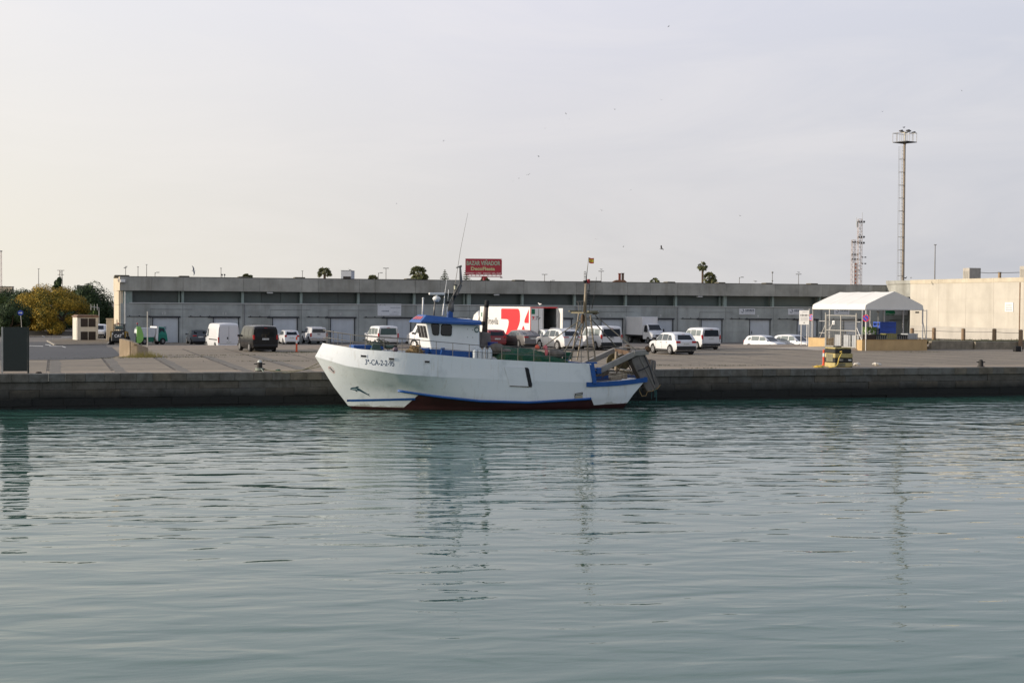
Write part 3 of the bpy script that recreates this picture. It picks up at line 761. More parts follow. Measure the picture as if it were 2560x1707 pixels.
bul.build('bulwark', HULLP, boat, smooth=False, bevel=0)
from mathutils.bvhtree import BVHTree
_bv = BVHTree.FromPolygons([tuple(p) for p in hull.v] + [tuple(p) for p in bul.v], [tuple(f) for f in hull.f] + [tuple(i + len(hull.v) for i in f) for f in bul.f])
def hull_y(x, z):                      # half breadth of the near side, measured on the built plating
    hit = _bv.ray_cast(Vector((x, -8, z)), Vector((0, 1, 0)))
    return -hit[0].y if hit[0] is not None else 0.0
def side_fn(x0, z0, wx, wz, off=.012, slant=0.0):
    def f(a, b):
        x = x0 + wx * a + slant * b; z = z0 + wz * b + (ztop(x) - ztop(x0)) * .75
        return Vector((x, -hull_y(x, z) - off, z))
    return f
# decks
dk = MB()
for x0, x1, dz in ((1.2, 13.9, None), (14.0, 17.3, 1.05)):
    rows = []
    for i in range(41):
        x = x0 + (x1 - x0) * i / 40; b = (top_b(x) - .1) if dz is None else lvl(4, x)[0] - .08
        z = ztop(x) - .42 if dz is None else dz
        rows.append([Vector((x, -b, z)), Vector((x, 0, z + .04)), Vector((x, b, z))])
    dk.grid(rows)
dk.build('deck', DECKM, boat)
bh = MB()
for s in (-1, 1): bh.prism([(13.86, s * 2.50, 2.36), (14.14, s * 2.46, 2.36), (14.28, s * 2.52, 1.34), (14.05, s * 2.58, 1.34)], (0, s * .06, 0))
bh.bb((13.9, -2.48, 1.0), (14.08, 2.48, 2.36)); bh.bb((13.85, -2.5, 2.362), (14.32, -2.1, 2.44)); bh.bb((13.85, 2.1, 2.362), (14.32, 2.5, 2.44))
bh.build('bulkhead', BLUE, boat)
# blue rail round the low stern
rs = MB(); outl = []
xs = [13.7 + (17.4 - 13.7) * i / 24 for i in range(25)]
ring = [(x, -lvl(4, x)[0] - .03, zkn(x)) for x in xs] + [(17.53, 0, zkn(17.4) + .02)] + [(x, lvl(4, x)[0] + .03, zkn(x)) for x in reversed(xs)]
ringi = [(x - (.10 if abs(x) > 17.3 else 0), y * (1 - .10 / max(.4, abs(y))) if abs(y) > .1 else y, z) for x, y, z in ring]
T = lambda L, d: [Vector((x, y, z + d)) for x, y, z in L]
rs.grid([T(ring, -.20), T(ring, .04), T(ringi, .04), T(ringi, -.20)])
rs.build('stern_rail', BLUE, boat)
# rubbing strake and bow stripe
for s in (-1, 1):
    q = MB(); pts = [Vector((x, s * (lvl(3, x)[0] + .02), zst(x))) for x in [3.95 + (14.0 - 3.95) * i / 40 for i in range(41)]]
    q.tube(pts, .065, 8); q.build('rubbing_strake', BLUE, boat, smooth=True)
    q = MB(); rows = [[], []]
    for i in range(25):
        x = 1.62 + 3.2 * i / 24; zz = .40 + .14 * i / 24
        for k, dz in ((0, 0), (1, .11)): rows[k].append(Vector((x, s * (interp([(lvl(j, x)[1], lvl(j, x)[0]) for j in range(1, 5)], zz + dz) + .012), zz + dz)))
    q.grid(rows); q.build('bow_stripe', BLUE, boat)
# portholes
for px, py in ((916.6, 891.5), (980.6, 897.5), (1066.5, 904)):
    P = PV(px, py, 72.1); x = P.x - U0
    q = MB(); f = side_fn(x - .17, P.z - .08, .34, .17, .02); c4 = [f(0, 0), f(1, 0), f(1, 1), f(0, 1)]
    q.add(c4, [(0, 1, 2, 3)]); q.prism(c4, (0, .03, 0)); o = q.build('porthole', HULLW, boat, bevel=.02)
    q = MB(); f = side_fn(x - .125, P.z - .045, .25, .10, .03); q.add([f(0, 0), f(1, 0), f(1, 1), f(0, 1)], [(0, 1, 2, 3)]); q.build('pane', GLASSD, o)
# registration letters, bow name, dolphin
q = MB(); P = PV(914, 910, 72.6)
vs, fs = text2d('3ª-CA-2-2-95', .012)
f = side_fn(P.x - U0 + .02, P.z - .04, 1.36, .28, .005)
q.add([f(a, b) for a, b in vs], fs); q.build('lettering', mat('hull_ink', rgb(34, 62, 92), .5), boat)
def at_hull(px, py, off=.005):
    v = 73.0
    for _ in range(8):
        P = PV(px, py, v); x = P.x - U0; v = VC - hull_y(max(x, .05), P.z) - off
    return Vector((P.x - U0, v - VC, P.z))
q = MB()
body = [(532, 862), (545, 835), (575, 827), (605, 826), (628, 832), (660, 846), (705, 874), (745, 900), (780, 922), (803, 920), (796, 936), (818, 962), (790, 942), (760, 928), (715, 906), (665, 882), (630, 874), (640, 892), (618, 886), (600, 872), (570, 866)]
q.add([at_hull(780 + a / 5.6, 820 + b / 5.6) for a, b in body], [tuple(range(len(body)))])
fin = [(605, 826), (632, 816), (652, 817), (644, 834), (628, 832)]
q.add([at_hull(780 + a / 5.6, 820 + b / 5.6, .010) for a, b in fin], [tuple(range(5))])
q.use(1); bel = [(540, 862), (570, 856), (600, 862), (636, 868), (628, 850), (600, 842), (570, 846)]
q.add([at_hull(780 + a / 5.6, 820 + b / 5.6, .012) for a, b in bel], [tuple(range(7))])
q.build('dolphin_emblem', [mat('dolphin_blue', rgb(38, 70, 84), .5), mat('dolphin_belly', rgb(150, 168, 172), .5)], boat)
q = MB()
for k in range(24):
    t = 2 * math.pi * k / 24; t2 = 2 * math.pi * (k + 1) / 24
    def el_(t, r): 
        a, b = r * 60 * math.cos(t), r * 26 * math.sin(t); c_, s_ = math.cos(.80), math.sin(.80)
        return at_hull(780 + (275 + a * c_ - b * s_) / 5.6, 820 + (583 + a * s_ + b * c_) / 5.6, .010)
    q.add([el_(t, 1), el_(t2, 1), el_(t2, .9), el_(t, .9)], [(0, 1, 2, 3)])
q.use(1)
for k in range(7):
    a0 = -42 + k * 12.5; c_, s_ = math.cos(.80), math.sin(.80)
    f4 = [(a0, -9), (a0 + 9, -9), (a0 + 9, 10), (a0, 10)]
    if k in (1, 4): f4 = [(a0, -9), (a0 + 9, -2), (a0 + 9, 4), (a0, 10)]
    q.add([at_hull(780 + (275 + a * c_ - b * s_) / 5.6, 820 + (583 + a * s_ + b * c_) / 5.6, .014) for a, b in f4], [(0, 1, 2, 3)])
q.build('name_emblem', [mat('emblem_red', rgb(190, 96, 78), .5), mat('emblem_dark', rgb(92, 48, 44), .5)], boat)
# side door panel with its dark open slot, draught plate
def hq(pts, off): return [at_hull(1160 + a / 5.6, 740 + b / 5.6, off) for a, b in pts]
q = MB(); q.add(hq([(562, 990), (852, 1000), (905, 1265), (640, 1256)], .035), [(0, 1, 2, 3)]); q.prism(hq([(562, 990), (852, 1000), (905, 1265), (640, 1256)], .035), (0, .04, 0))
o = q.build('side_hatch', HULLW, boat)
q = MB(); q.add(hq([(850, 1000), (890, 1002), (908, 1020), (955, 1240), (950, 1268), (905, 1266)], .030), [tuple(range(6))]); q.build('hatch_opening', mat('hatch_dark', rgb(16, 19, 24), .7), boat)
q = MB(); q.add(hq([(640, 1253), (948, 1266), (948, 1276), (640, 1263)], .04), [(0, 1, 2, 3)]); q.build('hatch_sill', RUST, boat)
q = MB(); q.add(hq([(1552, 1362), (1662, 1344), (1662, 1380), (1552, 1396)], .03), [(0, 1, 2, 3)]); q.add(hq([(1548, 1388), (1556, 1388), (1556, 1448), (1548, 1448)], .03), [(0, 1, 2, 3)])
q.use(1); q.add(hq([(1562, 1370), (1650, 1354), (1650, 1374), (1562, 1388)], .036), [(0, 1, 2, 3)]); q.use(2); q.add(hq([(1558, 1404), (1660, 1388), (1660, 1432), (1558, 1444)], .022), [(0, 1, 2, 3)])
q.build('anode_plate', [mat('plate_dark', rgb(40, 40, 40), .7), mat('plate_grey', rgb(160, 160, 152), .6), mat('rust_stain', rgb(176, 166, 140), .7)], boat)
# scuffs
SCUF = mat('hull_scuff', rgb(176, 184, 188), .6, 0, .2, 5)
# railing: stanchions and two rails, both sides
def rail_y(x): return top_b(x) - .07
for s in (-1, 1):
    q = MB(); xs_ = [.55, .75] + [1.0 + .42 * i for i in range(31)]
    xs_ = [x for x in xs_ if x < 13.75]
    hgt = lambda x: interp([(.5, .66), (3, .66), (13.8, .66)], x)
    topp = [Vector((x, s * rail_y(x), ztop(x) + hgt(x))) for x in xs_]
    midp = [Vector((x, s * rail_y(x), ztop(x) + hgt(x) * .48)) for x in xs_]
    q.tube(topp, .019, 6); o = q.build('handrail', RAILM, boat, smooth=True)
    q = MB(); q.tube(midp, .014, 6); q.build('middle_rail', RAILM, boat, smooth=True)
    x = .62
    st = [.62, 1.05, 1.6, 2.25] + [2.25 + .86 * k for k in range(1, 14)]
    for x in st:
        if x > 13.7: continue
        q = MB(); b = rail_y(x); q.tube([(x, s * b, ztop(x) - .05), (x, s * b, ztop(x) + hgt(x))], .017, 6); q.build('stanchion', RAILM, boat)
q = MB(); x = .55; q.tube([(x, -rail_y(x), ztop(x) + .66), (x - .12, 0, ztop(x) + .68), (x, rail_y(x), ztop(x) + .66)], .024); q.tube([(x, -rail_y(x), ztop(x) + .30), (x - .12, 0, ztop(x) + .30), (x, rail_y(x), ztop(x) + .3)], .018); q.build('bow_rail', RAILM, boat)
# wheelhouse
WHN, WHF = 73.25 - VC, 75.35 - VC
def pb(px, py, v=73.25):
    P = PV(px, py, v); return Vector((P.x - U0, P.y - VC, P.z))
ft = pb(1064, 806); fb = pb(1081.5, 893); at_ = pb(1199, 813); ab = pb(1200, 893)
whs = MB()
nf = [ft, fb, ab, at_]
ff = [Vector((p.x, WHF, p.z)) for p in nf]
whs.add(nf + ff, [(0, 1, 2, 3), (7, 6, 5, 4), (1, 0, 4, 5), (3, 2, 6, 7), (0, 3, 7, 4)])
whs.build('wheelhouse', HULLW, boat, bevel=.06, seg=2)
q = MB(); a0 = pb(1077.5, 872); a1 = pb(1081.8, 895); a2 = pb(1200.5, 897); a3 = pb(1200.5, 881)
q.prism([a0 + Vector((-.02, -.02, 0)), a1 + Vector((-.02, -.02, 0)), a2 + Vector((.02, -.02, 0)), a3 + Vector((.02, -.02, 0))], (0, WHF - WHN + .04, 0)); q.build('base_band', BLUE, boat)
# visor roof
r0 = [pb(1051.5, 806.5, 73.0), pb(1066, 787.5, 73.35), pb(1203.5, 801.5, 73.15), pb(1204.5, 813, 73.1)]
NV, FVv = 73.0 - VC, 75.6 - VC
q = MB()
secs = []
for py_, ins in ((NV, 0.0), (NV + .35, 0.0), (FVv - .35, 0.0), (FVv, 0.0)):
    secs.append(py_)
p0, p1, p2, p3 = r0
rowb = [Vector((p0.x, NV, p0.z)), Vector((p3.x, NV, p3.z)), Vector((p3.x, FVv, p3.z)), Vector((p0.x, FVv, p0.z))]
rowm = [Vector((p0.x + .02, NV, p0.z + .07)), Vector((p3.x, NV, p3.z + .15)), Vector((p3.x, FVv, p3.z + .15)), Vector((p0.x + .02, FVv, p0.z + .07))]
rowt = [Vector((p1.x, NV + .40, p1.z)), Vector((p2.x, NV + .22, p2.z)), Vector((p2.x, FVv - .22, p2.z)), Vector((p1.x, FVv - .4, p1.z))]
q.grid([rowb, rowm, rowt], True); q.add(rowt, [(0, 1, 2, 3)]); q.add(rowb, [(3, 2, 1, 0)])
vis = q.build('visor_roof', BLUE, boat, bevel=.04, seg=2)
q = MB()
for k in range(4):
    a = rowm[3].lerp(rowm[0], .12 + k * .2); b = rowm[3].lerp(rowm[0], .24 + k * .2); c_ = rowt[3].lerp(rowt[0], .24 + k * .2); d_ = rowt[3].lerp(rowt[0], .12 + k * .2)
    dv = Vector((-.012, 0, .012)); sh = lambda p, o_, t: p.lerp(o_, t) + dv
    q.add([sh(a, d_, .25), sh(b, c_, .25), sh(b, c_, .75), sh(a, d_, .75)], [(0, 1, 2, 3)])
q.build('visor_name', mat('visor_red', rgb(196, 86, 78), .5), vis)
def rounded(pts, r=.22):
    out = []
    n = len(pts)
    for i in range(n):
        a, b, c_ = pts[i - 1], pts[i], pts[(i + 1) % n]
        for t in (0, .33, .67, 1):
            p = b + (a - b) * r * (1 - t) ** 2 + (c_ - b) * r * t ** 2; out.append(p)
    return out
for quad in (((1660, 945), (1785, 948), (1778, 1112), (1688, 1106)), ((1806, 950), (1960, 960), (1952, 1122), (1798, 1112))):
    pts = rounded([pb(780 + a / 5.6, 640 + b / 5.6) + Vector((0, -.02, 0)) for a, b in quad])
    q = MB(); q.prism(pts, (0, -.02, 0)); o = q.build('window', BLACK, boat)
    cen = sum(pts, Vector()) / len(pts)
    q = MB(); q.add([cen + (p - cen) * .88 + Vector((0, -.027, 0)) for p in pts], [tuple(range(len(pts)))]); q.build('pane', GLASSD, o)
# front windows on the raked face
for k in range(3):
    t0, t1 = .08 + k * .31, .33 + k * .31
    def fp(t, z):
        p = nf[0].lerp(nf[1], z); return Vector((p.x - .02, WHN + (WHF - WHN) * t, p.z))
    q = MB(); q.add([fp(t0, .10), fp(t1, .10), fp(t1, .45), fp(t0, .45)], [(0, 1, 2, 3)]); q.build('window', GLASSD, boat)
q = MB(); c_ = pb(1191.5, 824); q.torus(c_ + Vector((0, -.04, 0)), .115, .03, 'y', 20, 6); q.use(1).disc(c_ + Vector((0, -.02, 0)), .10, 16, 'y', .02); q.build('round_emblem', [mat('emblem_teal', rgb(86, 112, 112), .5), WHITE], boat)
for px, py in ((1169, 823), (1181.5, 825), (1169, 843), (1181.5, 843.5)):
    q = MB(); q.disc(pb(px, py) + Vector((0, -.015, 0)), .018, 8, 'y', .02); q.build('bolt', DARKM, boat)
q = MB(); q.box(pb(1193.5, 808, 73.3) + Vector((.22, -.28, 0)), (.16, .2, .2)); q.cone(pb(1193.5, 808, 73.3) + Vector((.22, -.4, 0)), pb(1193.5, 808, 73.3) + Vector((.22, -.36, 0)), .08, .08, 10); q.build('deck_light', BLACK, boat, bevel=.02)
# aerials, radar
def pole(name, pts, r, m_, v=74.3, n=6):
    q = MB(); q.tube([pb(x, y, v) for x, y in pts], r, n); return q.build(name, m_, boat, smooth=True)
o = pole('aerial', [(1056.5, 787), (1057.7, 746)], [.045, .04], WHITE); q = MB(); q.ell(pb(1057.8, 746, 74.3), (.06, .06, .05)); q.build('cap', WHITE, o)
pole('radar_post', [(1084.5, 789), (1087.5, 755)], .045, RAILM)
q = MB(); c_ = pb(1091.5, 746.5, 74.3)
prof = [(.0, -.16), (.12, -.16), (.2, -.04), (.215, .02), (.14, .11), (.05, .13), (.05, .22)]
q.grid([[c_ + Vector((r_ * math.cos(t), r_ * math.sin(t), z_)) for t in [2 * math.pi * i / 16 for i in range(16)]] for r_, z_ in prof], True)
rad = q.build('radar', WHITE, boat, smooth=True)
q = MB(); q.box(c_ + Vector((.0, 0, .25)), (.86, .14, .12), rz=R(8)); q.build('scanner_bar', WHITE, rad, bevel=.03)
pole('aerial', [(1107, 789), (1108.5, 774), (1112, 735), (1117, 700)], [.05, .05, .016, .012], WHITE)
pole('aerial', [(1116.5, 790), (1118.5, 766)], .03, WHITE); pole('aerial', [(1121.5, 790), (1122.3, 766)], .03, WHITE)
pole('aerial', [(1119.5, 754), (1121.6, 724)], .018, WHITE)
pole('whip_aerial', [(1130.5, 760), (1134.5, 733), (1141, 690), (1152, 620), (1162, 570), (1169.6, 533)], [.02, .018, .015, .011, .009, .006], mat('whip_grey', rgb(120, 116, 112), .5))
q = MB(); q.prism([pb(1120, 794, 74.15), pb(1133, 795, 74.15), pb(1132.5, 780, 74.15), pb(1123, 777, 74.15)], (0, .3, 0)); q.build('mast_foot', BLUE, boat, bevel=.02)
MG = mat('crane_grey', rgb(110, 108, 104), .55, .2, .15, 4)
q = MB(); q.tube([pb(1127.5, 780, 74.3), pb(1127.8, 762, 74.3), pb(1140, 734, 74.3), pb(1151.5, 712, 74.3), pb(1152.5, 705, 74.3), pb(1150.5, 668, 74.3)], [.16, .15, .13, .10, .08, .05], 10); q.build('signal_mast', MG, boat, smooth=True)
q = MB(); q.tube([pb(1123.5, 756, 74.2), pb(1142, 722, 74.2)], .03); q.tube([pb(1142, 722, 74.2), pb(1149, 710, 74.2)], .03); q.build('mast_strut', RAILM, boat)
q = MB(); q.tube([pb(1140.5, 669.5, 74.3), pb(1148, 667, 74.3), pb(1154, 665, 74.3)], [.03, .05, .06]); q.build('mast_crosstree', MG, boat)
q = MB(); c_ = pb(1138.5, 719, 74.3); q.cone(c_ - Vector((0, 0, .1)), c_ + Vector((0, 0, .1)), .08, .08, 10); q.use(1).cone(c_ + Vector((0, 0, .1)), c_ + Vector((0, 0, .15)), .1, .08, 10); q.cone(c_ - Vector((0, 0, .14)), c_ - Vector((0, 0, .1)), .06, .1, 10); q.build('masthead_lamp', [mat('lamp_glass', rgb(170, 170, 150), .3), BLACK], boat)
q = MB(); c_ = pb(1119, 756, 74.2); q.box(c_, (.16, .12, .1)); q.build('junction_box', BLACK, boat)
# funnel
q = MB(); b0 = pb(1200.5, 870, 74.2); b1 = pb(1229, 870, 74.2); b2 = pb(1227, 832, 74.2); b3 = pb(1204, 829, 74.2)
q.prism([b0, b1, b2, b3], (0, .7, 0)); q.build('funnel_casing', mat('casing_brown', rgb(120, 112, 106), .7, 0, .2, 2, streak=.4), boat, bevel=.05)
q = MB(); q.tube([pb(1211.5, 831, 74.5), pb(1214.5, 780, 74.5), pb(1216.5, 762, 74.5)], [.145, .125, .11], 14); q.use(1); q.tube([pb(1216, 768, 74.5), pb(1217.5, 754, 74.5)], [.12, .115], 14); q.ell(pb(1217.6, 753.5, 74.5), (.125, .125, .08), 14, 6)
q.build('exhaust_pipe', [mat('pipe_brown', rgb(100, 88, 80), .6, .1, .2, 2), BLACK], boat, smooth=True)
# lattice tripod of ladders, platform, pole mast
VM = 74.5
def ladder(name, a0, a1, b0, b1, n, va, vb, m_):
    """two stiles (top a0,b0 to foot a1,b1) with rungs"""
    A0, A1, B0, B1 = pb(*a0, va), pb(*a1, va), pb(*b0, vb), pb(*b1, vb)
    q = MB(); q.tube([A0, A1], .045, 8); q.tube([B0, B1], .045, 8)
    for k in range(1, n + 1): q.tube([A0.lerp(A1, k / (n + .6)), B0.lerp(B1, k / (n + .6))], .022, 6)
    return q.build(name, m_, boat)
z6 = lambda a, b: (1340 + a / 5.6, 640 + b / 5.6)
ladder('ladder', z6(690, 800), z6(738, 1478), z6(762, 825), z6(830, 1450), 7, 73.1, 73.3, MASTM)
ladder('ladder', z6(602, 800), z6(492, 1470), z6(676, 880), z6(575, 1455), 7, 75.9, 76.1, MASTM)
q = MB(); a = pb(*z6(560, 790), 74.5); b = pb(*z6(800, 790), 74.5); q.bb((a.x + .1, -1.0, a.z - .05), (b.x, 1.0, a.z + .02)); q.bb((a.x + .35, -1.1, a.z + .03), (b.x - .1, -.9, a.z + .10)); q.bb((a.x, .9, a.z + .03), (b.x - .3, 1.1, a.z + .10)); q.build('mast_platform', mat('platform_tan', rgb(120, 112, 88), .7, .1, .25, 4), boat)
q = MB(); q.tube([pb(*z6(682, 790), VM), pb(*z6(700, 390), VM)], [.09, .07], 10); q.build('pole_mast', MASTM, boat, smooth=True)
q = MB(); q.tube([pb(*z6(572, 640), VM), pb(*z6(672, 634), VM)], .03); q.tube([pb(*z6(590, 640), VM), pb(*z6(600, 780), VM)], .018); q.tube([pb(*z6(628, 640), VM), pb(*z6(640, 780), VM)], .018); q.build('guard_rail', RAILM, boat)
q = MB(); c_ = pb(*z6(685, 360), VM); q.box(c_, (.16, .16, .14)); q.build('lamp_box', BLACK, boat, bevel=.02)
q = MB(); c_ = pb(*z6(733, 355), VM); q.cone(c_ - Vector((0, 0, .1)), c_ + Vector((0, 0, .12)), .09, .09, 10); q.build('red_lamp', mat('lamp_red', rgb(150, 24, 40), .4), boat)
q = MB(); q.tube([pb(*z6(690, 345), VM), pb(*z6(745, 345), VM)], .03); q.build('lamp_bracket', DARKM, boat)
q = MB(); q.tube([pb(*z6(722, 380), VM), pb(*z6(752, 400), VM), pb(*z6(738, 500), VM), pb(*z6(742, 600), VM), pb(*z6(730, 660), VM), pb(*z6(755, 640), VM), pb(*z6(742, 770), VM)], .016, 5)
for k in range(6): c_ = pb(*z6(738 - (k % 2) * 6, 490 + k * 36), VM); q.box(c_, (.13, .1, .05))
q.build('cable_run', DARKM, boat)
q = MB()
for dx in (675, 697): q.tube([pb(*z6(dx, 335), VM), pb(*z6(dx, 218), VM)], .014, 5)
for dy in (218, 250, 290): q.tube([pb(*z6(675, dy), VM), pb(*z6(697, dy), VM)], .012, 5)
q.build('loop_aerial', RAILM, boat)
pole('flag_pole', [z6(702, 340), z6(728, 100), z6(737, 22)], [.022, .016, .012], RAILM, VM)
pole('aerial', [z6(782, 740), z6(822, 520), z6(846, 295)], [.02, .014, .01], mat('whip_dark', rgb(70, 68, 66), .5), VM)
q = MB(); c_ = pb(*z6(812, 790), VM); q.beam(pb(*z6(770, 795), VM), pb(*z6(845, 785), VM), .08, .06); q.box(pb(*z6(825, 800), VM), (.2, .2, .16)); q.build('boom_bracket', RUST, boat)
for a_, b_, v0, v1 in (((745, 850), (1140, 1285), 74.5, 76.2), ((828, 830), (1400, 1318), 74.5, 73.2), ((640, 880), (75, 1292), 74.5, 75.5), ((668, 868), (310, 1495), 74.5, 75.8), ((690, 880), (440, 1490), 74.5, 73.2)):
    q = MB(); q.tube([pb(*z6(*a_), v0), pb(*z6(*b_), v1)], .030, 6); q.build('stay', mat('stay_steel', rgb(112, 108, 98), .5, .3, .2, 8), boat)
q = MB(); c_ = pb(*z6(655, 880), VM); q.ell(c_, (.12, .12, .28)); q.build('hanging_block', RUST, boat, smooth=True)
# stern gantry arms
z7 = lambda a, b: (1400 + a / 7.128, 820 + b / 7.128)
def arm(p0, p1, p2, v, w_):
    q = MB(); A, B_, C_ = pb(*z7(*p0), v), pb(*z7(*p1), v), pb(*z7(*p2), v)
    q.beam(A, B_, .24, w_); q.beam(B_ - (B_ - A).normalized() * .02, C_, .26, w_ * .92); q.box(B_, (.16, .3, w_ * .9))
    return q.build('gantry_arm', GANT, boat, bevel=.02)
arm((640, 790), (1330, 450), (1570, 425), 73.0, .30); arm((400, 660), (975, 395), (1225, 385), 76.2, .28)
q = MB(); q.beam(pb(*z7(1290, 455), 73.0), pb(*z7(1000, 400), 76.2), .2, .22); q.build('gantry_beam', RUST, boat)
for px, v in (((1560, 380), 73.0), ((1200, 360), 76.2)):
    q = MB(); c_ = pb(*z7(*px), v); 
    for k in range(3): q.disc(c_ + Vector((.02 * k, -.1 + .1 * k, .02 * k)), .15, 14, 'y', .06)
    q.box(c_, (.12, .34, .2)); q.build('warp_block', RUST, boat)
q = MB(); q.tube([pb(*z7(1130, 345), 74), pb(*z7(1540, 372), 73.2)], .035); q.tube([pb(*z7(1130, 330), 74.4), pb(*z7(1500, 385), 73.6)], .03); q.build('towing_warp', RAILM, boat)
q = MB(); c_ = pb(*z7(960, 590), 75.4); q.disc(c_, .42, 26, 'y', .08); q.disc(c_ + Vector((0, -1.3, 0)), .42, 26, 'y', .08); q.cone(c_, c_ + Vector((0, -1.3, 0)), .16, .16, 16); q.build('net_drum', mat('drum_olive', rgb(98, 88, 58), .7, .1, .25, 4), boat)
q = MB(); q.cone(pb(*z7(1000, 860), 74.6), pb(*z7(1005, 420), 74.6), .1, .09, 12); q.build('drum_post', MASTM, boat)
q = MB(); q.cone(pb(*z7(1060, 742), 74), pb(*z7(1300, 785), 73.5), .10, .09, 12); q.build('hydraulic_ram', mat('ram_chrome', rgb(190, 180, 160), .25, .8, .2, 5), boat, smooth=False)
q = MB(); c_ = pb(*z7(985, 850), 74); q.box(c_, (.62, .5, .42)); q.box(c_ + Vector((.45, -.1, .02)), (.3, .4, .36)); q.build('winch_block', mat('winch_cream', rgb(190, 180, 160), .7, 0, .2, 3, streak=.4), boat, bevel=.05)
q = MB(); q.tube([pb(*z7(1160, 570), 73.6), pb(*z7(1060, 720), 73.6), pb(*z7(1000, 800), 73.6)], .03); q.tube([pb(*z7(1180, 600), 73.6), pb(*z7(1260, 740), 73.6)], .03); q.tube([pb(*z7(740, 890), 73.4), pb(*z7(850, 800), 73.6), pb(*z7(1000, 830), 73.6)], .025)
for yy in (860, 920, 955): q.tube([pb(*z7(645, yy), 72.6), pb(*z7(1000, yy - 38), 72.8), pb(*z7(1320, yy - 90), 73.2)], .014, 5)
q.build('deck_gear', RUST, boat)
q = MB(); q.box(pb(*z7(680, 760), 73), (.3, .3, .34)); q.build('fairlead', BLUE, boat, bevel=.04)
# windlass and gear on the foredeck
q = MB(); z3 = lambda a, b: (780 + a / 5.6, 640 + b / 5.6)
q.box(pb(*z3(690, 1275), 74.4), (1.05, 1.0, .24)); q.box(pb(*z3(900, 1285), 74.2), (.7, .8, .2)); q.build('hatch_cover', BLUE, boat, bevel=.04)
q = MB(); c_ = pb(*z3(885, 1265), 73.8); q.disc(c_, .17, 16, 'y', .5); q.disc(c_ + Vector((0, -.26, 0)), .22, 16, 'y', .05); q.disc(c_ + Vector((0, .26, 0)), .22, 16, 'y', .05); q.cone(c_ + Vector((.55, 0, -.02)), c_ + Vector((.95, 0, -.02)), .1, .12, 10); q.box(c_ + Vector((0, 0, -.16)), (.5, .7, .16)); q.build('windlass', mat('windlass_green', rgb(72, 92, 84), .6, .1, .25, 4), boat)
q = MB(); q.box(pb(*z3(1570, 1325), 73.8), (.62, .5, .26)); q.build('deck_box', BLUE, boat, bevel=.03)
q = MB(); q.tube([pb(*z3(1803, 1385), 72.8), pb(*z3(1825, 1300), 72.8)], .05); q.box(pb(*z3(1832, 1298), 72.8), (.18, .12, .1)); q.build('davit', BLUE, boat)

# things lying or hanging on the boat
ROPE = mat('rope_tan', rgb(150, 126, 88), .9, 0, .25, 6)
def heap(name, label, cat, c, size, n, r, m_, seed, turns=1.0):
    rr = random.Random(seed); q = MB()
    for k in range(n):
        a0 = rr.uniform(0, 6.28); ra = rr.uniform(.35, 1.0); zc = rr.random() ** 1.5
        pts = [Vector((c[0] + size[0] * ra * (1 - zc * .5) * math.cos(a0 + t * .55) * (1 + .15 * math.sin(3 * t + k)), c[1] + size[1] * ra * (1 - zc * .5) * math.sin(a0 + t * .55), c[2] + size[2] * zc + .03 * math.sin(t * 2 + k))) for t in range(9)]
        q.tube(pts, r, 5)
    q.ell(c, (size[0] * .8, size[1] * .8, size[2] * .6), 12, 6)
    return tag(q.build(name, m_), label, cat)
P = PV(*z3(1440, 1318), 73.7); heap('rope_heap', 'tan rope heap on the foredeck before the white wheelhouse', 'rope', (P.x, P.y, P.z - .15), (.55, .5, .36), 26, .025, ROPE, 3)
P = PV(*z3(870, 1215), 74.2); 
q = MB(); rr = random.Random(9)
for k in range(16):
    a = P + Vector((rr.uniform(-.55, .3), rr.uniform(-.3, .3), rr.uniform(-.1, .28))); pts = [a]
    for j in range(6): pts.append(pts[-1] + Vector((rr.uniform(.02, .18), rr.uniform(-.1, .1), rr.uniform(-.11, .05))))
    q.tube(pts, .022, 5)
q.ell(P - Vector((.0, 0, .12)), (.45, .35, .2), 10, 6)
tag(q.build('gear_pile', mat('gear_dark', rgb(70, 74, 62), .9, 0, .3, 5)), 'dark tangle of hoses and gear on the bow deck windlass', 'fishing gear')
P = PV(*z3(1165, 1310), 73.2); q = MB(); q.ell(P, (.15, .15, .13)); tag(q.build('fender_ball', mat('float_mauve', rgb(110, 96, 104), .6), smooth=True), 'mauve ball float lying on the bow deck', 'float')
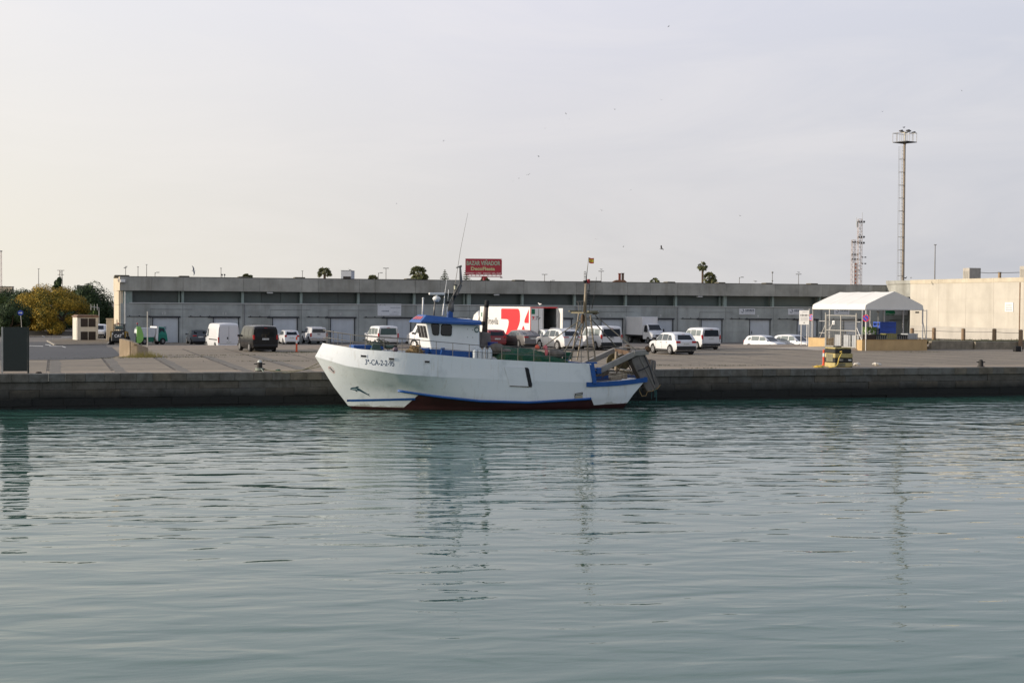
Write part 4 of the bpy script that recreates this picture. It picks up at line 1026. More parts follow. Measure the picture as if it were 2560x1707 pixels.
# fishing net pile
m, nt, bs = newmat('net_green')
cc = nt.coord('Object'); a_ = nt.noise(cc, 2.2, 6, .7); b_ = nt.noise(cc, 22.0, 3, .7)
col = nt.ramp(a_, [(.28, rgb(20, 52, 42)), (.5, rgb(30, 90, 64)), (.62, rgb(78, 92, 62)), (.78, rgb(112, 104, 84))])
nt.l(nt.mix(1.0, col, nt.ramp(b_, [(.3, .55), (.7, 1.15)]), 'MULTIPLY'), bs.inputs['Base Color']); bs.inputs['Roughness'].default_value = .95
bmp = nt.n('ShaderNodeBump'); bmp.inputs['Distance'].default_value = .06; nt.l(b_, bmp.inputs['Height']); nt.l(bmp.outputs[0], bs.inputs['Normal'])
NETM = m
from mathutils import noise as mnoise
xa, xb = PV(1232, 880, 73.6).x, PV(1424, 890, 73.6).x
q = MB(); rows = []
for i in range(60):
    t = i / 59; x = xa + (xb - xa) * t; zt = ztop(x - U0)
    hgt = interp([(0, .60), (.15, .70), (.3, .64), (.55, .60), (.72, .46), (.85, .32), (1, .18)], t) * min(1, 8 * t + .3) * min(1, 8 * (1 - t) + .3)
    row = [Vector((x, 72.66, zt - .7))]
    for j in range(15):
        s_ = j / 14; y = 72.72 + 3.6 * s_; n_ = mnoise.noise(Vector((x * 1.6, y * 1.8, 3))) * .13 + mnoise.noise(Vector((x * 5, y * 5, 7))) * .05
        z = zt - .45 + (hgt + .42) * math.sin(math.pi * min(1, max(0, s_ * .86 + .10))) ** .4 + n_
        row.append(Vector((x, y, z)))
    rows.append(row)
q.grid(rows); tag(q.build('fishing_net', NETM, smooth=True), 'big heap of green trawl net on the deck behind the railing', 'fishing net')
NETR = mat('net_grey', rgb(112, 106, 98), .95, 0, .3, 3, .04)
for (px, py, sx, sz, lab) in ((1240, 872, .42, .30, 'grey brown bundle of netting next to the white jugs'), (1262, 878, .40, .14, 'low pale net roll on the green net by the funnel'), (1392, 884, .50, .22, 'dark grey bundle of netting under the mast stays')):
    P = PV(px, py, 73.5); q = MB(); q.ell((0, 0, 0), (sx, .4, sz), 18, 10)
    for k, p in enumerate(q.v): q.v[k] = p * (1 + .18 * mnoise.noise(p * 4 + Vector((px, 0, 0))))
    o = tag(q.build('net_bundle', NETR, smooth=True), lab, 'net bundle', 'net bundles on the boat deck'); o.location = P
for px, py, r_, lab in ((1343, 868.5, .13, 'round orange float on the green net'), (1363.5, 869, .12, 'pale pink float on the green net near the mast')):
    P = PV(px, py, 73.7); q = MB(); q.ell((0, 0, 0), (r_, r_, r_ * 1.05), 14, 10); q.tube([(0, 0, r_ * .9), (0, 0, r_ * 1.25)], .03)
    o = tag(q.build('net_float', mat('float_orange' if 'orange' in lab else 'float_pink', rgb(226, 104, 74) if 'orange' in lab else rgb(206, 108, 112), .6), smooth=True), lab, 'float'); o.location = P
P = PV(1366, 880, 73.3); q = MB(); q.ell((0, 0, 0), (.09, .1, .24), 12, 8); o = tag(q.build('net_float', mat('float_pink', rgb(206, 108, 112), .6), smooth=True), 'long faded pink float hanging on the net side', 'float'); o.location = P
JUG = mat('jug_plastic', rgb(206, 212, 214), .35, 0, .08, 3)
jl = ['nearest the wheelhouse', 'in the middle of the row', 'nearest the funnel', 'at the end by the nets']
for k in range(4):
    P = PV(1187 + k * 12.4, 895, 72.98)
    t = thing('water_jug', 'bulky white plastic jug on the boat deck, ' + jl[k], 'jug', (P.x, P.y, P.z - .05), rnd.uniform(-.5, .5), 'white plastic jugs along the boat railing')
    q = MB(); prof = [(.0, 0), (.13, .0), (.142, .05), (.134, .2), (.142, .36), (.136, .44), (.09, .50), (.045, .53), (.04, .56), (0, .56)]
    q.grid([[Vector((r_ * math.cos(a) * (1.0 if abs(math.cos(a)) < .9 else .95), r_ * math.sin(a) * 1.2, z_)) for a in [2 * math.pi * i / 16 for i in range(16)]] for r_, z_ in prof], True); q.build('bottle', JUG, t, smooth=True)
    q = MB(); q.cone((0, 0, .55), (0, 0, .60), .045, .045, 10); q.build('cap', JUG, t)
    q = MB(); q.tube([(-.08, -.10, .46), (-.05, -.10, .56), (.05, -.10, .56), (.08, -.10, .46)], .014, 5); q.build('handle', JUG, t)
P = PV(1231.5, 868, 73.9); t = thing('drum', 'blue plastic drum beside the brown funnel casing', 'drum', (P.x, P.y, P.z)); q = MB(); q.cone((0, 0, 0), (0, 0, .26), .27, .25, 16); q.build('barrel', mat('drum_blue', rgb(30, 62, 140), .5), t); q = MB(); q.torus((0, 0, .25), .255, .02, 'z'); q.build('rim', mat('drum_blue', rgb(30, 62, 140), .5), t)
P = PV(1418, 893, 73.9); t = thing('tub', 'round green plastic tub at the foot of the ladder mast', 'tub', (P.x, P.y, P.z - .1)); q = MB(); q.cone((0, 0, 0), (0, 0, .34), .22, .27, 16, True); q.build('barrel', mat('tub_green', rgb(20, 96, 70), .5), t); q = MB(); q.torus((0, 0, .34), .27, .022, 'z'); q.build('rim', mat('tub_green', rgb(20, 96, 70), .5), t)
# flag
fa = PV(*z6(735, 24), VM); q = MB(); rows = []
for j in range(9):
    row = []
    for i in range(13):
        a, b = i / 12, j / 8
        row.append(fa + Vector((.02 + a * .285, .05 * math.sin(a * 6), -.285 * b - .03 * a + .012 * math.sin(a * 7 + 1))))
    rows.append(row)
for j in range(8):
    q.use(0 if j in (0, 1, 6, 7) else 1); q.grid([rows[j], rows[j + 1]])
cx_ = rows[4][5] + Vector((0, -.06, 0)); q.use(2); q.disc(cx_, .03, 10, 'y', .01)
tag(q.build('flag', [mat('flag_red', rgb(196, 70, 56), .8), mat('flag_yellow', rgb(236, 204, 70), .8), mat('flag_crest', rgb(130, 106, 60), .8)]), 'small red and yellow striped flag at the mast top', 'flag')
# trawl doors hanging at the stern
DOORP = mat('trawl_plate', rgb(116, 112, 108), .5, .3, .25, 2.2, .01, streak=.75)
def trawl(label, corners, v, th, dx):
    pts = rounded([pb(*z7(*c_), v) for c_ in corners], .18); pts = [p + Vector((U0, VC, 0)) for p in pts]
    cen = sum(pts, Vector()) / len(pts)
    t = thing('trawl_door', label, 'trawl door', cen, 0, 'trawl doors at the stern')
    q = MB(); q.prism([p - cen for p in pts], (-.10, th, 0)); q.build('plate', DOORP, t, bevel=.03)
    a, b = pts[2] - cen, pts[9] - cen; c_, d_ = pts[6] - cen, pts[13] - cen
    q = MB(); q.beam((pts[0] + pts[1]) / 2 * 0 + (a * .45 + c_ * .55) + Vector((0, -.02, 0)), (b * .55 + d_ * .45) + Vector((0, -.02, 0)), .05, .06); q.build('rib', RAILM, t)
    q = MB(); q.prism([p * 1.03 + Vector((-.02, .02, 0)) for p in [x - cen for x in pts]], (-.16, th * .8, 0)); q.build('backing', mat('door_back', rgb(60, 52, 46), .7, 0, .25, 3), t)
    return t, pts
T1, pts = trawl('battered grey steel trawl door hanging outermost off the stern', [(1265, 560), (1505, 430), (1800, 1030), (1570, 1165)], 73.0, .12, 0)
q = MB(); q.tube([PV(*z7(1490, 470), 72.96), PV(*z7(1600, 700), 72.96), PV(*z7(1690, 1000), 72.96)], .02); q.tube([PV(*z7(1390, 760), 72.95), PV(*z7(1480, 730), 72.95), PV(*z7(1590, 670), 72.95)], .025); q.build('weld_seam', DARKM, T1, world=True)
T2, pts2 = trawl('second trawl door tucked darkly behind the first at the stern', [(1620, 560), (1720, 590), (1700, 900), (1600, 800)], 76.0, .15, 0)
q = MB(); q.tube([PV(*z7(1400, 1000), 73), PV(*z7(1420, 1130), 73), PV(*z7(1460, 1210), 73), PV(*z7(1530, 1205), 73), PV(*z7(1558, 1130), 73), PV(*z7(1640, 1120), 73), PV(*z7(1740, 1075), 73), PV(*z7(1790, 1010), 73)], .022, 6); tag(q.build('rope', ROPE), 'loose rope looping under the hanging trawl door', 'rope')
for k, (xx, y1) in enumerate(((1690, 1230), (1715, 1300), (1630, 1270))):
    q = MB(); q.tube([PV(*z7(xx - 10, 1080), 73), PV(*z7(xx + 6, 1160), 73), PV(*z7(xx, y1), 73)], .03 - .008 * k, 5)
    tag(q.build('net_strand', mat('strand_teal', rgb(40, 84, 82), .8)), ['short teal strand of netting dangling below the trawl door', 'longest teal net strand dangling by the trawl door', 'thin teal strand dangling nearest the hull'][k], 'net strand', 'teal strands under the trawl door')
# ------------------------------------------------------------------ vehicles
GLASSC = mat('car_glass', rgb(22, 26, 30), 0.06, 0, 0.05, 2)
GLASSL = mat('car_glass_sky_pale', rgb(120, 128, 128), 0.08, 0, 0.08, 2)  # palest side glass, with the reflected sky painted into its colour
GLASSS = mat('car_glass_sky_side', rgb(74, 82, 86), 0.05, 0, 0.06, 2)  # usual side glass, lightened in colour to stand for sky reflection
TYRE = mat('tyre_rubber', rgb(26, 26, 27), 0.85, 0, 0.15, 6)
RIMM = mat('alloy_rim', rgb(170, 170, 172), 0.35, 0.6, 0.08, 6)
RIMS = mat('steel_rim', rgb(120, 120, 120), 0.5, 0.4, 0.1, 6)
TAIL = mat('tail_lens', rgb(170, 22, 24), 0.2, 0, 0.1, 5)
HEADL = mat('head_lens', rgb(200, 204, 206), 0.12, 0, 0.05, 5)
PLATE = mat('number_plate_white', rgb(210, 212, 210), 0.5, 0, 0.05, 5)
PLTX = mat('plate_ink', rgb(40, 42, 46), 0.6)
TRIM = mat('black_plastic', rgb(30, 31, 33), 0.65, 0, 0.12, 5)
CHROME = mat('chrome', rgb(190, 190, 192), 0.2, 0.9, 0.05, 5)
def paint(name, r, g, b, metal=0.0): return mat(name, rgb(r, g, b), 0.38, metal, 0.035, 1.2, 0, coat=0.35)
PWHITE = paint('paint_white', 210, 211, 213); PBLACK = mat('paint_black', rgb(9, 9, 11), .18, 0, .03, 1.2); PRED = paint('paint_red', 118, 20, 26); PGREY = paint('paint_grey', 112, 110, 110, .3)
PSILV = paint('paint_white_pearl', 206, 206, 206); PDGREY = paint('paint_dark_grey', 62, 68, 76, .3)

# shapes: top outline (x from tail to nose, height), shoulder line, sizes
KIND = {
 'suv': dict(L=4.40, W=1.90, H=1.65, bot=.24, wr=.36, ax=(-1.33, 1.36), belt=[(-2.2, 1.06), (.9, .98), (2.2, .80)],
   top=[(-2.2, .62), (-2.16, .98), (-2.02, 1.08), (-1.70, 1.50), (-1.40, 1.60), (-.6, 1.65), (.1, 1.62), (.45, 1.52), (1.10, 1.04), (1.9, .93), (2.12, .84), (2.2, .60)],
   rear=(1.12, 1.46, .62, .50), ws=(.50, 1.10, .60, .52, 1.08, 1.48), side=[(-1.62, -.98, 1.06, 1.44), (-.92, -.10, 1.04, 1.50), (-.02, .86, 1.02, 1.48)], tail=(.86, 1.02, .52, .88), plate=.82),
 'bigsuv': dict(L=4.85, W=1.95, H=1.72, bot=.26, wr=.39, ax=(-1.45, 1.50), belt=[(-2.42, 1.10), (.9, 1.02), (2.42, .88)],
   top=[(-2.42, .62), (-2.38, 1.02), (-2.24, 1.12), (-1.84, 1.54), (-1.5, 1.65), (-.6, 1.72), (.1, 1.69), (.5, 1.58), (1.15, 1.10), (2.1, 1.0), (2.36, .88), (2.42, .6)],
   rear=(1.16, 1.52, .66, .52), ws=(.55, 1.14, .62, .54, 1.14, 1.54), side=[(-1.72, -1.02, 1.12, 1.50), (-.96, -.08, 1.09, 1.57), (.0, .92, 1.06, 1.54)], tail=(.98, 1.10, .42, .90), plate=.86, rails=True),
 'hatch': dict(L=4.05, W=1.75, H=1.50, bot=.20, wr=.31, ax=(-1.26, 1.26), belt=[(-2.02, .95), (.9, .90), (2.02, .72)],
   top=[(-2.02, .55), (-1.99, .88), (-1.92, .98), (-1.66, 1.34), (-1.45, 1.45), (-.5, 1.50), (.15, 1.47), (.5, 1.36), (1.12, .93), (1.75, .82), (1.96, .72), (2.02, .5)],
   rear=(1.0, 1.36, .60, .50), ws=(.56, 1.12, .58, .50, .97, 1.33), side=[(-1.52, -1.1, 1.0, 1.28), (-1.02, -.12, .96, 1.37), (-.04, .86, .94, 1.34)], tail=(.78, .98, .56, .80), plate=.72),
 'sedan': dict(L=4.80, W=1.85, H=1.47, bot=.20, wr=.33, ax=(-1.38, 1.45), belt=[(-2.4, .98), (.9, .93), (2.4, .76)],
   top=[(-2.4, .60), (-2.37, .98), (-2.30, 1.05), (-1.95, 1.07), (-1.30, 1.30), (-.85, 1.42), (-.2, 1.47), (.35, 1.43), (.6, 1.34), (1.25, .95), (2.1, .84), (2.36, .72), (2.4, .5)],
   rear=(1.10, 1.38, .62, .50), ws=(.64, 1.26, .60, .52, .99, 1.32), side=[(-1.45, -.92, 1.05, 1.27), (-.85, -.05, 1.0, 1.36), (.03, .98, .98, 1.32)], tail=(.84, .96, .46, .86), plate=.78),
 'mpv': dict(L=4.25, W=1.80, H=1.80, bot=.22, wr=.32, ax=(-1.32, 1.38), belt=[(-2.12, 1.10), (.9, 1.02), (2.12, .86)],
   top=[(-2.12, 1.66), (-2.08, 1.74), (-1.9, 1.80), (-.6, 1.81), (.3, 1.78), (.62, 1.68), (1.25, 1.12), (1.85, .98), (2.06, .86), (2.12, .55)],
   rear=(1.10, 1.62, .70, .62), ws=(.66, 1.27, .64, .56, 1.16, 1.66), side=[(-1.85, -1.10, 1.14, 1.60), (-1.0, -.10, 1.12, 1.62), (.0, .98, 1.08, 1.58)], tail=(.86, 1.22, .72, .84), plate=.92, flat=True),
 'van': dict(L=4.95, W=1.95, H=1.95, bot=.24, wr=.34, ax=(-1.45, 1.60), belt=[(-2.47, 1.16), (1.1, 1.08), (2.47, .95)],
   top=[(-2.47, 1.76), (-2.42, 1.88), (-2.2, 1.94), (-.6, 1.95), (.6, 1.93), (.98, 1.82), (1.62, 1.20), (2.2, 1.05), (2.42, .92), (2.47, .6)],
   rear=(1.12, 1.72, .78, .70), ws=(1.02, 1.64, .70, .62, 1.26, 1.80), side=[(-2.15, -1.15, 1.20, 1.72), (-1.05, .10, 1.18, 1.74), (.22, 1.32, 1.14, 1.70)], tail=(.92, 1.26, .78, .92), plate=.96, flat=True),
 'highvan': dict(L=5.6, W=2.05, H=2.5, bot=.28, wr=.36, ax=(-1.75, 1.85), belt=[(-2.8, 1.25), (1.3, 1.2), (2.8, 1.05)],
   top=[(-2.8, 2.28), (-2.74, 2.42), (-2.5, 2.49), (-.6, 2.50), (1.1, 2.46), (1.5, 2.28), (2.1, 1.42), (2.6, 1.2), (2.76, 1.0), (2.8, .6)],
   rear=None, ws=(1.55, 2.10, .74, .66, 1.46, 2.2), side=[(.95, 1.80, 1.26, 1.94)], tail=(.72, 1.24, .86, .97), plate=.8, flat=True),
}
def vehicle(kind, name, label, cat, pos, head, body_m, group=None, glass=None, rim=None, lights='rear', cladding=False, beacon=False, side_glass=None):
    K_ = KIND[kind]; L, W, H = K_['L'], K_['W'], K_['H']; hw = W / 2
    glass = glass or GLASSC; side_glass = side_glass or (GLASSS if glass is GLASSC else glass); rim = rim or RIMM
    t = thing(name, label, cat, pos, head, group)
    top = K_['top']; belt = K_['belt']; bot = K_['bot']
    def ztp(x): return interp(top, x)
    def plan(x):
        s = abs(x) / (L / 2); k = 4.0 if (x > 0 or not K_.get('flat')) else 12.0
        return hw * (1 - (.16 if x > 0 else (.12 if not K_.get('flat') else .03)) * s ** k)
    tumble = .155 if not K_.get('flat') else .095
    def section(x):
        zt = ztp(x); zb = min(interp(belt, x), zt - .02); w = plan(x); zm = bot + (zb - bot) * .55
        g = max(0.0, zt - zb); f = min(1, g / max(.05, H - interp(belt, 0)))
        w2 = w * (1 - tumble * f) if g > .08 else w * .97
        lo = bot + (.08 if abs(x) > L / 2 - .3 else 0)
        return [(w * .90, lo), (w * .975, lo + .10), (w, zm), (w * .985, zb), (w2 - (.0), zb + g * .72), (w2 * .93, zb + g * .95), (w2 * .72, zt), (0, zt + (.02 if g > .3 else .012))]
    stations = sorted(set([p[0] for p in top] + [-L / 2 + L * i / 36 for i in range(37)]))
    rows = []
    for x in stations:
        s = section(x); rows.append([Vector((x, y, z)) for y, z in s] + [Vector((x, -y, z)) for y, z in reversed(s[:-1])])
    q = MB(); q.grid(rows)
    q.add(rows[0], [tuple(range(len(rows[0]) - 1, -1, -1))]); q.add(rows[-1], [tuple(range(len(rows[-1])))])
    for r0, r1 in zip(rows, rows[1:]): q.add([r0[0], r1[0], r1[-1], r0[-1]], [(0, 1, 2, 3)])
    q.use(1)
    for ax in K_['ax']:                                              # dark wheel arches
        for s in (-1, 1):
            y = s * (plan(ax) + .006); arc = [Vector((ax + (K_['wr'] * 1.17) * math.cos(a), y, K_['wr'] + K_['wr'] * 1.17 * math.sin(a))) for a in [math.pi * 1.12 * i / 16 - .19 for i in range(17)]]
            q.add(arc, [tuple(range(17)) if s < 0 else tuple(range(16, -1, -1))])
    o = q.build('body', [body_m, TRIM], t)
    for p in o.data.polygons: p.use_smooth = True
    try: o.data.set_sharp_from_angle(angle=R(38))
    except Exception: pass
    def ys(x, z):
        s = section(x); return interp([(b, a) for a, b in s[:6]], z)
    # glazing
    for s in (-1, 1):
        for xa, xb, z0, z1 in K_['side']:
            rws = []
            for j in range(5):
                b = j / 4; z = z0 + (z1 - z0) * b; row = []
                a0, a1 = xa, xb
                if (xa, xb, z0, z1) == K_['side'][-1]: a1 = xb - (xb - xa) * .42 * b
                if (xa, xb, z0, z1) == K_['side'][0] and not K_.get('flat'): a0 = xa + (xb - xa) * .45 * b
                for i in range(7):
                    x = a0 + (a1 - a0) * i / 6; row.append(Vector((x, s * (ys(x, min(z, ztp(x) - .03)) + .008), min(z, ztp(x) - .03))))
                rws.append(row if s < 0 else row[::-1])
            g = MB(); g.grid(rws); g.build('side_window', side_glass, t)
    def xrear(z):
        for (a, p), (b, q_) in zip(top, top[1:]):
            if p <= z <= q_: return a + (b - a) * (z - p) / max(1e-6, q_ - p)
        return -L / 2
    if K_['rear']:
        z0, z1, y0, y1 = K_['rear']; rws = []
        for j in range(5):
            z = z0 + (z1 - z0) * j / 4; yy = y0 + (y1 - y0) * j / 4
            xx = (-L / 2 if z <= top[0][1] else xrear(z)) - .018
            rws.append([Vector((xx, yy * (1 - i / 3), z)) for i in range(7)])
        g = MB(); g.grid(rws); g.build('rear_window', glass, t)
    x0, x1, y0, y1, z0, z1 = K_['ws']; rws = []
    for j in range(6):
        x = x1 + (x0 - x1) * j / 5; yy = y0 + (y1 - y0) * j / 5
        nz_ = .022
        rws.append([Vector((x + .012, yy * (1 - i / 3) * 1.12, ztp(x) + nz_)) for i in range(7)])
    g = MB(); g.grid(rws); g.build('windscreen', GLASSC, t)
    # wheels
    for ax in K_['ax']:
        for s in (-1, 1):
            r = K_['wr']; yo = s * (plan(ax) + .018); yi = s * (plan(ax) - .20)
            g = MB(); g.cone((ax, yi, r), (ax, yo, r), r, r, 20); wo = g.build('wheel', TYRE, t)
            g = MB(); yr = yo + s * .008; g.disc((ax, yr, r), r * .62, 18, 'y', .012); 
            g.use(1)
            for k in range(5):
                a = k * 2 * math.pi / 5 + .3; c_ = Vector((ax + r * .38 * math.cos(a), yr + s * .009, r + r * .38 * math.sin(a)))
                g.box(c_, (r * .26, .006, r * .16), mtx=Matrix.Rotation(-a, 3, 'Y'))
            g.build('rim', [rim, TRIM], wo)
    # lamps, plates, mirrors, bumpers, handles
    zt0, zt1, ya, yb = K_['tail']; xt = -L / 2
    for s in (-1, 1):
        g = MB(); ym = (ya + yb) / 2; zc = (zt0 + zt1) / 2
        c_x = (xrear(zc) if zc > top[0][1] else xt)
        g.box((c_x + .06, s * (plan(-L / 2 + .05) * .985 - (yb - ya) / 2 + .006), zc), (.17, yb - ya, zt1 - zt0)); g.build('tail_light', TAIL, t, bevel=.02)
        zn = ztp(L / 2 - .16) - .14
        g = MB(); g.box((L / 2 - .14, s * (plan(L / 2 - .1) - .17), zn), (.24, .34, .14)); g.build('headlight', HEADL, t, bevel=.03)
        g = MB(); xm = K_['ws'][1] - .22; zm = interp(belt, xm) + .10; g.box((xm, s * (plan(xm) + .10), zm), (.14, .22, .15)); g.box((xm, s * (plan(xm) - .0), zm - .03), (.08, .14, .05)); g.build('wing_mirror', TRIM if kind in ('van', 'highvan') or cladding else body_m, t, bevel=.03)
        for xa, xb, z0, z1 in K_['side'][-2:]:
            xx = xa + .10; g = MB(); g.box((xx, s * (ys(xx, z0 - .14) + .012), z0 - .14), (.17, .03, .035)); g.build('door_handle', body_m if not cladding else TRIM, t)
    for sx, xx in ((-1, -L / 2 - .012), (1, L / 2 + .012)):
        zp = K_['plate'] if sx < 0 else .46
        if sx < 0 and xrear(zp) > -L / 2: xx = min(-L / 2, xrear(zp)) - .012
        g = MB(); g.box((xx, 0, zp), (.02, .50, .115)); g.use(1)
        for k in range(7):
            if k == 4: continue
            g.box((xx + sx * .012, -.19 + k * .063, zp), (.004, .024, .05))
        g.build('number_plate', [PLATE, PLTX], t)
    bm = TRIM if (cladding or kind in ('van', 'mpv') and cladding is not None) else body_m
    for sx in (-1, 1):
        g = MB(); hb = .34 if cladding else .22
        if sx > 0: hb = .22
        g.box((sx * (L / 2 - .10), 0, bot + .08 + hb / 2), (.26, W * (.955 if K_.get('flat') else .86), hb)); g.build('bumper', bm if sx < 0 else TRIM, t, bevel=.06, seg=2)
    g = MB(); g.box((0, 0, bot - .03), (L * .86, W * .74, .16)); g.build('underbody', TRIM, t)
    if kind == 'suv' and cladding:
        for s in (-1, 1):
            g = MB(); g.box((0, s * (hw - .03), bot + .09), (L * .44, .06, .14)); g.build('sill', TRIM, t, bevel=.02)
    if K_.get('rails'):
        for s in (-1, 1):
            g = MB(); g.tube([(-1.5, s * .64, 1.66), (-1.3, s * .66, 1.73), (-.5, s * .66, 1.78), (.2, s * .65, 1.74), (.4, s * .63, 1.66)], .025, 6); g.build('roof_rail', CHROME, t)
    if K_['rear'] and kind not in ('sedan',):
        z0, z1, y0, y1 = K_['rear']; g = MB(); zz = z1 + .05
        g.box(((xrear(zz) if zz > top[0][1] else -L / 2) - .02, 0, zz), (.06, .22, .03)); g.build('brake_light', TAIL, t)
    if K_.get('flat'):
        g = MB(); zt_ = top[0][1]
        if kind != 'mpv': g.box((-L / 2 - .006, 0, (bot + .35 + zt_) / 2), (.012, .014, zt_ - bot - .45))
        g.box((-L / 2 - .006, 0, bot + .36), (.012, W * .84, .014))
        for s in (-1, 1): g.box((-L / 2 - .006, s * W * .42, (bot + .35 + zt_) / 2), (.012, .014, zt_ - bot - .5))
        g.build('door_seam', TRIM, t)
    for s in (-1, 1):
        for xa, xb, z0, z1 in K_['side'][-2:]:
            g = MB(); zs = [bot + .2, (bot + z0) / 2, z0 - .02]
            for za, zb_ in zip(zs, zs[1:]): g.beam((xb + .03, s * (ys(xb, za) + .001), za), (xb + .03, s * (ys(xb, zb_) + .001), zb_), .012, .012)
            g.build('door_seam', TRIM, t)
    if kind == 'highvan':
        g = MB(); g.box((-L / 2 - .015, .12, 1.15), (.03, .10, .2)); g.build('rear_handle', TRIM, t)
        g = MB()
        for s in (-1, 1): g.box((-.9, s * (plan(-.9) + .004), 1.0), (3.2, .02, .09))
        g.build('side_moulding', TRIM, t)
    if kind == 'van':
        g = MB(); g.tube([(.4, .25, 1.95), (.3, .25, 2.05)], .015); g.build('aerial', TRIM, t)
        g = MB(); g.box((-L / 2 - .015, 0, 1.06), (.03, .34, .06)); g.build('tailgate_handle', TRIM, t)
    return t
def rear_at(px, py, z, head, L):      # centre of a vehicle whose tail stands at a ground point
    P = PG(px, py, z); return (P.x + math.cos(head) * L / 2, P.y + math.sin(head) * L / 2, z)
def veh(kind, name, label, cat, px, py, deg, paint_m, z=QZ, **kw):
    h_ = R(deg); return vehicle(kind, name, label, cat, rear_at(px, py, z, h_, KIND[kind]['L']), h_, paint_m, kw.pop('group', 'vehicles parked on the quay yard'), **kw)
veh('van', 'parked_van', 'black van with silver rims and tinted rear window standing alone on the quay', 'van', 664, 880, 97, PBLACK, cladding=None, side_glass=GLASSC)
veh('suv', 'parked_car', 'white compact suv with black lower cladding, parked nearest the quay edge', 'car', 1716, 887, 95, PWHITE, cladding=True)
veh('bigsuv', 'parked_car', 'white large suv with chrome roof rails behind the ladder mast', 'car', 1434, 876.5, 100, PSILV)
veh('van', 'parked_van', 'white passenger van with dark rear window behind the mast ladder', 'van', 1529, 876, 93, PWHITE, cladding=True, side_glass=GLASSL)
veh('sedan', 'parked_car', 'grey fastback sedan between the red car and the white suv', 'car', 1333, 869.5, 97, PGREY)
veh('hatch', 'parked_car', 'dark red hatchback behind the boat funnel', 'car', 1244, 868.5, 88, PRED)
veh('mpv', 'parked_van', 'white glazed van with tall red tail lights, right behind a white suv', 'van', 1778, 874, 93, PWHITE, side_glass=GLASSL)
veh('hatch', 'parked_car', 'white hatchback almost hidden between the black clad suv and the glazed van', 'car', 1714, 878, 92, PWHITE)
veh('mpv', 'parked_van', 'white boxy van with clear rear window behind the bow railing', 'van', 971, 870.5, 94, PWHITE, glass=mat('car_glass_teal', rgb(64, 84, 84), .08), side_glass=GLASSL)
veh('hatch', 'parked_car', 'white car half hidden behind the grey sedan and the large suv', 'car', 1385, 867, 96, PWHITE)
veh('hatch', 'parked_car', 'white hatchback before a warehouse door with a gull at its bumper', 'car', 730, 861, 91, PWHITE, z=LZ)
veh('sedan', 'parked_car', 'dark grey car beside the tall white van, partly hidden by it', 'car', 502, 861, 93, PDGREY, z=LZ)
veh('highvan', 'parked_van', 'tall white windowless van with plain rear doors below the quay edge', 'van', 572, 877, 97, PWHITE, z=LZ)
P = PG(1034, 872, QZ); vehicle('highvan', 'parked_van', 'tall white panel van half hidden by the boat wheelhouse', 'van', (P.x + 2.1, P.y - .2, QZ), R(126), PWHITE, 'vehicles parked on the quay yard')
P = PG(1912, 878, LZ); vehicle('hatch', 'parked_car', 'white hatchback with rounded roof, lower half hidden by the quay edge', 'car', (P.x, P.y, LZ + .06), R(-64), PWHITE, 'vehicles parked on the quay yard', side_glass=GLASSL)
P = PG(1985, 878, LZ); vehicle('suv', 'parked_car', 'white crossover behind the notice board, lower half hidden by the quay edge', 'car', (P.x, P.y, LZ - .02), R(-64), PWHITE, 'vehicles parked on the quay yard', side_glass=GLASSL)
# far left: behind the transformer hut
P, _s = PGR(262, 846); vehicle('suv', 'parked_car', 'light car facing the camera beside the transformer hut, lamp glinting', 'car', (P.x - .6, P.y + 2.2, gz(P.x, P.y)), R(-98), PWHITE, 'vehicles parked on the quay yard')
vehicle('highvan', 'parked_van', 'tall white van behind the light car by the transformer hut', 'van', (P.x - 1.8, P.y + 10, gz(P.x, P.y + 10)), R(-98), PWHITE, 'vehicles parked on the quay yard')

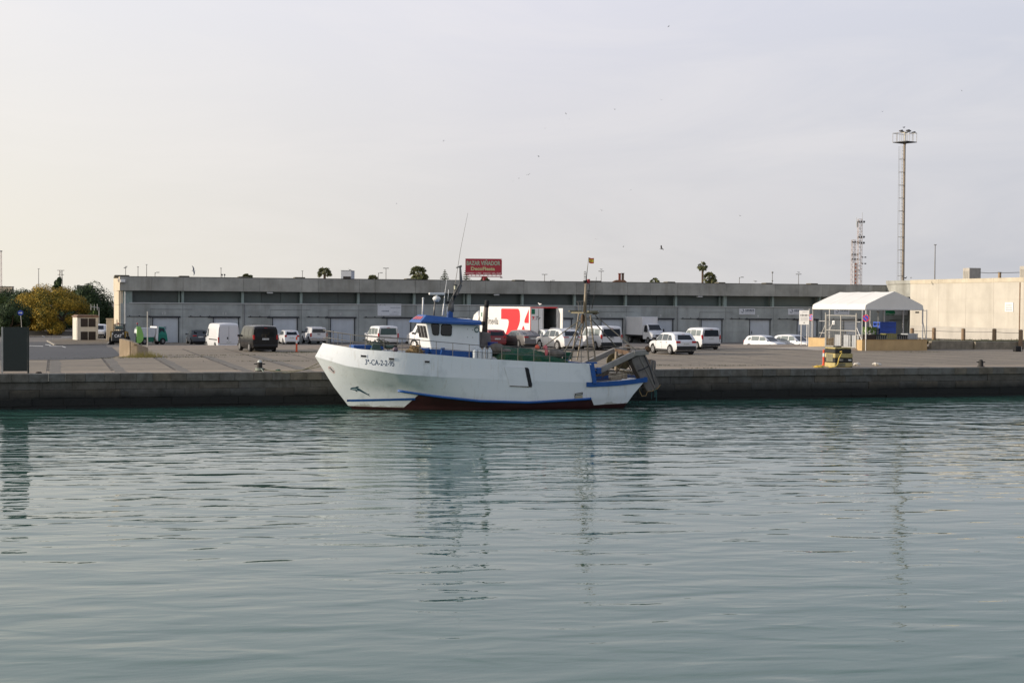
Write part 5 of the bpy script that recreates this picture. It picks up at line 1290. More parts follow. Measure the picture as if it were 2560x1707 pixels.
# pickup
def pickup():
    h_ = R(92); px = rear_at(797, 860.5, LZ, h_, 5.2)
    t = thing('pickup_truck', 'white double cab pickup with red tail lights near the boat bow', 'pickup truck', px, h_, 'vehicles parked on the quay yard')
    q = MB(); hw = .92
    def sec(x, zt, zb, f): return [(hw * .93, .38), (hw, .62), (hw, zb), (hw * f, zt - .06), (hw * f * .9, zt), (0, zt + .02)]
    st = [(-2.6, 1.16, 1.10, .97), (-1.15, 1.16, 1.12, .97), (-1.12, 1.72, 1.14, .86), (-.9, 1.80, 1.14, .84), (.3, 1.82, 1.12, .84), (.6, 1.74, 1.12, .84), (1.25, 1.18, 1.10, .95), (2.3, 1.08, 1.02, .95), (2.55, .95, .9, .92), (2.6, .6, .58, .9)]
    rows = []
    for x, zt, zb, f in st:
        s = sec(x, zt, zb, f); rows.append([Vector((x, y, z)) for y, z in s] + [Vector((x, -y, z)) for y, z in reversed(s[:-1])])
    q.grid(rows); q.add(rows[0], [tuple(range(10, -1, -1))]); q.add(rows[-1], [tuple(range(11))])
    q.use(1)
    for ax in (-1.55, 1.65):
        for s in (-1, 1):
            q.add([Vector((ax + .46 * math.cos(a), s * (hw + .006), .40 + .46 * math.sin(a))) for a in [math.pi * 1.1 * i / 14 - .16 for i in range(15)]], [tuple(range(15))])
    q.build('body', [PWHITE, TRIM], t)
    q = MB(); q.box((-1.85, 0, 1.46), (1.46, 1.66, .62), taper=.9); q.build('canopy', PWHITE, t, bevel=.06, seg=2)
    q = MB(); q.prism([(-2.60, .70, 1.24), (-2.60, -.70, 1.24), (-2.545, -.66, 1.62), (-2.545, .66, 1.62)], (-.012, 0, 0)); q.build('rear_window', GLASSC, t)
    for s in (-1, 1):
        q = MB(); q.add([(-.95, s * .905, 1.2), (.95, s * .915, 1.18), (.55, s * .80, 1.66), (-.85, s * .79, 1.7)], [(0, 1, 2, 3)]); q.build('side_window', GLASSC, t)
        q = MB(); q.box((-2.56, s * .84, .98), (.12, .16, .40)); q.build('tail_light', TAIL, t, bevel=.02)
        q = MB(); q.box((.95, s * 1.03, 1.22), (.14, .2, .2)); q.build('wing_mirror', TRIM, t, bevel=.03)
        for ax in (-1.55, 1.65):
            q = MB(); q.cone((ax, s * .70, .39), (ax, s * .94, .39), .39, .39, 18); wo = q.build('wheel', TYRE, t)
            q = MB(); q.disc((ax, s * .95, .39), .24, 14, 'y', .012); q.build('rim', RIMM, wo)
    q = MB(); q.box((-2.58, 0, .60), (.2, 1.78, .24)); q.build('bumper', CHROME, t, bevel=.04)
    q = MB(); q.box((-2.62, 0, 1.06), (.03, .3, .07)); q.build('tailgate_handle', TRIM, t)
    q = MB(); q.box((-2.69, 0, .62), (.02, .5, .11)); q.use(1)
    for k in range(6): q.box((-2.702, -.18 + k * .07, .62), (.004, .036, .062))
    q.build('number_plate', [PLATE, PLTX], t)
    q = MB(); q.box((-.3, 0, .36), (4.2, 1.5, .2)); q.build('underbody', TRIM, t)
pickup()
# small box truck facing the camera
def boxtruck():
    P = PG(1589, 858.5, LZ); fwd = _R0 * .46 + Vector((-_R0.y, _R0.x, 0)) * -.89; h_ = math.atan2(fwd.y, fwd.x)
    t = thing('box_truck', 'white box truck with dark windscreen facing the water near the warehouse', 'truck', (P.x + 2.1, P.y + 2.0, LZ), h_, 'vehicles parked on the quay yard')
    q = MB(); q.box((-1.2, 0, 1.98), (4.0, 2.15, 2.1)); q.build('cargo_box', PWHITE, t, bevel=.03)
    q = MB(); q.box((-1.2, 0, .86), (4.1, 2.16, .12)); q.build('box_rail', TRIM, t)
    q = MB(); q.box((-3.2 + .35, -1.30, 1.98), (.04, 1.0, 2.0), rz=R(62)); q.build('rear_door', PWHITE, t)
    rows = []
    for x, zt, w in ((.85, 2.15, .98), (1.15, 2.24, .98), (1.55, 2.20, .96), (2.05, 1.45, .98), (2.55, 1.22, .96), (2.75, 1.05, .92), (2.82, .60, .9)):
        s = [(w, .5), (w, 1.2 if zt > 1.3 else zt - .1), (w * (.86 if zt > 1.6 else .95), zt - .05), (w * .78, zt), (0, zt + .03)]
        rows.append([Vector((x, y, z)) for y, z in s] + [Vector((x, -y, z)) for y, z in reversed(s[:-1])])
    q = MB(); q.grid(rows); q.add(rows[0], [tuple(range(8, -1, -1))]); q.add(rows[-1], [tuple(range(9))]); q.build('cab', PWHITE, t)
    q = MB(); q.grid([[Vector((x, .86 * i / 3 * (1 if zt < 1.6 else .88), zt + .03)) for i in range(-3, 4)] for x, zt in ((2.03, 1.50), (1.85, 1.76), (1.62, 2.11))]); q.build('windscreen', GLASSC, t)
    for s in (-1, 1):
        q = MB(); q.add([(1.02, s * .985, 1.3), (1.85, s * .985, 1.3), (1.52, s * .88, 2.05), (1.05, s * .88, 2.08)], [(0, 1, 2, 3) if s < 0 else (3, 2, 1, 0)]); q.build('side_window', GLASSC, t)
        q = MB(); q.box((2.72, s * .72, .98), (.14, .3, .2)); q.build('headlight', HEADL, t, bevel=.03)
        q = MB(); q.box((1.95, s * 1.14, 1.5), (.1, .18, .34)); q.build('wing_mirror', TRIM, t, bevel=.03)
        for ax in (-2.0, 1.95):
            q = MB(); q.cone((ax, s * .70, .38), (ax, s * .99, .38), .38, .38, 18); wo = q.build('wheel', TYRE, t)
            q = MB(); q.disc((ax, s * 1.0, .38), .22, 14, 'y', .012); q.build('rim', RIMS, wo)
    q = MB(); q.box((2.80, 0, .58), (.2, 1.86, .3)); q.build('bumper', TRIM, t, bevel=.04)
    q = MB(); q.box((2.84, 0, .92), (.05, 1.0, .16)); q.build('grille', TRIM, t)
    q = MB(); q.box((2.92, 0, .6), (.02, .5, .11)); q.build('number_plate', PLATE, t)
    q = MB(); q.box((-.6, 0, .6), (4.8, .9, .22)); q.build('chassis', TRIM, t)
boxtruck()
# articulated lorry with printed side and one rear door open
def lorry():
    h_ = R(93.0); P = PD(1359.5, 800, FPX / 28.7)
    zb = 1.0; pos = (P.x, P.y, zb)
    t = thing('refrigerated_lorry', 'white articulated lorry with big red emblem and one rear door open', 'lorry', pos, h_, 'vehicles parked on the quay yard')
    L_, W_, z0, z1 = 13.4, 2.55, 1.2, 4.17
    LW = paint('lorry_white', 232, 230, 226)
    q = MB(); th = .06
    q.bb((0, W_ / 2 - th, z0), (L_, W_ / 2, z1)); q.bb((0, -W_ / 2, z0), (L_, -W_ / 2 + th, z1)); q.bb((0, -W_ / 2 + th, z1 - th), (L_, W_ / 2 - th, z1)); q.bb((0, -W_ / 2 + th, z0), (L_, W_ / 2 - th, z0 + th)); q.bb((L_ - th, -W_ / 2 + th, z0 + th), (L_, W_ / 2 - th, z1 - th))
    q.build('trailer_box', LW, t)
    q = MB(); q.bb((.15, -W_ / 2 + th + .002, z0 + th + .002), (L_ - .2, -W_ / 2 + th + .02, z1 - th - .01)); q.bb((4.0, -W_ / 2 + th + .03, z0 + th), (4.05, W_ / 2 - th, z1 - th)); q.bb((.05, -W_ / 2 + th + .021, 2.55), (4, -W_ / 2 + th + .06, 2.68)); q.build('cargo_lining', mat('lining_grey', rgb(110, 112, 114), .5, .2, .15, 1), t)
    # closed half door, frame, open half swung back against the side
    q = MB(); q.bb((-.07, .04, z0), (-.01, W_ / 2 - .06, z1 - .10)); dr = q.build('rear_door', LW, t)
    q = MB(); q.bb((-.10, .08, z0 + .1), (-.075, .12, z1 - .15)); q.bb((-.10, .5, z0 + .1), (-.075, .54, z1 - .15)); q.build('lock_rod', STEEL, dr)
    q = MB(); q.bb((-.085, .86, 3.55), (-.073, 1.18, 4.0)); q.build('green_panel', mat('print_green', rgb(22, 112, 80), .6), dr)
    q = MB(); f = rect_fn((-.078, 1.12, 3.05), (0, -1, 0), (0, 0, 1))
    put_text(q, 'Tir', lambda a, b: f(.36 + a * .44, .02 + b * .30), .02, .25); q.build('lettering', mat('print_dark', rgb(44, 46, 56), .6), dr)
    RP = mat('print_red', rgb(214, 40, 46), .55, 0, .03, 1)
    q = MB(); put_poly(q, [(0, .30), (.22, .30), (.20, .20), (.09, .0), (.02, .0), (.10, .20), (0, .20)], f); put_poly(q, [(.30, .30), (.24, .18), (.30, .18)], f); put_poly(q, [(.28, .13), (.31, .0), (.23, .0)], f); q.build('emblem', RP, dr)
    q = MB(); q.bb((-.06, -W_ / 2, z1 - .09), (0, W_ / 2, z1)); q.bb((-.05, W_ / 2 - .055, z0), (0, W_ / 2, z1 - .1)); q.build('rear_frame', RP, t)
    q = MB(); q.bb((-.05, -W_ / 2 - .06, z0), (.02, -W_ / 2 - .003, z1 - .02)); q.bb((-1.2, -W_ / 2 - .05, z0), (-.05, -W_ / 2, z1 - .1)); q.build('open_door', LW, t)
    # printed side (left flank)
    yS = W_ / 2 + .006
    fS = lambda a, b: Vector((L_ - a, yS, z0 + b))
    q = MB()
    def sp(pts, arcs=None): put_poly(q, [(L_ - x, z) for x, z in pts], fS)
    # seven-like emblem: x measured from the tail, z above the floor
    seven = [(7.45, 2.74), (7.25, 2.80), (2.95, 2.80), (2.62, 2.60), (2.48, 2.2), (2.50, 1.75), (2.72, 1.40), (4.05, .2), (4.35, 0.02), (6.75, 0.02), (5.9, .80), (5.50, 1.30), (5.42, 1.62), (5.55, 1.80), (5.9, 1.84), (7.45, 1.84)]
    sp(seven); sp([(.30, 2.80), (1.3, 1.9), (1.42, 1.68), (1.3, 1.56), (.30, 1.56)]); sp([(1.55, 1.30), (1.2, .9), (.95, .4), (1.05, .02), (3.3, .02), (2.2, .8), (1.75, 1.3)])
    q.build('side_emblem', RP, t)
    q = MB(); put_text(q, 'Tirsevilla', lambda a, b: fS(L_ - 11.6 + a * 3.4 - .0, 1.32 + b * .62), .012); q.build('lettering', mat('print_dark', rgb(44, 46, 56), .6), t)
    q = MB(); put_poly(q, [(L_ - 11.95, 1.62), (L_ - 11.65, 1.62), (L_ - 11.65, 1.9), (L_ - 11.95, 1.9)], fS); q.build('small_emblem', RP, t)
    q = MB(); put_poly(q, [(.35, 2.0), (.65, 2.0), (.65, 2.4), (.35, 2.4)], fS); q.build('side_tag', mat('print_green', rgb(22, 112, 80), .6), t)
    q = MB(); q.box((L_ + .32, 0, 3.2), (.6, 1.9, 1.5)); q.build('cooling_unit', mat('unit_cream', rgb(196, 186, 164), .6, 0, .15, 2, streak=.4), t, bevel=.06)
    q = MB(); q.box((6.7, 0, 1.05), (12.6, 1.0, .28)); q.build('chassis', TRIM, t)
    for ax in (1.6, 2.9, 4.2):
        for s in (-1, 1):
            q = MB(); q.cone((ax, s * .85, .5), (ax, s * 1.25, .5), .5, .5, 18); wo = q.build('wheel', TYRE, t); q = MB(); q.disc((ax, s * 1.26, .5), .28, 14, 'y', .012); q.build('rim', RIMS, wo)
    rows = []
    for x, zt, w in ((L_ + .9, 3.2, 1.2), (L_ + 1.3, 3.75, 1.2), (L_ + 2.3, 3.4, 1.2), (L_ + 2.75, 2.95, 1.18), (L_ + 3.0, 2.0, 1.18), (L_ + 3.05, .6, 1.16)):
        s = [(w, .5), (w, zt * .8), (w * .93, zt - .08), (w * .8, zt), (0, zt)]
        rows.append([Vector((x, y, z)) for y, z in s] + [Vector((x, -y, z)) for y, z in reversed(s[:-1])])
    q = MB(); q.grid(rows); q.add(rows[0], [tuple(range(8, -1, -1))]); q.add(rows[-1], [tuple(range(9))]); q.build('cab', LW, t)
    for s in (-1, 1):
        q = MB(); q.add([(L_ + 1.7, s * 1.205, 1.9), (L_ + 2.85, s * 1.195, 1.9), (L_ + 2.7, s * 1.19, 2.6), (L_ + 1.75, s * 1.20, 2.6)], [(0, 1, 2, 3)]); q.build('side_window', GLASSC, t)
        q = MB(); q.box((L_ + 2.8, s * 1.38, 2.4), (.14, .3, .6)); q.build('wing_mirror', TRIM, t, bevel=.03)
        for ax in (L_ - 1.2, L_ + 2.1):
            q = MB(); q.cone((ax, s * .85, .5), (ax, s * 1.22, .5), .5, .5, 18); wo = q.build('wheel', TYRE, t); q = MB(); q.disc((ax, s * 1.23, .5), .28, 14, 'y', .012); q.build('rim', RIMS, wo)
    q = MB(); q.box((L_ + .9, 0, .9), (4.0, 1.0, .3)); q.build('cab_chassis', TRIM, t)
lorry()
# skid steer loader seen from behind
def loader():
    h_ = R(80); P, _s = PGR(299, 861.5); z_ = P.z
    t = thing('skid_steer_loader', 'black and yellow skid steer loader with white letters on its back', 'loader', (P.x, P.y + .9, z_), h_)
    YEL = mat('loader_yellow', rgb(150, 118, 40), .5, 0, .15, 3); LB = mat('loader_black', rgb(28, 30, 34), .5, 0, .15, 3)
    q = MB(); q.box((-.55, 0, .82), (1.0, 1.30, .95), taper=.94); q.build('engine_cover', LB, t, bevel=.05)
    q = MB(); put_text(q, 'CAT', rect_fn((-1.065, .34, .74), (0, -.74, 0), (.01, 0, .32)), .03); q.build('lettering', WHITE, t)
    q = MB(); q.box((.35, 0, .78), (1.5, 1.16, .8)); q.build('chassis', YEL, t, bevel=.05)
    q = MB()
    for x in (-.25, .75):
        for s in (-1, 1): q.beam((x, s * .48, 1.15), (x * .9, s * .46, 2.02), .08, .08)
    q.box((.2, 0, 2.05), (1.3, 1.02, .07)); q.beam((-.25, -.46, 1.6), (-.25, .46, 1.6), .06, .06); q.box((.3, 0, 1.25), (.8, .9, .3)); q.build('cab_frame', LB, t)
    q = MB(); q.box((-.24, 0, 1.72), (.02, .8, .38)); q.build('rear_window', mat('loader_glass', rgb(90, 110, 108), .1), t)
    q = MB(); q.cone((0.1, .1, 2.08), (.1, .1, 2.22), .07, .06, 10); q.build('beacon', mat('beacon_orange', rgb(190, 96, 40), .4), t)
    for s in (-1, 1):
        q = MB(); q.beam((-.7, s * .72, 1.28), (.9, s * .72, 1.2), .14, .18); q.beam((.9, s * .72, 1.2), (1.5, s * .72, .4), .14, .18); q.beam((-.7, s * .72, 1.28), (-.75, s * .7, .7), .12, .14); q.build('lift_arm', YEL, t)
        for ax in (-.45, .65):
            q = MB(); q.cone((ax, s * .62, .40), (ax, s * .90, .40), .40, .40, 16); wo = q.build('wheel', TYRE, t); q = MB(); q.disc((ax, s * .91, .4), .2, 12, 'y', .012); q.build('rim', YEL, wo)
        q = MB(); q.box((-1.06, s * .52, 1.12), (.06, .12, .2)); q.build('tail_light', mat('lamp_pale', rgb(190, 190, 186), .3), t)
    q = MB(); q.prism([(1.45, -.85, .1), (2.2, -.85, .05), (2.0, -.85, .6), (1.5, -.85, .75)], (0, 1.7, 0)); q.build('bucket', LB, t)
loader()
# green refuse tipper
def tipper():
    P, _s = PGR(366, 861.5); z_ = P.z
    h_ = R(20)
    t = thing('refuse_truck', 'small green and white refuse truck with bright green end panel', 'truck', (P.x, P.y + 1.0, z_), h_); t.scale = (.86, .86, 1.0)
    GR = mat('truck_green', rgb(16, 104, 78), .5, 0, .1, 2); LG = mat('panel_lime', rgb(140, 196, 100), .5, 0, .06, 2); GT = mat('truck_teal', rgb(22, 122, 104), .45, 0, .08, 2)
    q = MB(); q.prism([(-1.0, -.9, .75), (.7, -.9, .75), (.85, -.9, 1.25), (.9, -.9, 1.72), (-1.05, -.9, 1.72), (-1.15, -.9, 1.2)], (0, 1.7, 0)); q.build('hopper', mat('hopper_white', rgb(200, 204, 206), .5, 0, .06, 2, streak=.3), t, bevel=.03)
    q = MB(); q.bb((-1.0, -.94, .28), (.6, .7, .74)); q.build('skirt', GR, t, bevel=.03)
    prof = [(-1.5, .18), (-1.0, .18), (-.72, .45), (-.66, .9), (-.86, 1.5), (-1.05, 1.86), (-1.48, 1.86)]
    q = MB(); q.prism([(x - .05, -1.0, z) for x, z in prof], (0, .10, 0)); q.build('end_panel', LG, t)
    q = MB(); q.prism([(.85, -.98, .6), (1.1, -.98, .3), (1.2, -.98, 1.86), (.95, -.98, 1.86)], (0, 1.9, 0)); q.build('bulkhead_panel', WHITE, t)
    rows = []
    for x, zt in ((1.22, 1.75), (1.5, 1.84), (2.0, 1.8), (2.32, 1.2), (2.42, .4)):
        s = [(.8, .35), (.84, 1.0 if zt > 1.1 else zt - .1), (.74, zt - .05), (0, zt)]
        rows.append([Vector((x, y, z)) for y, z in s] + [Vector((x, -y, z)) for y, z in reversed(s[:-1])])
    q = MB(); q.grid(rows); q.add(rows[0], [tuple(range(6, -1, -1))]); q.add(rows[-1], [tuple(range(7))]); q.build('cab', GT, t)
    q = MB(); q.add([(1.35, -.83, 1.05), (2.1, -.83, 1.05), (1.95, -.76, 1.66), (1.38, -.76, 1.7)], [(0, 1, 2, 3)]); q.build('side_window', GLASSC, t)
    for ax in (-.55, 1.75):
        for s in (-1, 1):
            q = MB(); q.cone((ax, s * .6, .34), (ax, s * .98, .34), .34, .34, 16); wo = q.build('wheel', TYRE, t); q = MB(); q.disc((ax, s * .99, .34), .17, 12, 'y', .012); q.build('rim', RIMS, wo)
    q = MB(); q.tube([(-1.45, -.9, 1.86), (-1.45, -.9, 2.1)], .03); q.use(1); q.ell((-1.45, -.9, 2.16), (.1, .1, .09)); q.build('beacon', [TRIM, mat('lamp_red', rgb(150, 24, 40), .4)], t)
tipper()
# ------------------------------------------------------------------ marquee with low walls and gate
TENTW = mat('tent_fabric', rgb(226, 224, 218), 0.7, 0, 0.04, 0.8, streak=0.08)
PIPE = mat('tent_pipe', rgb(206, 204, 200), 0.45, 0.2, 0.08, 4)
TANW = mat('tan_render', rgb(190, 162, 118), 0.9, 0, 0.10, 0.9, 0.01, streak=0.25)
BP = PG(2166.6, 876.4, QZ)                                  # near corner of the low wall
TU, TV = BP.x, BP.y
TW, TL = 5.3, 9.2
tent = thing('marquee', 'white marquee with pitched fabric roof on steel posts over a low wall', 'marquee', (TU, TV, QZ))
ze, zl, zr = 3.87, 3.42, 4.95                               # eave crease, skirt foot, ridge above the quay
q = MB()
def arch(v):
    o_ = .18
    return [Vector((-.02 - o_ + .06, v, zl)), Vector((-o_ + .10, v, ze - .10)), Vector((.10, v, ze + .02)), Vector((TW * .25, v, ze + (zr - ze) * .52)), Vector((TW * .5 - .05, v, zr - .02)), Vector((TW * .5 + .05, v, zr - .02)), Vector((TW * .75, v, ze + (zr - ze) * .52)), Vector((TW - .10, v, ze + .02)), Vector((TW + o_ - .10, v, ze - .10)), Vector((TW + .02 + o_ - .06, v, zl))]
rows = []
for i in range(13):
    t = i / 12; a = arch(.12 + t * (TL - .24)); sag = -.035 * math.sin(math.pi * ((t * 3) % 1.0))
    rows.append([p + Vector((0, 0, sag if 2 < k < 7 else 0)) for k, p in enumerate(a)])
q.grid(rows)
for r_, flip in ((rows[0], 0), (rows[-1], 1)):
    q.add(r_, [tuple(range(len(r_))) if flip else tuple(range(len(r_) - 1, -1, -1))])
for k in (1, 2):
    v_ = .12 + (TL - .24) * k / 3; sm = MB(); sm.grid([[p + Vector((0, dv, .004)) for p in arch(v_)[1:-1]] for dv in (-.03, .03)]); sm.build('seam', mat('tent_seam', rgb(196, 192, 184), .7), tent)
# hipped upper part of the far gable is only a closing sheet
q.build('canopy', TENTW, tent)
for x in (-.04, TW + .04):
    for v in (.08, TL / 3, TL * 2 / 3, TL - .1):
        if x < 0 and v in (TL / 3,): continue
        p = MB(); p.box((x, v, (.86 + zl) / 2 + .02), (.09, .09, zl - .84)); p.build('post', PIPE, tent)
for x in (-.42, TW + .42):
    for v in (.05, TL - .08):
        p = MB(); p.tube([(x, v, .05 if v > 1 else .86), (x, v, zl + .0)], .035); p.tube([(x, v, zl - .06), (x * .0 + (0 if x < 0 else TW), v, zl - .06)], .03); p.build('brace_post', PIPE, tent)
p = MB(); 
for x in (-.05, TW + .05): p.beam((x, 0, zl + .0), (x, TL, zl + .0), .07, .08)
for v in (.1, TL - .1): p.beam((0, v, zl + .0), (TW, v, zl), .07, .08)
p.build('eave_rail', PIPE, tent)
p = MB(); p.tube([(TW + .38, .05, .9), (TW + .05, .05, 2.5)], .03); p.tube([(.15, .2, 3.0), (.55, .2, 1.9)], .03); p.tube([(-.38, 6.1, .95), (-.05, 5.6, 2.2)], .03); p.build('strut', PIPE, tent)
p = MB(); p.box((TW - .35, .3, 3.2), (.3, .2, .12), rz=.3); p.build('floodlight', DARKM, tent, bevel=.02)
p = MB(); p.tube([(2.55, 2.5, .9), (2.55, 2.5, 3.3)], .02); p.tube([(2.35, 2.5, 3.2), (2.75, 2.5, 3.26)], .03); p.tube([(2.45, 2.5, 3.34), (2.65, 2.5, 3.1)], .03); p.build('lamp_stand', PIPE, tent)
WH_ = .88
t = thing('low_wall', 'tan rendered low wall along the front of the marquee', 'low wall', (TU, TV, QZ))
p = MB(); p.bb((-.45, -.02, -.1), (TW + .45, .22, WH_)); p.bb((-.45, .222, -.1), (-.2, .9, WH_ - .002)); p.bb((TW + .2, .222, -.1), (TW + .45, TL, WH_ - .002)); p.build('wall', TANW, t)
p = MB(); p.bb((-.47, -.045, WH_ + .001), (TW + .47, .24, WH_ + .04)); p.build('coping', mat('tan_coping', rgb(178, 146, 98), .9, 0, .15, 1.2), t)
t = thing('low_wall', 'short tan rendered wall block beyond the marquee gate', 'low wall', (TU - .45, TV + 6.2, QZ))
p = MB(); p.bb((0, 0, -.1), (.25, TL - 6.2, WH_)); p.bb((-.02, 0.002, -.1), (.9, .25, WH_ - .002)); p.build('wall', TANW, t)
p = MB(); p.bb((-.03, -.02, WH_ + .001), (.92, .27, WH_ + .04)); p.build('coping', mat('tan_coping', rgb(178, 146, 98), .9), t)
# concrete ramp up to the gate
RMP = mat('ramp_concrete', rgb(176, 166, 152), .9, 0, .1, .8, .01)
p = MB(); a = TU - .45; p.add([(a, TV + .9, QZ + .18), (a, TV + 6.2, QZ + .18), (a - 5.5, TV + 7.6, QZ + .008), (a - 3.0, TV + .2, QZ + .008), (a, TV + .7, QZ + .008)], [(1, 2, 3, 0), (0, 3, 4)])
tag(p.build('ramp', RMP), 'pale concrete ramp up to the marquee gate', None, None, 'structure')
p = MB(); p.bb((TU - .449, TV + .9, QZ - .1), (TU + TW + .2, TV + TL, QZ + .17)); tag(p.build('marquee_floor', RMP), 'concrete floor under the marquee', None, None, 'structure')
# gate of bars
GV0, GV1, GZ0, GZ1 = TV + .95, TV + 6.0, QZ + .20, QZ + 3.17
gate = thing('gate', 'grey steel double gate with thin horizontal bars before the marquee', 'gate', (TU - .46, GV0, GZ0))
GM = mat('gate_steel', rgb(172, 170, 164), .5, .3, .12, 4)
gl, gh = GV1 - GV0, GZ1 - GZ0 - .25
for k in range(2):
    y0, y1 = gl / 2 * k + .03, gl / 2 * (k + 1) - .03
    p = MB()
    for y in (y0, y1): p.box((0, y, gh / 2), (.06, .06, gh))
    for z in (.04, gh * .52, gh - .03): p.box((0, (y0 + y1) / 2, z), (.05, y1 - y0 - .06, .06))
    lf = p.build('leaf', GM, gate)
    p = MB()
    n_ = 22
    for j in range(1, n_): p.box((0, (y0 + y1) / 2, gh * j / n_), (.009, y1 - y0 - .06, .009))
    for j in range(1, 6): p.box((.015, y0 + (y1 - y0) * j / 6, gh * .26), (.012, .012, gh * .5))
    p.build('bars', GM, lf)
for y in (-.06, gl + .06):
    p = MB(); p.box((0, y, gh / 2 + .06), (.11, .11, gh + .24)); p.build('gate_post', GM, gate)
p = MB(); p.bb((-.05, gl * .70, gh * .70), (-.03, gl * .70 + .36, gh * .70 + .32)); p.use(1); p.bb((-.056, gl * .70 + .08, gh * .72), (-.051, gl * .70 + .24, gh * .74)); p.bb((-.056, gl * .70 + .10, gh * .745), (-.051, gl * .70 + .2, gh * .775))
p.build('notice', [WHITE, PLTX], gate)
p = MB(); p.tube([(0, gl + .1, gh * .7), (-.0, gl + 1.1, .7)], .03); p.tube([(0, -.1, gh * .62), (0, -.9, .68)], .03); p.tube([(0, gl + .06, gh * .8), (0, gl + 1.2, gh * .8)], .025); p.tube([(0, gl + .06, gh * .42), (0, gl + 1.2, gh * .42)], .025); p.tube([(0, -.06, gh * .8), (0, -.7, gh * .8)], .025); p.tube([(0, -.06, gh * .4), (0, -.8, gh * .4)], .025); p.build('side_brace', PIPE, gate)

# tubs, crates and bins under the marquee
def pallet_tub(label, x, y, z, w_, d_, h_, m_, name='pallet_tub', cat='tub', group='fish tubs under the marquee', mesh=False):
    t = thing(name, label, cat, (TU + x, TV + y, QZ + z), 0, group)
    p = MB(); a, b = w_ / 2, d_ / 2; th = .05
    p.bb((-a, -b, .12), (a, -b + th, h_)); p.bb((-a, b - th, .12), (a, b, h_)); p.bb((-a, -b + th, .12), (-a + th, b - th, h_)); p.bb((a - th, -b + th, .12), (a, b - th, h_)); p.bb((-a + th, -b + th, .12), (a - th, b - th, .18)); p.build('bin', m_, t, bevel=.02)
    for s in (-1, 0, 1):
        p = MB(); p.box((s * (a - .09), 0, .06), (.14, d_, .12)); p.build('foot', m_, t)
    p = MB(); p.bb((-a - .02, -b - .02, h_ - .07), (a + .02, -b - .002, h_ + .005)); p.build('rim', m_, t)
    if mesh:
        p = MB()
        for k in range(6): p.bb((-a + .02 + k * (w_ - .06) / 5, -b - .03, .14), (-a + .04 + k * (w_ - .06) / 5, -b - .008, h_ - .08))
        for k in range(4): p.bb((-a, -b - .034, .2 + k * .2), (a, -b - .012, .215 + k * .2))
        p.build('cage', GM, t)
    return t
BK = mat('tub_black', rgb(34, 36, 36), .6, 0, .15, 2); BR = mat('tub_brown', rgb(52, 42, 36), .6, 0, .2, 2); OL = mat('tub_olive', rgb(128, 124, 70), .6, 0, .12, 2); GRT = mat('tub_grey', rgb(170, 174, 178), .6, 0, .1, 2); DG = mat('tub_dark_green', rgb(36, 48, 44), .6, 0, .15, 2)
fl = .17
for lab, x, m_, ms in (('brown black tub first in the front row under the marquee', .62, BR, 0), ('dark green tub second in the front row under the marquee', 1.62, DG, 1), ('olive tub in the middle of the front row under the marquee', 2.62, OL, 1), ('black tub between the olive and the pale grey tub', 3.62, BK, 1), ('pale grey tub last in the front row under the marquee', 4.62, GRT, 1)):
    pallet_tub(lab, x, .95, fl, .96, 1.1, 1.14 + .1 * (m_ is OL or m_ is GRT), m_, mesh=bool(ms))
for lab, y, m_ in (('pale wire bin behind the gate, nearest the front wall', 1.7, GRT), ('pale bin in the middle behind the gate', 3.1, GRT), ('pale bin farthest back behind the gate', 4.6, GRT)):
    pallet_tub(lab, .75, y + .6, fl, 1.0, 1.1, 1.05, m_, mesh=True)
GC = mat('crate_green', rgb(96, 122, 58), .6, 0, .1, 3)
pallet_tub('tall olive green crate on top of the tubs by the blue crates', 2.0, 3.0, fl + .9, .9, .9, .85, GC, 'crate', 'crate', 'crates under the marquee'); pallet_tub('dark tub carrying the olive green crate', 2.0, 3.0, fl, 1.0, 1.0, .9, BK)
BC = mat('crate_blue', rgb(58, 92, 190), .5, 0, .06, 2); 
bl = ['lowest', 'second', 'third', 'topmost']
for k in range(4):
    t = thing('crate', 'bright blue slotted crate, %s of the blue stack under the marquee' % bl[k], 'crate', (TU + 3.55, TV + 3.1, QZ + fl + .45 + k * .44), 0, 'crates under the marquee')
    p = MB(); a, b, h_ = .78, .55, .43; th = .04
    for s in (-1, 1):
        p.bb((-a, s * b - (th if s > 0 else 0), .0), (a, s * b + (0 if s > 0 else th), h_ - .01))
    for s in (-1, 1):
        x0 = s * a - (th if s > 0 else 0)
        for z0, z1 in ((0, .09), (h_ - .10, h_ - .01)): p.bb((x0, -b + th, z0), (x0 + th, b - th, z1))
        for y0 in (-b + th, -.12, .04, b - th - .12): p.bb((x0 + .002, y0, .09), (x0 + th - .002, y0 + .12, h_ - .10))
    p.bb((-a + th, -b + th, .02), (a - th, b - th, .05)); p.build('bin', BC, t)
    p = MB(); p.bb((-a, -b - .02, h_ - .08), (a, -b - .002, h_ - .01)); p.build('rim', BC, t)
pallet_tub('grey tub carrying the stack of blue crates', 3.55, 3.1, fl, 1.5, 1.0, .44, GRT)
# clutter on the tubs
p = MB(); rr = random.Random(11)
for k in range(14):
    a = Vector((TU + rr.uniform(.3, 1.6), TV + rr.uniform(.5, 1.4), QZ + fl + 1.16)); p.beam(a, a + Vector((rr.uniform(-.6, .6), rr.uniform(-.3, .3), rr.uniform(.02, .4))), .03, .03)
tag(p.build('poles_pile', PIPE), 'loose pale rods and frames lying over the brown tub', 'rods')

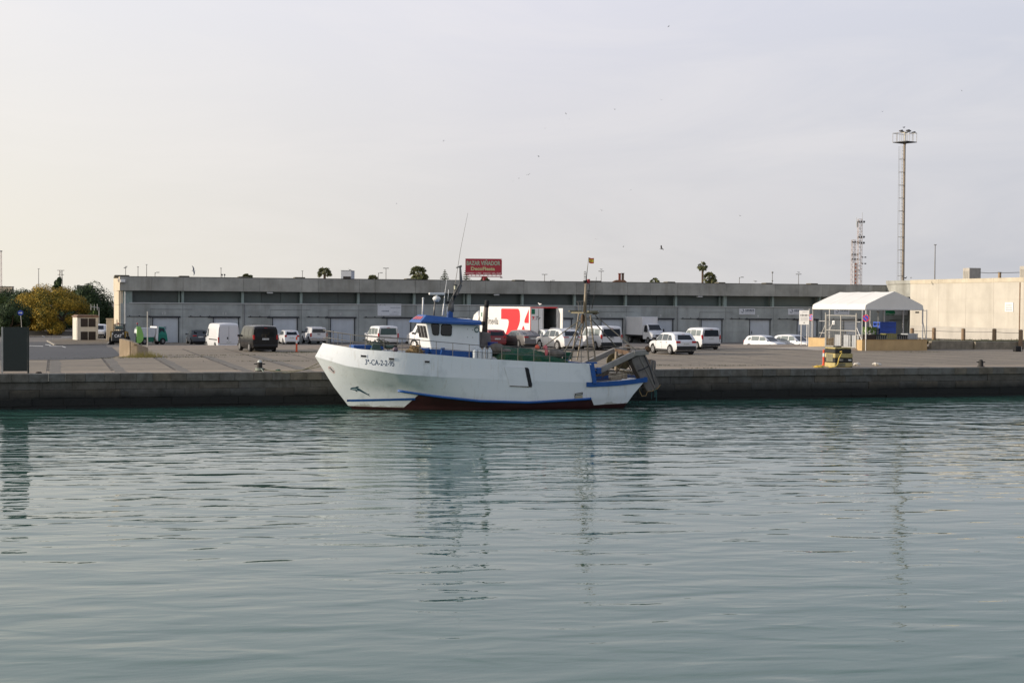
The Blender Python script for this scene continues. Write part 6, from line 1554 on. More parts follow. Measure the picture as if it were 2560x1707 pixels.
# signs beside the gate
SIGNB = mat('sign_blue', rgb(40, 72, 170), .4); SIGNR = mat('sign_red', rgb(200, 40, 50), .4)
def noparking(px, py, r, ybase, label, yaw, v=None):
    P = PG(px + 1, ybase, QZ)
    if v: P = PV(px, py, v)
    zc = EYE.z + (PV(px, py, P.y).z - EYE.z)
    t = thing('no_parking_sign', label, 'road sign', (P.x, P.y, QZ), yaw, 'round no parking signs')
    h_ = zc - QZ; p = MB(); p.tube([(0, 0, 0), (0, 0, h_ + r)], .035, 8); p.build('post', PIPE, t)
    p = MB(); p.disc((0, -.05, h_), r, 28, 'y', .015); d = p.build('disc', SIGNR, t)
    p = MB(); p.disc((0, -.062, h_), r * .76, 28, 'y', .006); p.build('blue_field', SIGNB, d)
    p = MB(); p.box((0, -.068, h_), (r * 1.56, .004, r * .2), mtx=Matrix.Rotation(R(45), 3, 'Y')); p.build('slash', SIGNR, d)
noparking(2165, 795.5, .29, 866, 'round blue and red no parking sign on the marquee corner post', R(-46), TV - .12)
noparking(2027, 793.5, .30, 862, 'round blue and red no parking sign beside the white notice board, seen obliquely', R(-62))
P = PG(2010, 863, QZ); t = thing('notice_board', 'white notice board with black pictograms on two thin posts', 'notice board', (P.x, P.y, QZ), R(-42))
s_ = (P - EYE).dot(_F) / FPX
w_, h0, h1 = 25.5 * s_, (863 - 811.5) * s_, (863 - 776) * s_
for x in (-w_ * .3, w_ * .28): p = MB(); p.tube([(x, .03, 0), (x, .03, h1 - .1)], .04, 8); p.build('post', PIPE, t)
p = MB(); p.bb((-w_ / 2, -.03, h0), (w_ / 2, 0, h1)); bd = p.build('board', WHITE, t, bevel=.01)
p = MB(); H_ = h1 - h0
def bx(a0, b0, a1, b1): p.bb((-w_ / 2 + a0 * w_, -.036, h0 + b0 * H_), (-w_ / 2 + a1 * w_, -.031, h0 + b1 * H_))
for k, (a, hh) in enumerate(((.12, .10), (.26, .16), (.40, .12), (.54, .14), (.66, .15), (.82, .10))): bx(a, .66 - hh / 2, a + .075, .66 + hh / 2)
for j in range(6): bx(.12, .28 + j * .045, .88, .288 + j * .045)
bx(.44, .10, .54, .17); bx(.3, .86, .8, .875); bx(.3, .91, .8, .92)
p.build('print', mat('print_black', rgb(60, 60, 60), .6), bd)

# yellow and black service pedestal, hose, rope, litter
P = PG(2100, 918.5, QZ)
t = thing('service_pedestal', 'chunky yellow and black striped mooring service pedestal at the quay edge', 'service pedestal', (P.x + .30, P.y + .7, QZ), R(0))
YL = mat('stripe_yellow', rgb(184, 168, 112), .7, 0, .22, 2, streak=.75); BKS = mat('stripe_black', rgb(38, 38, 36), .65, 0, .2, 2)
hs = [0, .28, .56, .84, 1.10, 1.20]
p = MB()
for k in range(5):
    p.use(k % 2); wd = 1.24 - (.10 if k >= 3 else 0); dx = -.05 if k >= 3 else 0
    p.bb((-wd / 2 + dx, -.62, hs[k]), (wd / 2 + dx, .62, hs[k + 1] - .002))
p.build('casing', [YL, BKS], t, bevel=.04)
p = MB(); p.box((-.1, 0, 1.24), (.36, .4, .08)); p.build('lid', BKS, t, bevel=.02)
p = MB(); p.bb((.30, -.635, .40), (.50, -.625, .48)); p.build('label_plate', WHITE, t)
p = MB(); p.bb((-.48, -.632, .06), (.10, -.622, .24)); p.bb((-.62 - .012, -.4, .34), (-.62, .4, .80)); p.build('panel', mat('panel_grey', rgb(120, 116, 92), .6, 0, .2, 3, streak=.5), t)
for x in (-.5, .5):
    p = MB(); p.cone((x, -.66, 0), (x, -.66, .05), .05, .04, 8); p.build('bolt', DARKM, t)
p = MB(); p.box((-.2, -.66, .45), (.22, .1, .12)); p.tube([(-.25, -.66, .5), (-.1, -.7, .45)], .03); p.build('valve', STEEL, t)
HOSE = mat('hose_yellow', rgb(220, 190, 92), .6, 0, .1, 4)
B0 = Vector((P.x, P.y - .05, QZ))
p = MB(); p.tube([B0 + Vector((-.12, -.12, .92)), B0 + Vector((-.02, -.16, 1.0)), B0 + Vector((-.04, -.2, .86)), B0 + Vector((-.25, -.24, .55)), B0 + Vector((-.35, -.3, .2)), B0 + Vector((-.6, -.36, .05)), B0 + Vector((-.95, -.3, .03))], .03, 7)
tag(p.build('hose', HOSE, smooth=True), 'yellow hose hanging down the striped service pedestal', 'hose')
q = PG(2050, 919, QZ); heap('rope_coil', 'yellow rope lying in a flat heap beside the orange marker post', 'rope', (q.x, q.y + .1, QZ + .03), (.42, .3, .09), 12, .022, HOSE, 21)
p = MB(); rr = random.Random(4); a = PG(2030, 916.5, QZ)
p.tube([Vector((a.x + .1 * k, a.y + .06 * math.sin(k * 1.7), QZ + .025)) for k in range(10)], .016, 5); tag(p.build('rope', HOSE), 'thin tail of yellow rope trailing from the heap', 'rope')
ORG = mat('marker_orange', rgb(226, 84, 44), .5, 0, .06, 3)
def marker(px, yb, yt, label):
    P = PG(px, yb, QZ); H_ = (yb - yt) * (P - EYE).dot(_F) / FPX
    t = thing('marker_post', label, 'marker post', (P.x, P.y, QZ), 0, 'orange marker posts')
    p = MB(); p.cone((0, 0, 0), (0, 0, H_ * .55), .07, .065, 12); p.cone((0, 0, H_ * .78), (0, 0, H_ - .02), .06, .06, 12); p.ell((0, 0, H_ - .02), (.06, .06, .03), 12, 6); p.build('shaft', ORG, t)
    p = MB(); p.cone((0, 0, H_ * .55), (0, 0, H_ * .78), .062, .062, 12); p.build('reflective_band', WHITE, t)
    p = MB(); p.cone((0, 0, 0), (0, 0, .05), .14, .10, 12); p.build('base', ORG, t)
marker(2059, 913, 874, 'orange and white marker post left of the striped service pedestal'.replace('left of', 'beside'))
marker(741.5, 879.5, 841.5, 'orange and white marker post standing near the boat bow')
# bollards
IRON = mat('bollard_iron', rgb(50, 48, 46), .7, .2, .25, 4); IRW = mat('bollard_white', rgb(190, 194, 190), .6, 0, .1, 4)
def bollard(px, yb, yt, label, white):
    P = PG(px, yb, QZ); H_ = (yb - yt) * (P - EYE).dot(_F) / FPX
    t = thing('bollard', label, 'bollard', (P.x, P.y, QZ), 0, 'iron mooring bollards')
    p = MB(); p.cone((0, 0, 0), (0, 0, H_ * .8), .155, .145, 16); p.use(1); p.cone((0, 0, H_ * .8), (0, 0, H_ * .93), .12, .10, 16); p.ell((0, 0, H_ * .93), (.10, .10, H_ * .08), 14, 6); p.build('shaft', [IRON, IRW if white else IRON], t)
    p = MB(); p.tube([(-.30, 0, H_ * .66), (.30, 0, H_ * .66)], .028, 8); p.build('cross_pin', IRON, t)
    p = MB(); p.cone((0, 0, 0), (0, 0, .06), .24, .22, 16); p.build('base', IRON, t)
    return P
BO = bollard(649, 928, 900, 'dark iron bollard with whitened top and mooring ropes by the boat bow', True)
bollard(2452, 917, 898.5, 'plain rusty iron bollard with cross pin at the quay edge, no rope', False)
MR = mat('mooring_rope', rgb(92, 90, 74), .9, 0, .2, 6)
def cat_rope(a, b, sag, n=16): return [a.lerp(b, k / n) - Vector((0, 0, sag * 4 * (k / n) * (1 - k / n))) for k in range(n + 1)]
tip = Vector((U0 + .75, VC, 2.35)); tip2 = Vector((U0 + .6, VC + .15, 2.62))
p = MB(); p.tube(cat_rope(BO + Vector((.16, -.05, .16)), tip2, .45), .022, 6); tag(p.build('mooring_rope', MR), 'mooring rope sagging from the bollard to the upper bow', 'rope', 'mooring ropes at the bow')
p = MB(); p.tube(cat_rope(BO + Vector((.16, 0, .10)), tip, .22), .024, 6); tag(p.build('mooring_rope', MR), 'mooring rope running lower and straighter from bollard to bow', 'rope', 'mooring ropes at the bow')
p = MB()
for k in range(4): p.torus(BO + Vector((0, 0, .05 + .035 * k)), .20 + .012 * (k % 2), .024, 'z', 18, 6)
p.tube([BO + Vector((.05, -.24, .14)), BO + Vector((.08, -.9, .02)), BO + Vector((.10, -1.02, -.3)), BO + Vector((.06, -1.03, -.6))], .022, 5)
tag(p.build('rope_wrap', mat('rope_pale', rgb(150, 158, 146), .9, 0, .2, 6)), 'pale rope wound round the bollard foot by the bow', 'rope')
q = BO + Vector((.95, -.25, .05)); heap('rope_knot', 'green knot of rope on the quay beside the bow bollard', 'rope', (q.x, q.y, QZ + .05), (.16, .12, .1), 7, .02, mat('rope_green', rgb(60, 98, 82), .9), 31)
# litter
LIT = mat('litter_white', rgb(206, 200, 188), .8, 0, .12, 6)
for px, py, lab, s_ in ((2143, 914, 'crumpled pale bag beside the striped pedestal', .22), (2191, 914, 'crumpled white litter on the quay beyond the pedestal', .28)):
    P = PG(px, py, QZ); p = MB(); p.ell((0, 0, 0), (s_, s_ * .7, .11), 12, 8)
    for k, v in enumerate(p.v): p.v[k] = v * (1 + .45 * mnoise.noise(v * 7 + Vector((px, 0, 0)))) + Vector((0, 0, .09))
    o = tag(p.build('litter', LIT), lab, 'litter'); o.location = P
P = PG(2544, 879, QZ); t = thing('black_case', 'small black case with pale strap on the quay by the low wall', 'case', (P.x, P.y, QZ), R(5)); p = MB(); p.bb((-.36, -.2, 0), (.36, .2, .46)); p.build('case', BLACK, t, bevel=.06, seg=2); p = MB(); p.bb((.2, -.215, 0.02), (.26, -.202, .44)); p.build('strap', LIT, t)
P = PG(97, 933, QZ); p = MB(); p.ell((0, 0, .03), (.16, .12, .06), 10, 6); o = tag(p.build('stone', mat('dark_stone', rgb(60, 52, 46), .9)), 'small dark lump on the quay edge beside the dark board', 'stone'); o.location = P

# ------------------------------------------------------------------ left side: board, hut, sign, walls
P = PG(38, 933, QZ); s_ = (P - EYE).dot(_F) / FPX
t = thing('dark_board', 'tall dark green panel on two posts standing at the quay edge', 'board', (P.x, P.y + .15, QZ), R(0))
wB, hB = 62 * s_ * 1.0, 115 * s_
DGR = mat('board_green', rgb(30, 40, 36), .5, 0, .1, 1.5)
p = MB(); p.bb((-wB / 2 + .05, -.03, .10), (wB / 2 - .05, .03, hB - .04)); p.build('panel', DGR, t)
for x, m_ in ((-wB / 2, GM), (wB / 2, DGR)): p = MB(); p.box((x, 0, hB / 2 - .05), (.09, .09, hB + .12)); p.build('post', m_, t)
p = MB(); p.bb((-wB / 2, -.035, hB - .04), (wB / 2, .035, hB + .0)); p.build('top_rail', DGR, t)
q, s2 = PGR(56, 846); z_ = q.z; zc = PD(51.2, 782, FPX / s2)
t = thing('direction_sign', 'round blue road sign with white arrow above the dark board', 'road sign', (q.x, q.y, z_), TH * 0)
h_ = zc.z - z_; lean = zc.x - q.x
p = MB(); p.tube([(0, 0, 0), (lean, 0, h_ + .3)], .035, 8); p.build('post', GM, t)
p = MB(); p.disc((lean, -.05, h_), .31, 28, 'y', .02); d = p.build('disc', SIGNB, t)
p = MB()
f = lambda a, b: Vector((lean + a, -.064, h_ + b))
put_poly(p, [(-.22, -.045), (.06, -.045), (.06, -.13), (.23, 0), (.06, .13), (.06, .045), (-.22, .045)], f); p.build('arrow', WHITE, d)
# transformer hut on its kerbed island
q, s2 = PGR(214, 852.5); z_ = q.z + .10; hk = 26.3 / s2
t = thing('transformer_hut', 'small cream transformer hut with four dark vents and brown roof', 'hut', (q.x, q.y + 1.2, z_ - .1), R(13))
HM = mat('hut_cream', rgb(204, 200, 190), .85, 0, .08, 1, streak=.15)
t.scale = (hk * .8, hk * .8, hk); hz = (PD(214, 791, FPX / s2).z - z_) / hk
p = MB(); p.box((0, 0, hz / 2), (2.45, 2.3, hz)); 
for k in range(5): p.bb((-1.24 + .0, -1.16, .0), (-1.2, -1.12, hz))
hut = p.build('wall', HM, t, bevel=.02)
p = MB(); p.box((0, 0, hz + .07), (2.62, 2.5, .16)); p.box((0, 0, hz + .19), (2.3, 2.2, .09)); p.build('roof', mat('hut_roof', rgb(120, 98, 84), .8, 0, .15, 2), t, bevel=.03)
VENT = mat('vent_dark', rgb(44, 38, 38), .7, 0, .1, 3)
for x in (-.42, .50):
    for z0 in (.10, hz * .60):
        p = MB(); p.bb((x - .42, -1.175, z0), (x + .42, -1.152, z0 + .80)); v_ = p.build('vent', VENT, t)
        p = MB()
        for k in range(9): p.box((x, -1.18, z0 + .06 + k * .085), (.8, .03, .03))
        p.build('louvre', mat('louvre_brown', rgb(58, 50, 48), .7), v_)
p = MB(); p.box((-1.243, -.2, hz * .45), (.03, 1.3, hz * .85)); p.build('door', HM, t)
KERB = mat('kerb_stone', rgb(150, 144, 134), .9, 0, .15, 1)
isl = []
for zx, zy in ((665, 1405), (770, 1462), (1500, 1452), (1560, 1400), (1000, 1385)):
    d = ray(zx / 5.6, 600 + zy / 5.6); P = EYE + d * ((1.6 - EYE.z) / d.z)
    for _ in range(12): P = EYE + d * ((gz(min(P.x, -1), P.y) + .12 - EYE.z) / d.z)
    isl.append(P)
p = MB(); p.prism([v - Vector((0, 0, .25)) for v in isl], (0, 0, .25)); tag(p.build('kerb_island', mat('island_paving', rgb(104, 94, 80), .9, 0, .2, 1)), 'raised paved island under the transformer hut', None, None, 'structure')
p = MB()
for a, b in zip(isl, isl[1:] + isl[:1]): p.beam(a - Vector((0, 0, .09)), b - Vector((0, 0, .09)), .16, .20)
tag(p.build('kerb', KERB), 'pale kerb round the hut island', None, None, 'structure')
# pole with H-shaped aerial by the hut
q, s2 = PGR(247.5, 844); z_ = q.z
t = thing('antenna_pole', 'pale pole with a three pronged aerial behind the transformer hut', 'antenna', (q.x, q.y, z_))
tp = PD(246.5, 769, FPX / s2).z - z_; p = MB(); p.tube([(0, 0, 0), (0, 0, tp)], .035); p.build('pole', PIPE, t)
p = MB(); p.tube([(0, 0, tp), (-.92, 0, tp + .10)], .03)
for k, x in enumerate((-.10, -.5, -.88)): p.tube([(x - .05 if k else x - .1, 0, tp - .30), (x - .05 if k else x - .1, 0, tp + .42)], .03)
p.build('aerial', PIPE, t)
# gatepost pillar and low wall
q, s2 = PGR(275, 853); z_ = q.z
t = thing('gate_pillar', 'weathered beige gate pillar at the warehouse corner', 'pillar', (q.x, q.y, z_ - .1), R(-10))
p = MB(); p.box((0, 0, 1.25), (.7, .6, 2.5)); p.build('shaft', SIDEC, t, bevel=.02); p = MB(); p.box((0, 0, 2.56), (.8, .7, .12)); p.build('cap', SIDEC, t); p = MB(); p.bb((-.1, -.32, .7), (.12, -.302, 1.6)); p.build('meter_box', mat('meter_pale', rgb(190, 180, 160), .6), t)
A, _s = PGR(-160, 838); B_, _s = PGR(190, 837.5)
t = thing('low_wall', 'long pale low wall along the road under the yellow tree', 'low wall', (A.x, A.y, A.z - .1))
d_ = B_ - A; p = MB(); p.beam((0, 0, .28), (d_.x, d_.y, .28), .3, .62); p.build('wall', mat('low_wall_pale', rgb(158, 154, 148), .9, 0, .12, .8, streak=.3), t); p = MB(); p.beam((0, 0, .62), (d_.x, d_.y, .62), .38, .06); p.build('coping', mat('coping_pale', rgb(176, 172, 164), .9), t)
# tapering concrete barrier between road and yard
BARM = mat('barrier_concrete', rgb(180, 160, 132), .9, 0, .16, 1.2, .02, streak=.6)
pts = [(299, 893, 847.5), (327, 893, 853.5), (345, 892.5, 860), (372, 890.5, 869)]
lab = ['tallest sunlit concrete block of the tapering barrier', 'middle sunlit concrete block of the tapering barrier', 'lowest concrete block of the tapering barrier, half in weeds']
for k, (a_, b_) in enumerate(zip(pts, pts[1:])):
    A = PG(a_[0] + 1, a_[1], QZ); B_ = PG(b_[0] - .6, b_[1], QZ)
    A = Vector((A.x - .0, A.y + 0.0, QZ)); B_ = Vector((B_.x, B_.y, QZ))
    sh = Vector((.55, -.9, 0)) * 0
    sa = (A - EYE).dot(_F) / FPX; sb = (B_ - EYE).dot(_F) / FPX
    ha, hb = (a_[1] - a_[2]) * sa, (b_[1] - b_[2]) * sb
    dd = Vector((-(-.55), .84, 0)).normalized()
    A2, B2 = A + Vector((0, .0, 0)), B_ + Vector((0, 0, 0))
    # run each block obliquely so that its long face catches the sun
    A2 = A + Vector((0, .9 - k * .45 + .45, 0)); B2 = B_ + Vector((0, .9 - (k + 1) * .45 + .45, 0))
    n_ = Vector(((B2 - A2).y, -(B2 - A2).x, 0)).normalized() * -.45
    t = thing('concrete_barrier', lab[k], 'barrier', A2, 0, 'tapering concrete barrier by the road')
    fp = [Vector((0, 0, -.1)), B2 - A2 + Vector((0, 0, -.1)), B2 - A2 + Vector((0, 0, hb)), Vector((0, 0, ha))]
    p = MB(); p.prism(fp, n_); p.build('block', BARM, t, bevel=.03)
    p = MB(); p.box(n_ * .5 + Vector((0, 0, ha - .06)), (.18, .3, .08)); p.build('lifting_lug', mat('barrier_rib', rgb(150, 130, 104), .9, 0, .2, 2), t)
rr = random.Random(17); p = MB(); c0 = PG(365, 893, QZ)
for k in range(420):
    x = c0.x + rr.gauss(-.25, .75); y = c0.y - .25 + rr.uniform(-.35, .5); h_ = rr.uniform(.08, .55) * math.exp(-((x - c0.x) / 1.1) ** 2 * .6)
    d = rr.uniform(-.16, .16)
    p.add([(x - .012, y, QZ), (x + .012, y, QZ), (x + d, y + rr.uniform(-.1, .1), QZ + h_)], [(0, 1, 2)])
tag(p.build('weeds', mat('weed_straw', rgb(168, 156, 92), .9, 0, .25, 3)), 'dry straw coloured weeds against the concrete barrier', 'weeds', None, 'stuff')
p = MB()
rr = random.Random(23)
for px, py, sx, n_ in ((764, 880, 1.2, 240), (735, 882, .9, 160), (1500, 919, .6, 60), (1630, 914, 1.2, 120), (1840, 914, 1.0, 90), (690, 903, 1.5, 150), (560, 888, 3.0, 220), (420, 893, 2.2, 160), (1750, 921, .8, 60), (250, 896, 2.5, 150), (2310, 880, 1.4, 120)):
    c0 = PG(px, py, QZ)
    for k in range(n_):
        x = c0.x + rr.gauss(0, sx); y = c0.y + rr.gauss(0, .10); h_ = rr.uniform(.02, .09); d = rr.uniform(-.08, .08)
        p.add([(x - .014, y, QZ), (x + .014, y, QZ), (x + d, y + rr.uniform(-.06, .06), QZ + h_)], [(0, 1, 2)])
tag(p.build('joint_grass', mat('grass_olive', rgb(88, 92, 48), .9, 0, .25, 3)), 'tufts of olive grass in the paving joints', 'grass', None, 'stuff')
q = PG(369, 868, QZ) ; q = PD(369, 872, FPX / 30.5); z_ = QZ
t = thing('thin_post', 'thin pale grey post beside the concrete barrier', 'post', (q.x, q.y, z_)); tp = PD(368.7, 779, FPX / 30.5).z - z_
p = MB(); p.tube([(0, 0, -.3), (0, 0, tp)], .05, 8); p.build('pole', GM, t); p = MB(); p.ell((0, 0, tp), (.06, .06, .03), 8, 4); p.build('cap', GM, t)
# ------------------------------------------------------------------ vegetation
def leafmat(name, cols, rough=.7, trans=.25):
    m, nt, bs = newmat(name)
    ri = nt.n('ShaderNodeNewGeometry').outputs['Random Per Island']
    n = nt.noise(nt.coord('Object'), .55, 4, .6)
    f = nt.math('ADD', nt.math('MULTIPLY', ri, .45), nt.math('MULTIPLY', n, .62))
    k = len(cols); c = nt.ramp(f, [(.25 + .5 * i / (k - 1), c_) for i, c_ in enumerate(cols)])
    nt.l(c, bs.inputs['Base Color']); bs.inputs['Roughness'].default_value = rough
    bs.inputs['Specular IOR Level'].default_value = .25
    return m
LEAF_Y = leafmat('leaves_yellow', [rgb(60, 68, 30), rgb(98, 96, 36), rgb(150, 126, 44), rgb(192, 154, 54)])
LEAF_D = leafmat('leaves_pine', [rgb(34, 48, 30), rgb(50, 66, 38), rgb(70, 86, 46)])
LEAF_G = leafmat('leaves_green', [rgb(46, 62, 34), rgb(70, 88, 44), rgb(100, 112, 56)])
LEAF_P = leafmat('palm_fronds', [rgb(66, 74, 46), rgb(90, 96, 62), rgb(124, 122, 86)])
BARK = mat('bark', rgb(96, 80, 64), .9, 0, .2, 3)
def crown(q, c, r, n, size, rr, lumps=14, flat=1.0, clump=.42):
    """leaf-sized faces gathered in clumps spread through an uneven crown"""
    cs = []
    for k in range(lumps):
        a = rr.uniform(0, 6.283); z = rr.uniform(-.75, 1); rad = math.sqrt(max(0, 1 - z * z)) * rr.uniform(.55, .95)
        cs.append((Vector((c[0] + r[0] * rad * math.cos(a), c[1] + r[1] * rad * math.sin(a), c[2] + r[2] * z * rr.uniform(.6, .92))), rr.uniform(.7, 1.25)))
    for k in range(n):
        cc, s_ = cs[rr.randrange(lumps)]
        d = Vector((rr.gauss(0, 1), rr.gauss(0, 1), rr.gauss(0, .8 * flat))); d.normalize()
        p = cc + Vector((d.x * r[0], d.y * r[1], d.z * r[2])) * (clump * s_ * rr.random() ** .33)
        nrm = (d + Vector((rr.uniform(-.7, .7), rr.uniform(-.7, .7), rr.uniform(-.3, .9)))).normalized()
        e = nrm.cross(Vector((rr.uniform(-1, 1), rr.uniform(-1, 1), rr.uniform(-1, 1)))).normalized(); g = nrm.cross(e)
        s2 = size * rr.uniform(.6, 1.3)
        q.add([p - e * s2 - g * s2 * .5, p + e * s2 * .8 - g * s2 * .6, p + e * s2 + g * s2 * .5, p - e * s2 * .7 + g * s2 * .7], [(0, 1, 2, 3)])
def tree(label, px, ybase, ytop, wpx, s_, m_, n, size, seed, trunk=.35, name='tree', cat='tree', group=None, flat=1.0, lumps=14, crown_from=.35, clump=.42):
    B_ = PD(px, ybase, FPX / s_); z0 = B_.z; H_ = (ybase - ytop) / s_; W_ = wpx / s_
    t = thing(name, label, cat, (B_.x, B_.y, z0), 0, group); rr = random.Random(seed)
    q = MB(); cz = H_ * (1 + crown_from) / 2; rz = H_ * (1 - crown_from) / 2
    q.tube([(0, 0, -.3), (.1, 0, H_ * .3), (.15, .1, cz)], [trunk, trunk * .8, trunk * .4], 8)
    for k in range(6):
        a = k * 1.05 + rr.uniform(-.3, .3); q.tube([(.1, 0, H_ * (.22 + .05 * k)), (W_ * .22 * math.cos(a), W_ * .2 * math.sin(a), cz - rz * .2), (W_ * .36 * math.cos(a), W_ * .36 * math.sin(a), cz + rz * .25)], [trunk * .5, trunk * .3, trunk * .12], 5)
    q.build('trunk', BARK, t)
    q = MB(); crown(q, (0, 0, cz), (W_ / 2 * .86, W_ / 2 * .8, rz * .9), n, size, rr, lumps, flat, clump); q.build('crown', m_, t)
    return t
GT_ = 'trees behind the low wall by the road'
tree('rounded tree full of yellow blossom behind the low wall', 126, 838, 706, 222, 19.5, LEAF_Y, 70000, .065, 41, .4, group=GT_, lumps=38, crown_from=-.12, clump=.30)
tree('lower yellow green bush tree beside the big yellow tree', 62, 838, 742, 110, 19.5, LEAF_Y, 20000, .065, 42, .25, group=GT_, lumps=16, crown_from=-.1)
tree('dark green tree at the picture edge beside the dark board', -4, 838, 728, 120, 19.0, LEAF_G, 24000, .085, 43, .4, group=GT_, lumps=20, crown_from=-.1)
tree('dark bushy tree rising just behind the dark board', 24, 838, 752, 110, 20.5, LEAF_D, 22000, .08, 44, .3, group=GT_, lumps=18, crown_from=-.15)
tree('flat topped dark pine behind the green and yellow trees', 70, 842, 706, 110, 15.0, LEAF_D, 22000, .10, 45, .5, name='pine_tree', group=GT_, lumps=22, crown_from=.1)
tree('small round dark pine showing over the yellow tree top', 144, 842, 694, 36, 15.0, LEAF_D, 8000, .09, 46, .4, name='pine_tree', group=GT_, lumps=10, crown_from=.55)
tree('dark pine at the picture edge hiding most of the far cream building', 8, 842, 717, 140, 16.0, LEAF_D, 24000, .10, 50, .4, name='pine_tree', group=GT_, lumps=26, crown_from=-.15)
tree('dark pine between the yellow tree top and the broad pine', 186, 842, 716, 90, 15.2, LEAF_D, 18000, .10, 52, .4, name='pine_tree', group=GT_, lumps=20, crown_from=-.1)
tree('dense dark pine in the gap between the edge pine and the yellow tree', 52, 842, 728, 90, 16.5, LEAF_D, 16000, .10, 51, .4, name='pine_tree', group=GT_, lumps=20, crown_from=-.2)
tree('broad dark pine beside the warehouse end wall', 226, 846, 709, 125, 15.5, LEAF_D, 34000, .10, 47, .5, name='pine_tree', group=GT_, lumps=28, crown_from=-.1)
tree('bright green shrub tree behind the three pronged aerial', 232, 846, 762, 46, 17.0, LEAF_G, 6000, .1, 48, .2, group=GT_, lumps=10, crown_from=.0)
tree('dark low hedge tree filling the gap behind the dark board', 100, 844, 764, 230, 16.5, LEAF_D, 28000, .10, 49, .3, group=GT_, lumps=30, crown_from=-.2)
# distant pale building strip, pylon, poles on the left
def skybox(name, label, cat, x0, y0, x1, y1, s_, m_, d_=8.0, extra=None, group=None, zb=LZ):
    A = PD(x0, y1, FPX / s_); B_ = PD(x1, y0, FPX / s_)
    w_ = (x1 - x0) / s_; t = thing(name, label, cat, ((A.x + B_.x) / 2, (A.y + B_.y) / 2, zb), -TH, group)
    q = MB(); q.bb((-w_ / 2, 0, 0), (w_ / 2, d_, B_.z - zb)); q.build('wall', m_, t); 
    return t, w_, B_.z - zb
PALE = mat('far_wall', rgb(206, 190, 166), .9, 0, .08, .3)
t, w_, h_ = skybox('far_building', 'far low cream building between the tree tops at the picture edge', 'building', -20, 717, 30, 724, 9.0, PALE, 1.5)
q = MB(); q.bb((-w_ / 2 - .1, -.1, h_), (w_ / 2 + .1, 1.6, h_ + .12)); q.build('roof', ROOFM, t)
t, w_, h_ = skybox('far_building', 'far grey flat building behind the pine by the warehouse', 'building', 192, 715, 224, 722, 10.0, mat('far_grey', rgb(120, 118, 112), .9, 0, .1, .3), 1.5)
q = MB(); q.bb((-w_ / 2 - .1, -.1, h_), (w_ / 2 + .1, 1.6, h_ + .12)); q.build('roof', ROOFM, t)
# ------------------------------------------------------------------ palms and araucarias behind the warehouse
def palm(label, px, ytop, rpx, s_, seed, n=34, droop=1.0, group='palms beyond the warehouse roof', skirt=True):
    Tt = PD(px, ytop + rpx * .85, FPX / s_); H_ = Tt.z - LZ; r = rpx / s_; rr = random.Random(seed)
    t = thing('palm_tree', label, 'palm tree', (Tt.x, Tt.y, LZ), 0, group)
    q = MB(); q.tube([(0, 0, 0), (.05, 0, H_ * .5), (0, 0, H_)], [.32, .24, .2], 10); q.build('trunk', BARK, t)
    q = MB()
    for k in range(int(n * 1.5)):
        a = rr.uniform(0, 6.283); el_ = rr.uniform(-.9, 1.35) if skirt else rr.uniform(-.3, 1.35)
        L = r * rr.uniform(.45, .62); d = Vector((math.cos(a) * math.cos(el_), math.sin(a) * math.cos(el_), math.sin(el_)))
        base = Vector((0, 0, H_)); hub = base + d * L
        q.tube([base, base + d * L * .5, hub], .018, 3)
        # fan of stiff drooping blades
        side = d.cross(Vector((0, 0, 1))).normalized() if abs(d.z) < .98 else Vector((1, 0, 0)); up = side.cross(d); ra = rr.uniform(-.9, .9); side, up = side * math.cos(ra) + up * math.sin(ra), up * math.cos(ra) - side * math.sin(ra)
        for j in range(11):
            th_ = (j - 5) / 5 * 1.25
            dirv = (d * math.cos(th_) + side * math.sin(th_)); bl = r * .55 * (1 - .25 * abs(j - 5) / 5) * rr.uniform(.85, 1.1)
            mid = hub + dirv * bl * .55; tip = hub + dirv * bl + Vector((0, 0, -bl * .38 * droop))
            wv = (up * .3 + side * math.cos(th_) - d * math.sin(th_)).normalized() * (.12 * r / 1.6)
            q.add([hub, mid - wv, tip, mid + wv], [(0, 1, 2, 3)])
    q.build('crown', LEAF_P, t)
    if skirt:
        q = MB()
        for k in range(60):
            a = rr.uniform(0, 6.283); z1 = H_ - rr.uniform(.1, .35) * r; l_ = r * rr.uniform(.3, .7)
            b0 = Vector((math.cos(a) * .2, math.sin(a) * .2, z1)); b1 = b0 + Vector((math.cos(a) * r * .22, math.sin(a) * r * .22, -l_)); w_ = Vector((-math.sin(a), math.cos(a), 0)) * .08
            q.add([b0 - w_, b0 + w_, b1], [(0, 1, 2)])
        q.build('dead_fronds', mat('dead_fronds', rgb(132, 112, 82), .9, 0, .2, 2), t)
    return t
palm('round headed fan palm over the roof between two light poles', 811.5, 667, 19, 15, 61, skirt=False)
palm('biggest fan palm over the roof, with hanging brown fronds', 1046, 665, 26, 14, 62, 46)
palm('tallest slim palm with small head and bare trunk', 1756.5, 654, 13.5, 12.5, 63, 36)
palm('broad palm standing close behind the tall slim palm', 1774, 680, 19, 13.5, 64, 38)
palm('palm head just showing over the roof near the chimney house', 1637, 695, 15, 13.5, 65, 30, skirt=False)
palm('palm top barely showing over the roof behind the black van', 616, 684, 22, 14, 66, 26, skirt=False)
palm('low grassy palm head by the roof light poles', 932, 688, 15, 14, 67, 36, skirt=False, droop=.2)
palm('palm head directly under the red billboard', 1213, 692, 14, 14.6, 68, 32, skirt=False)
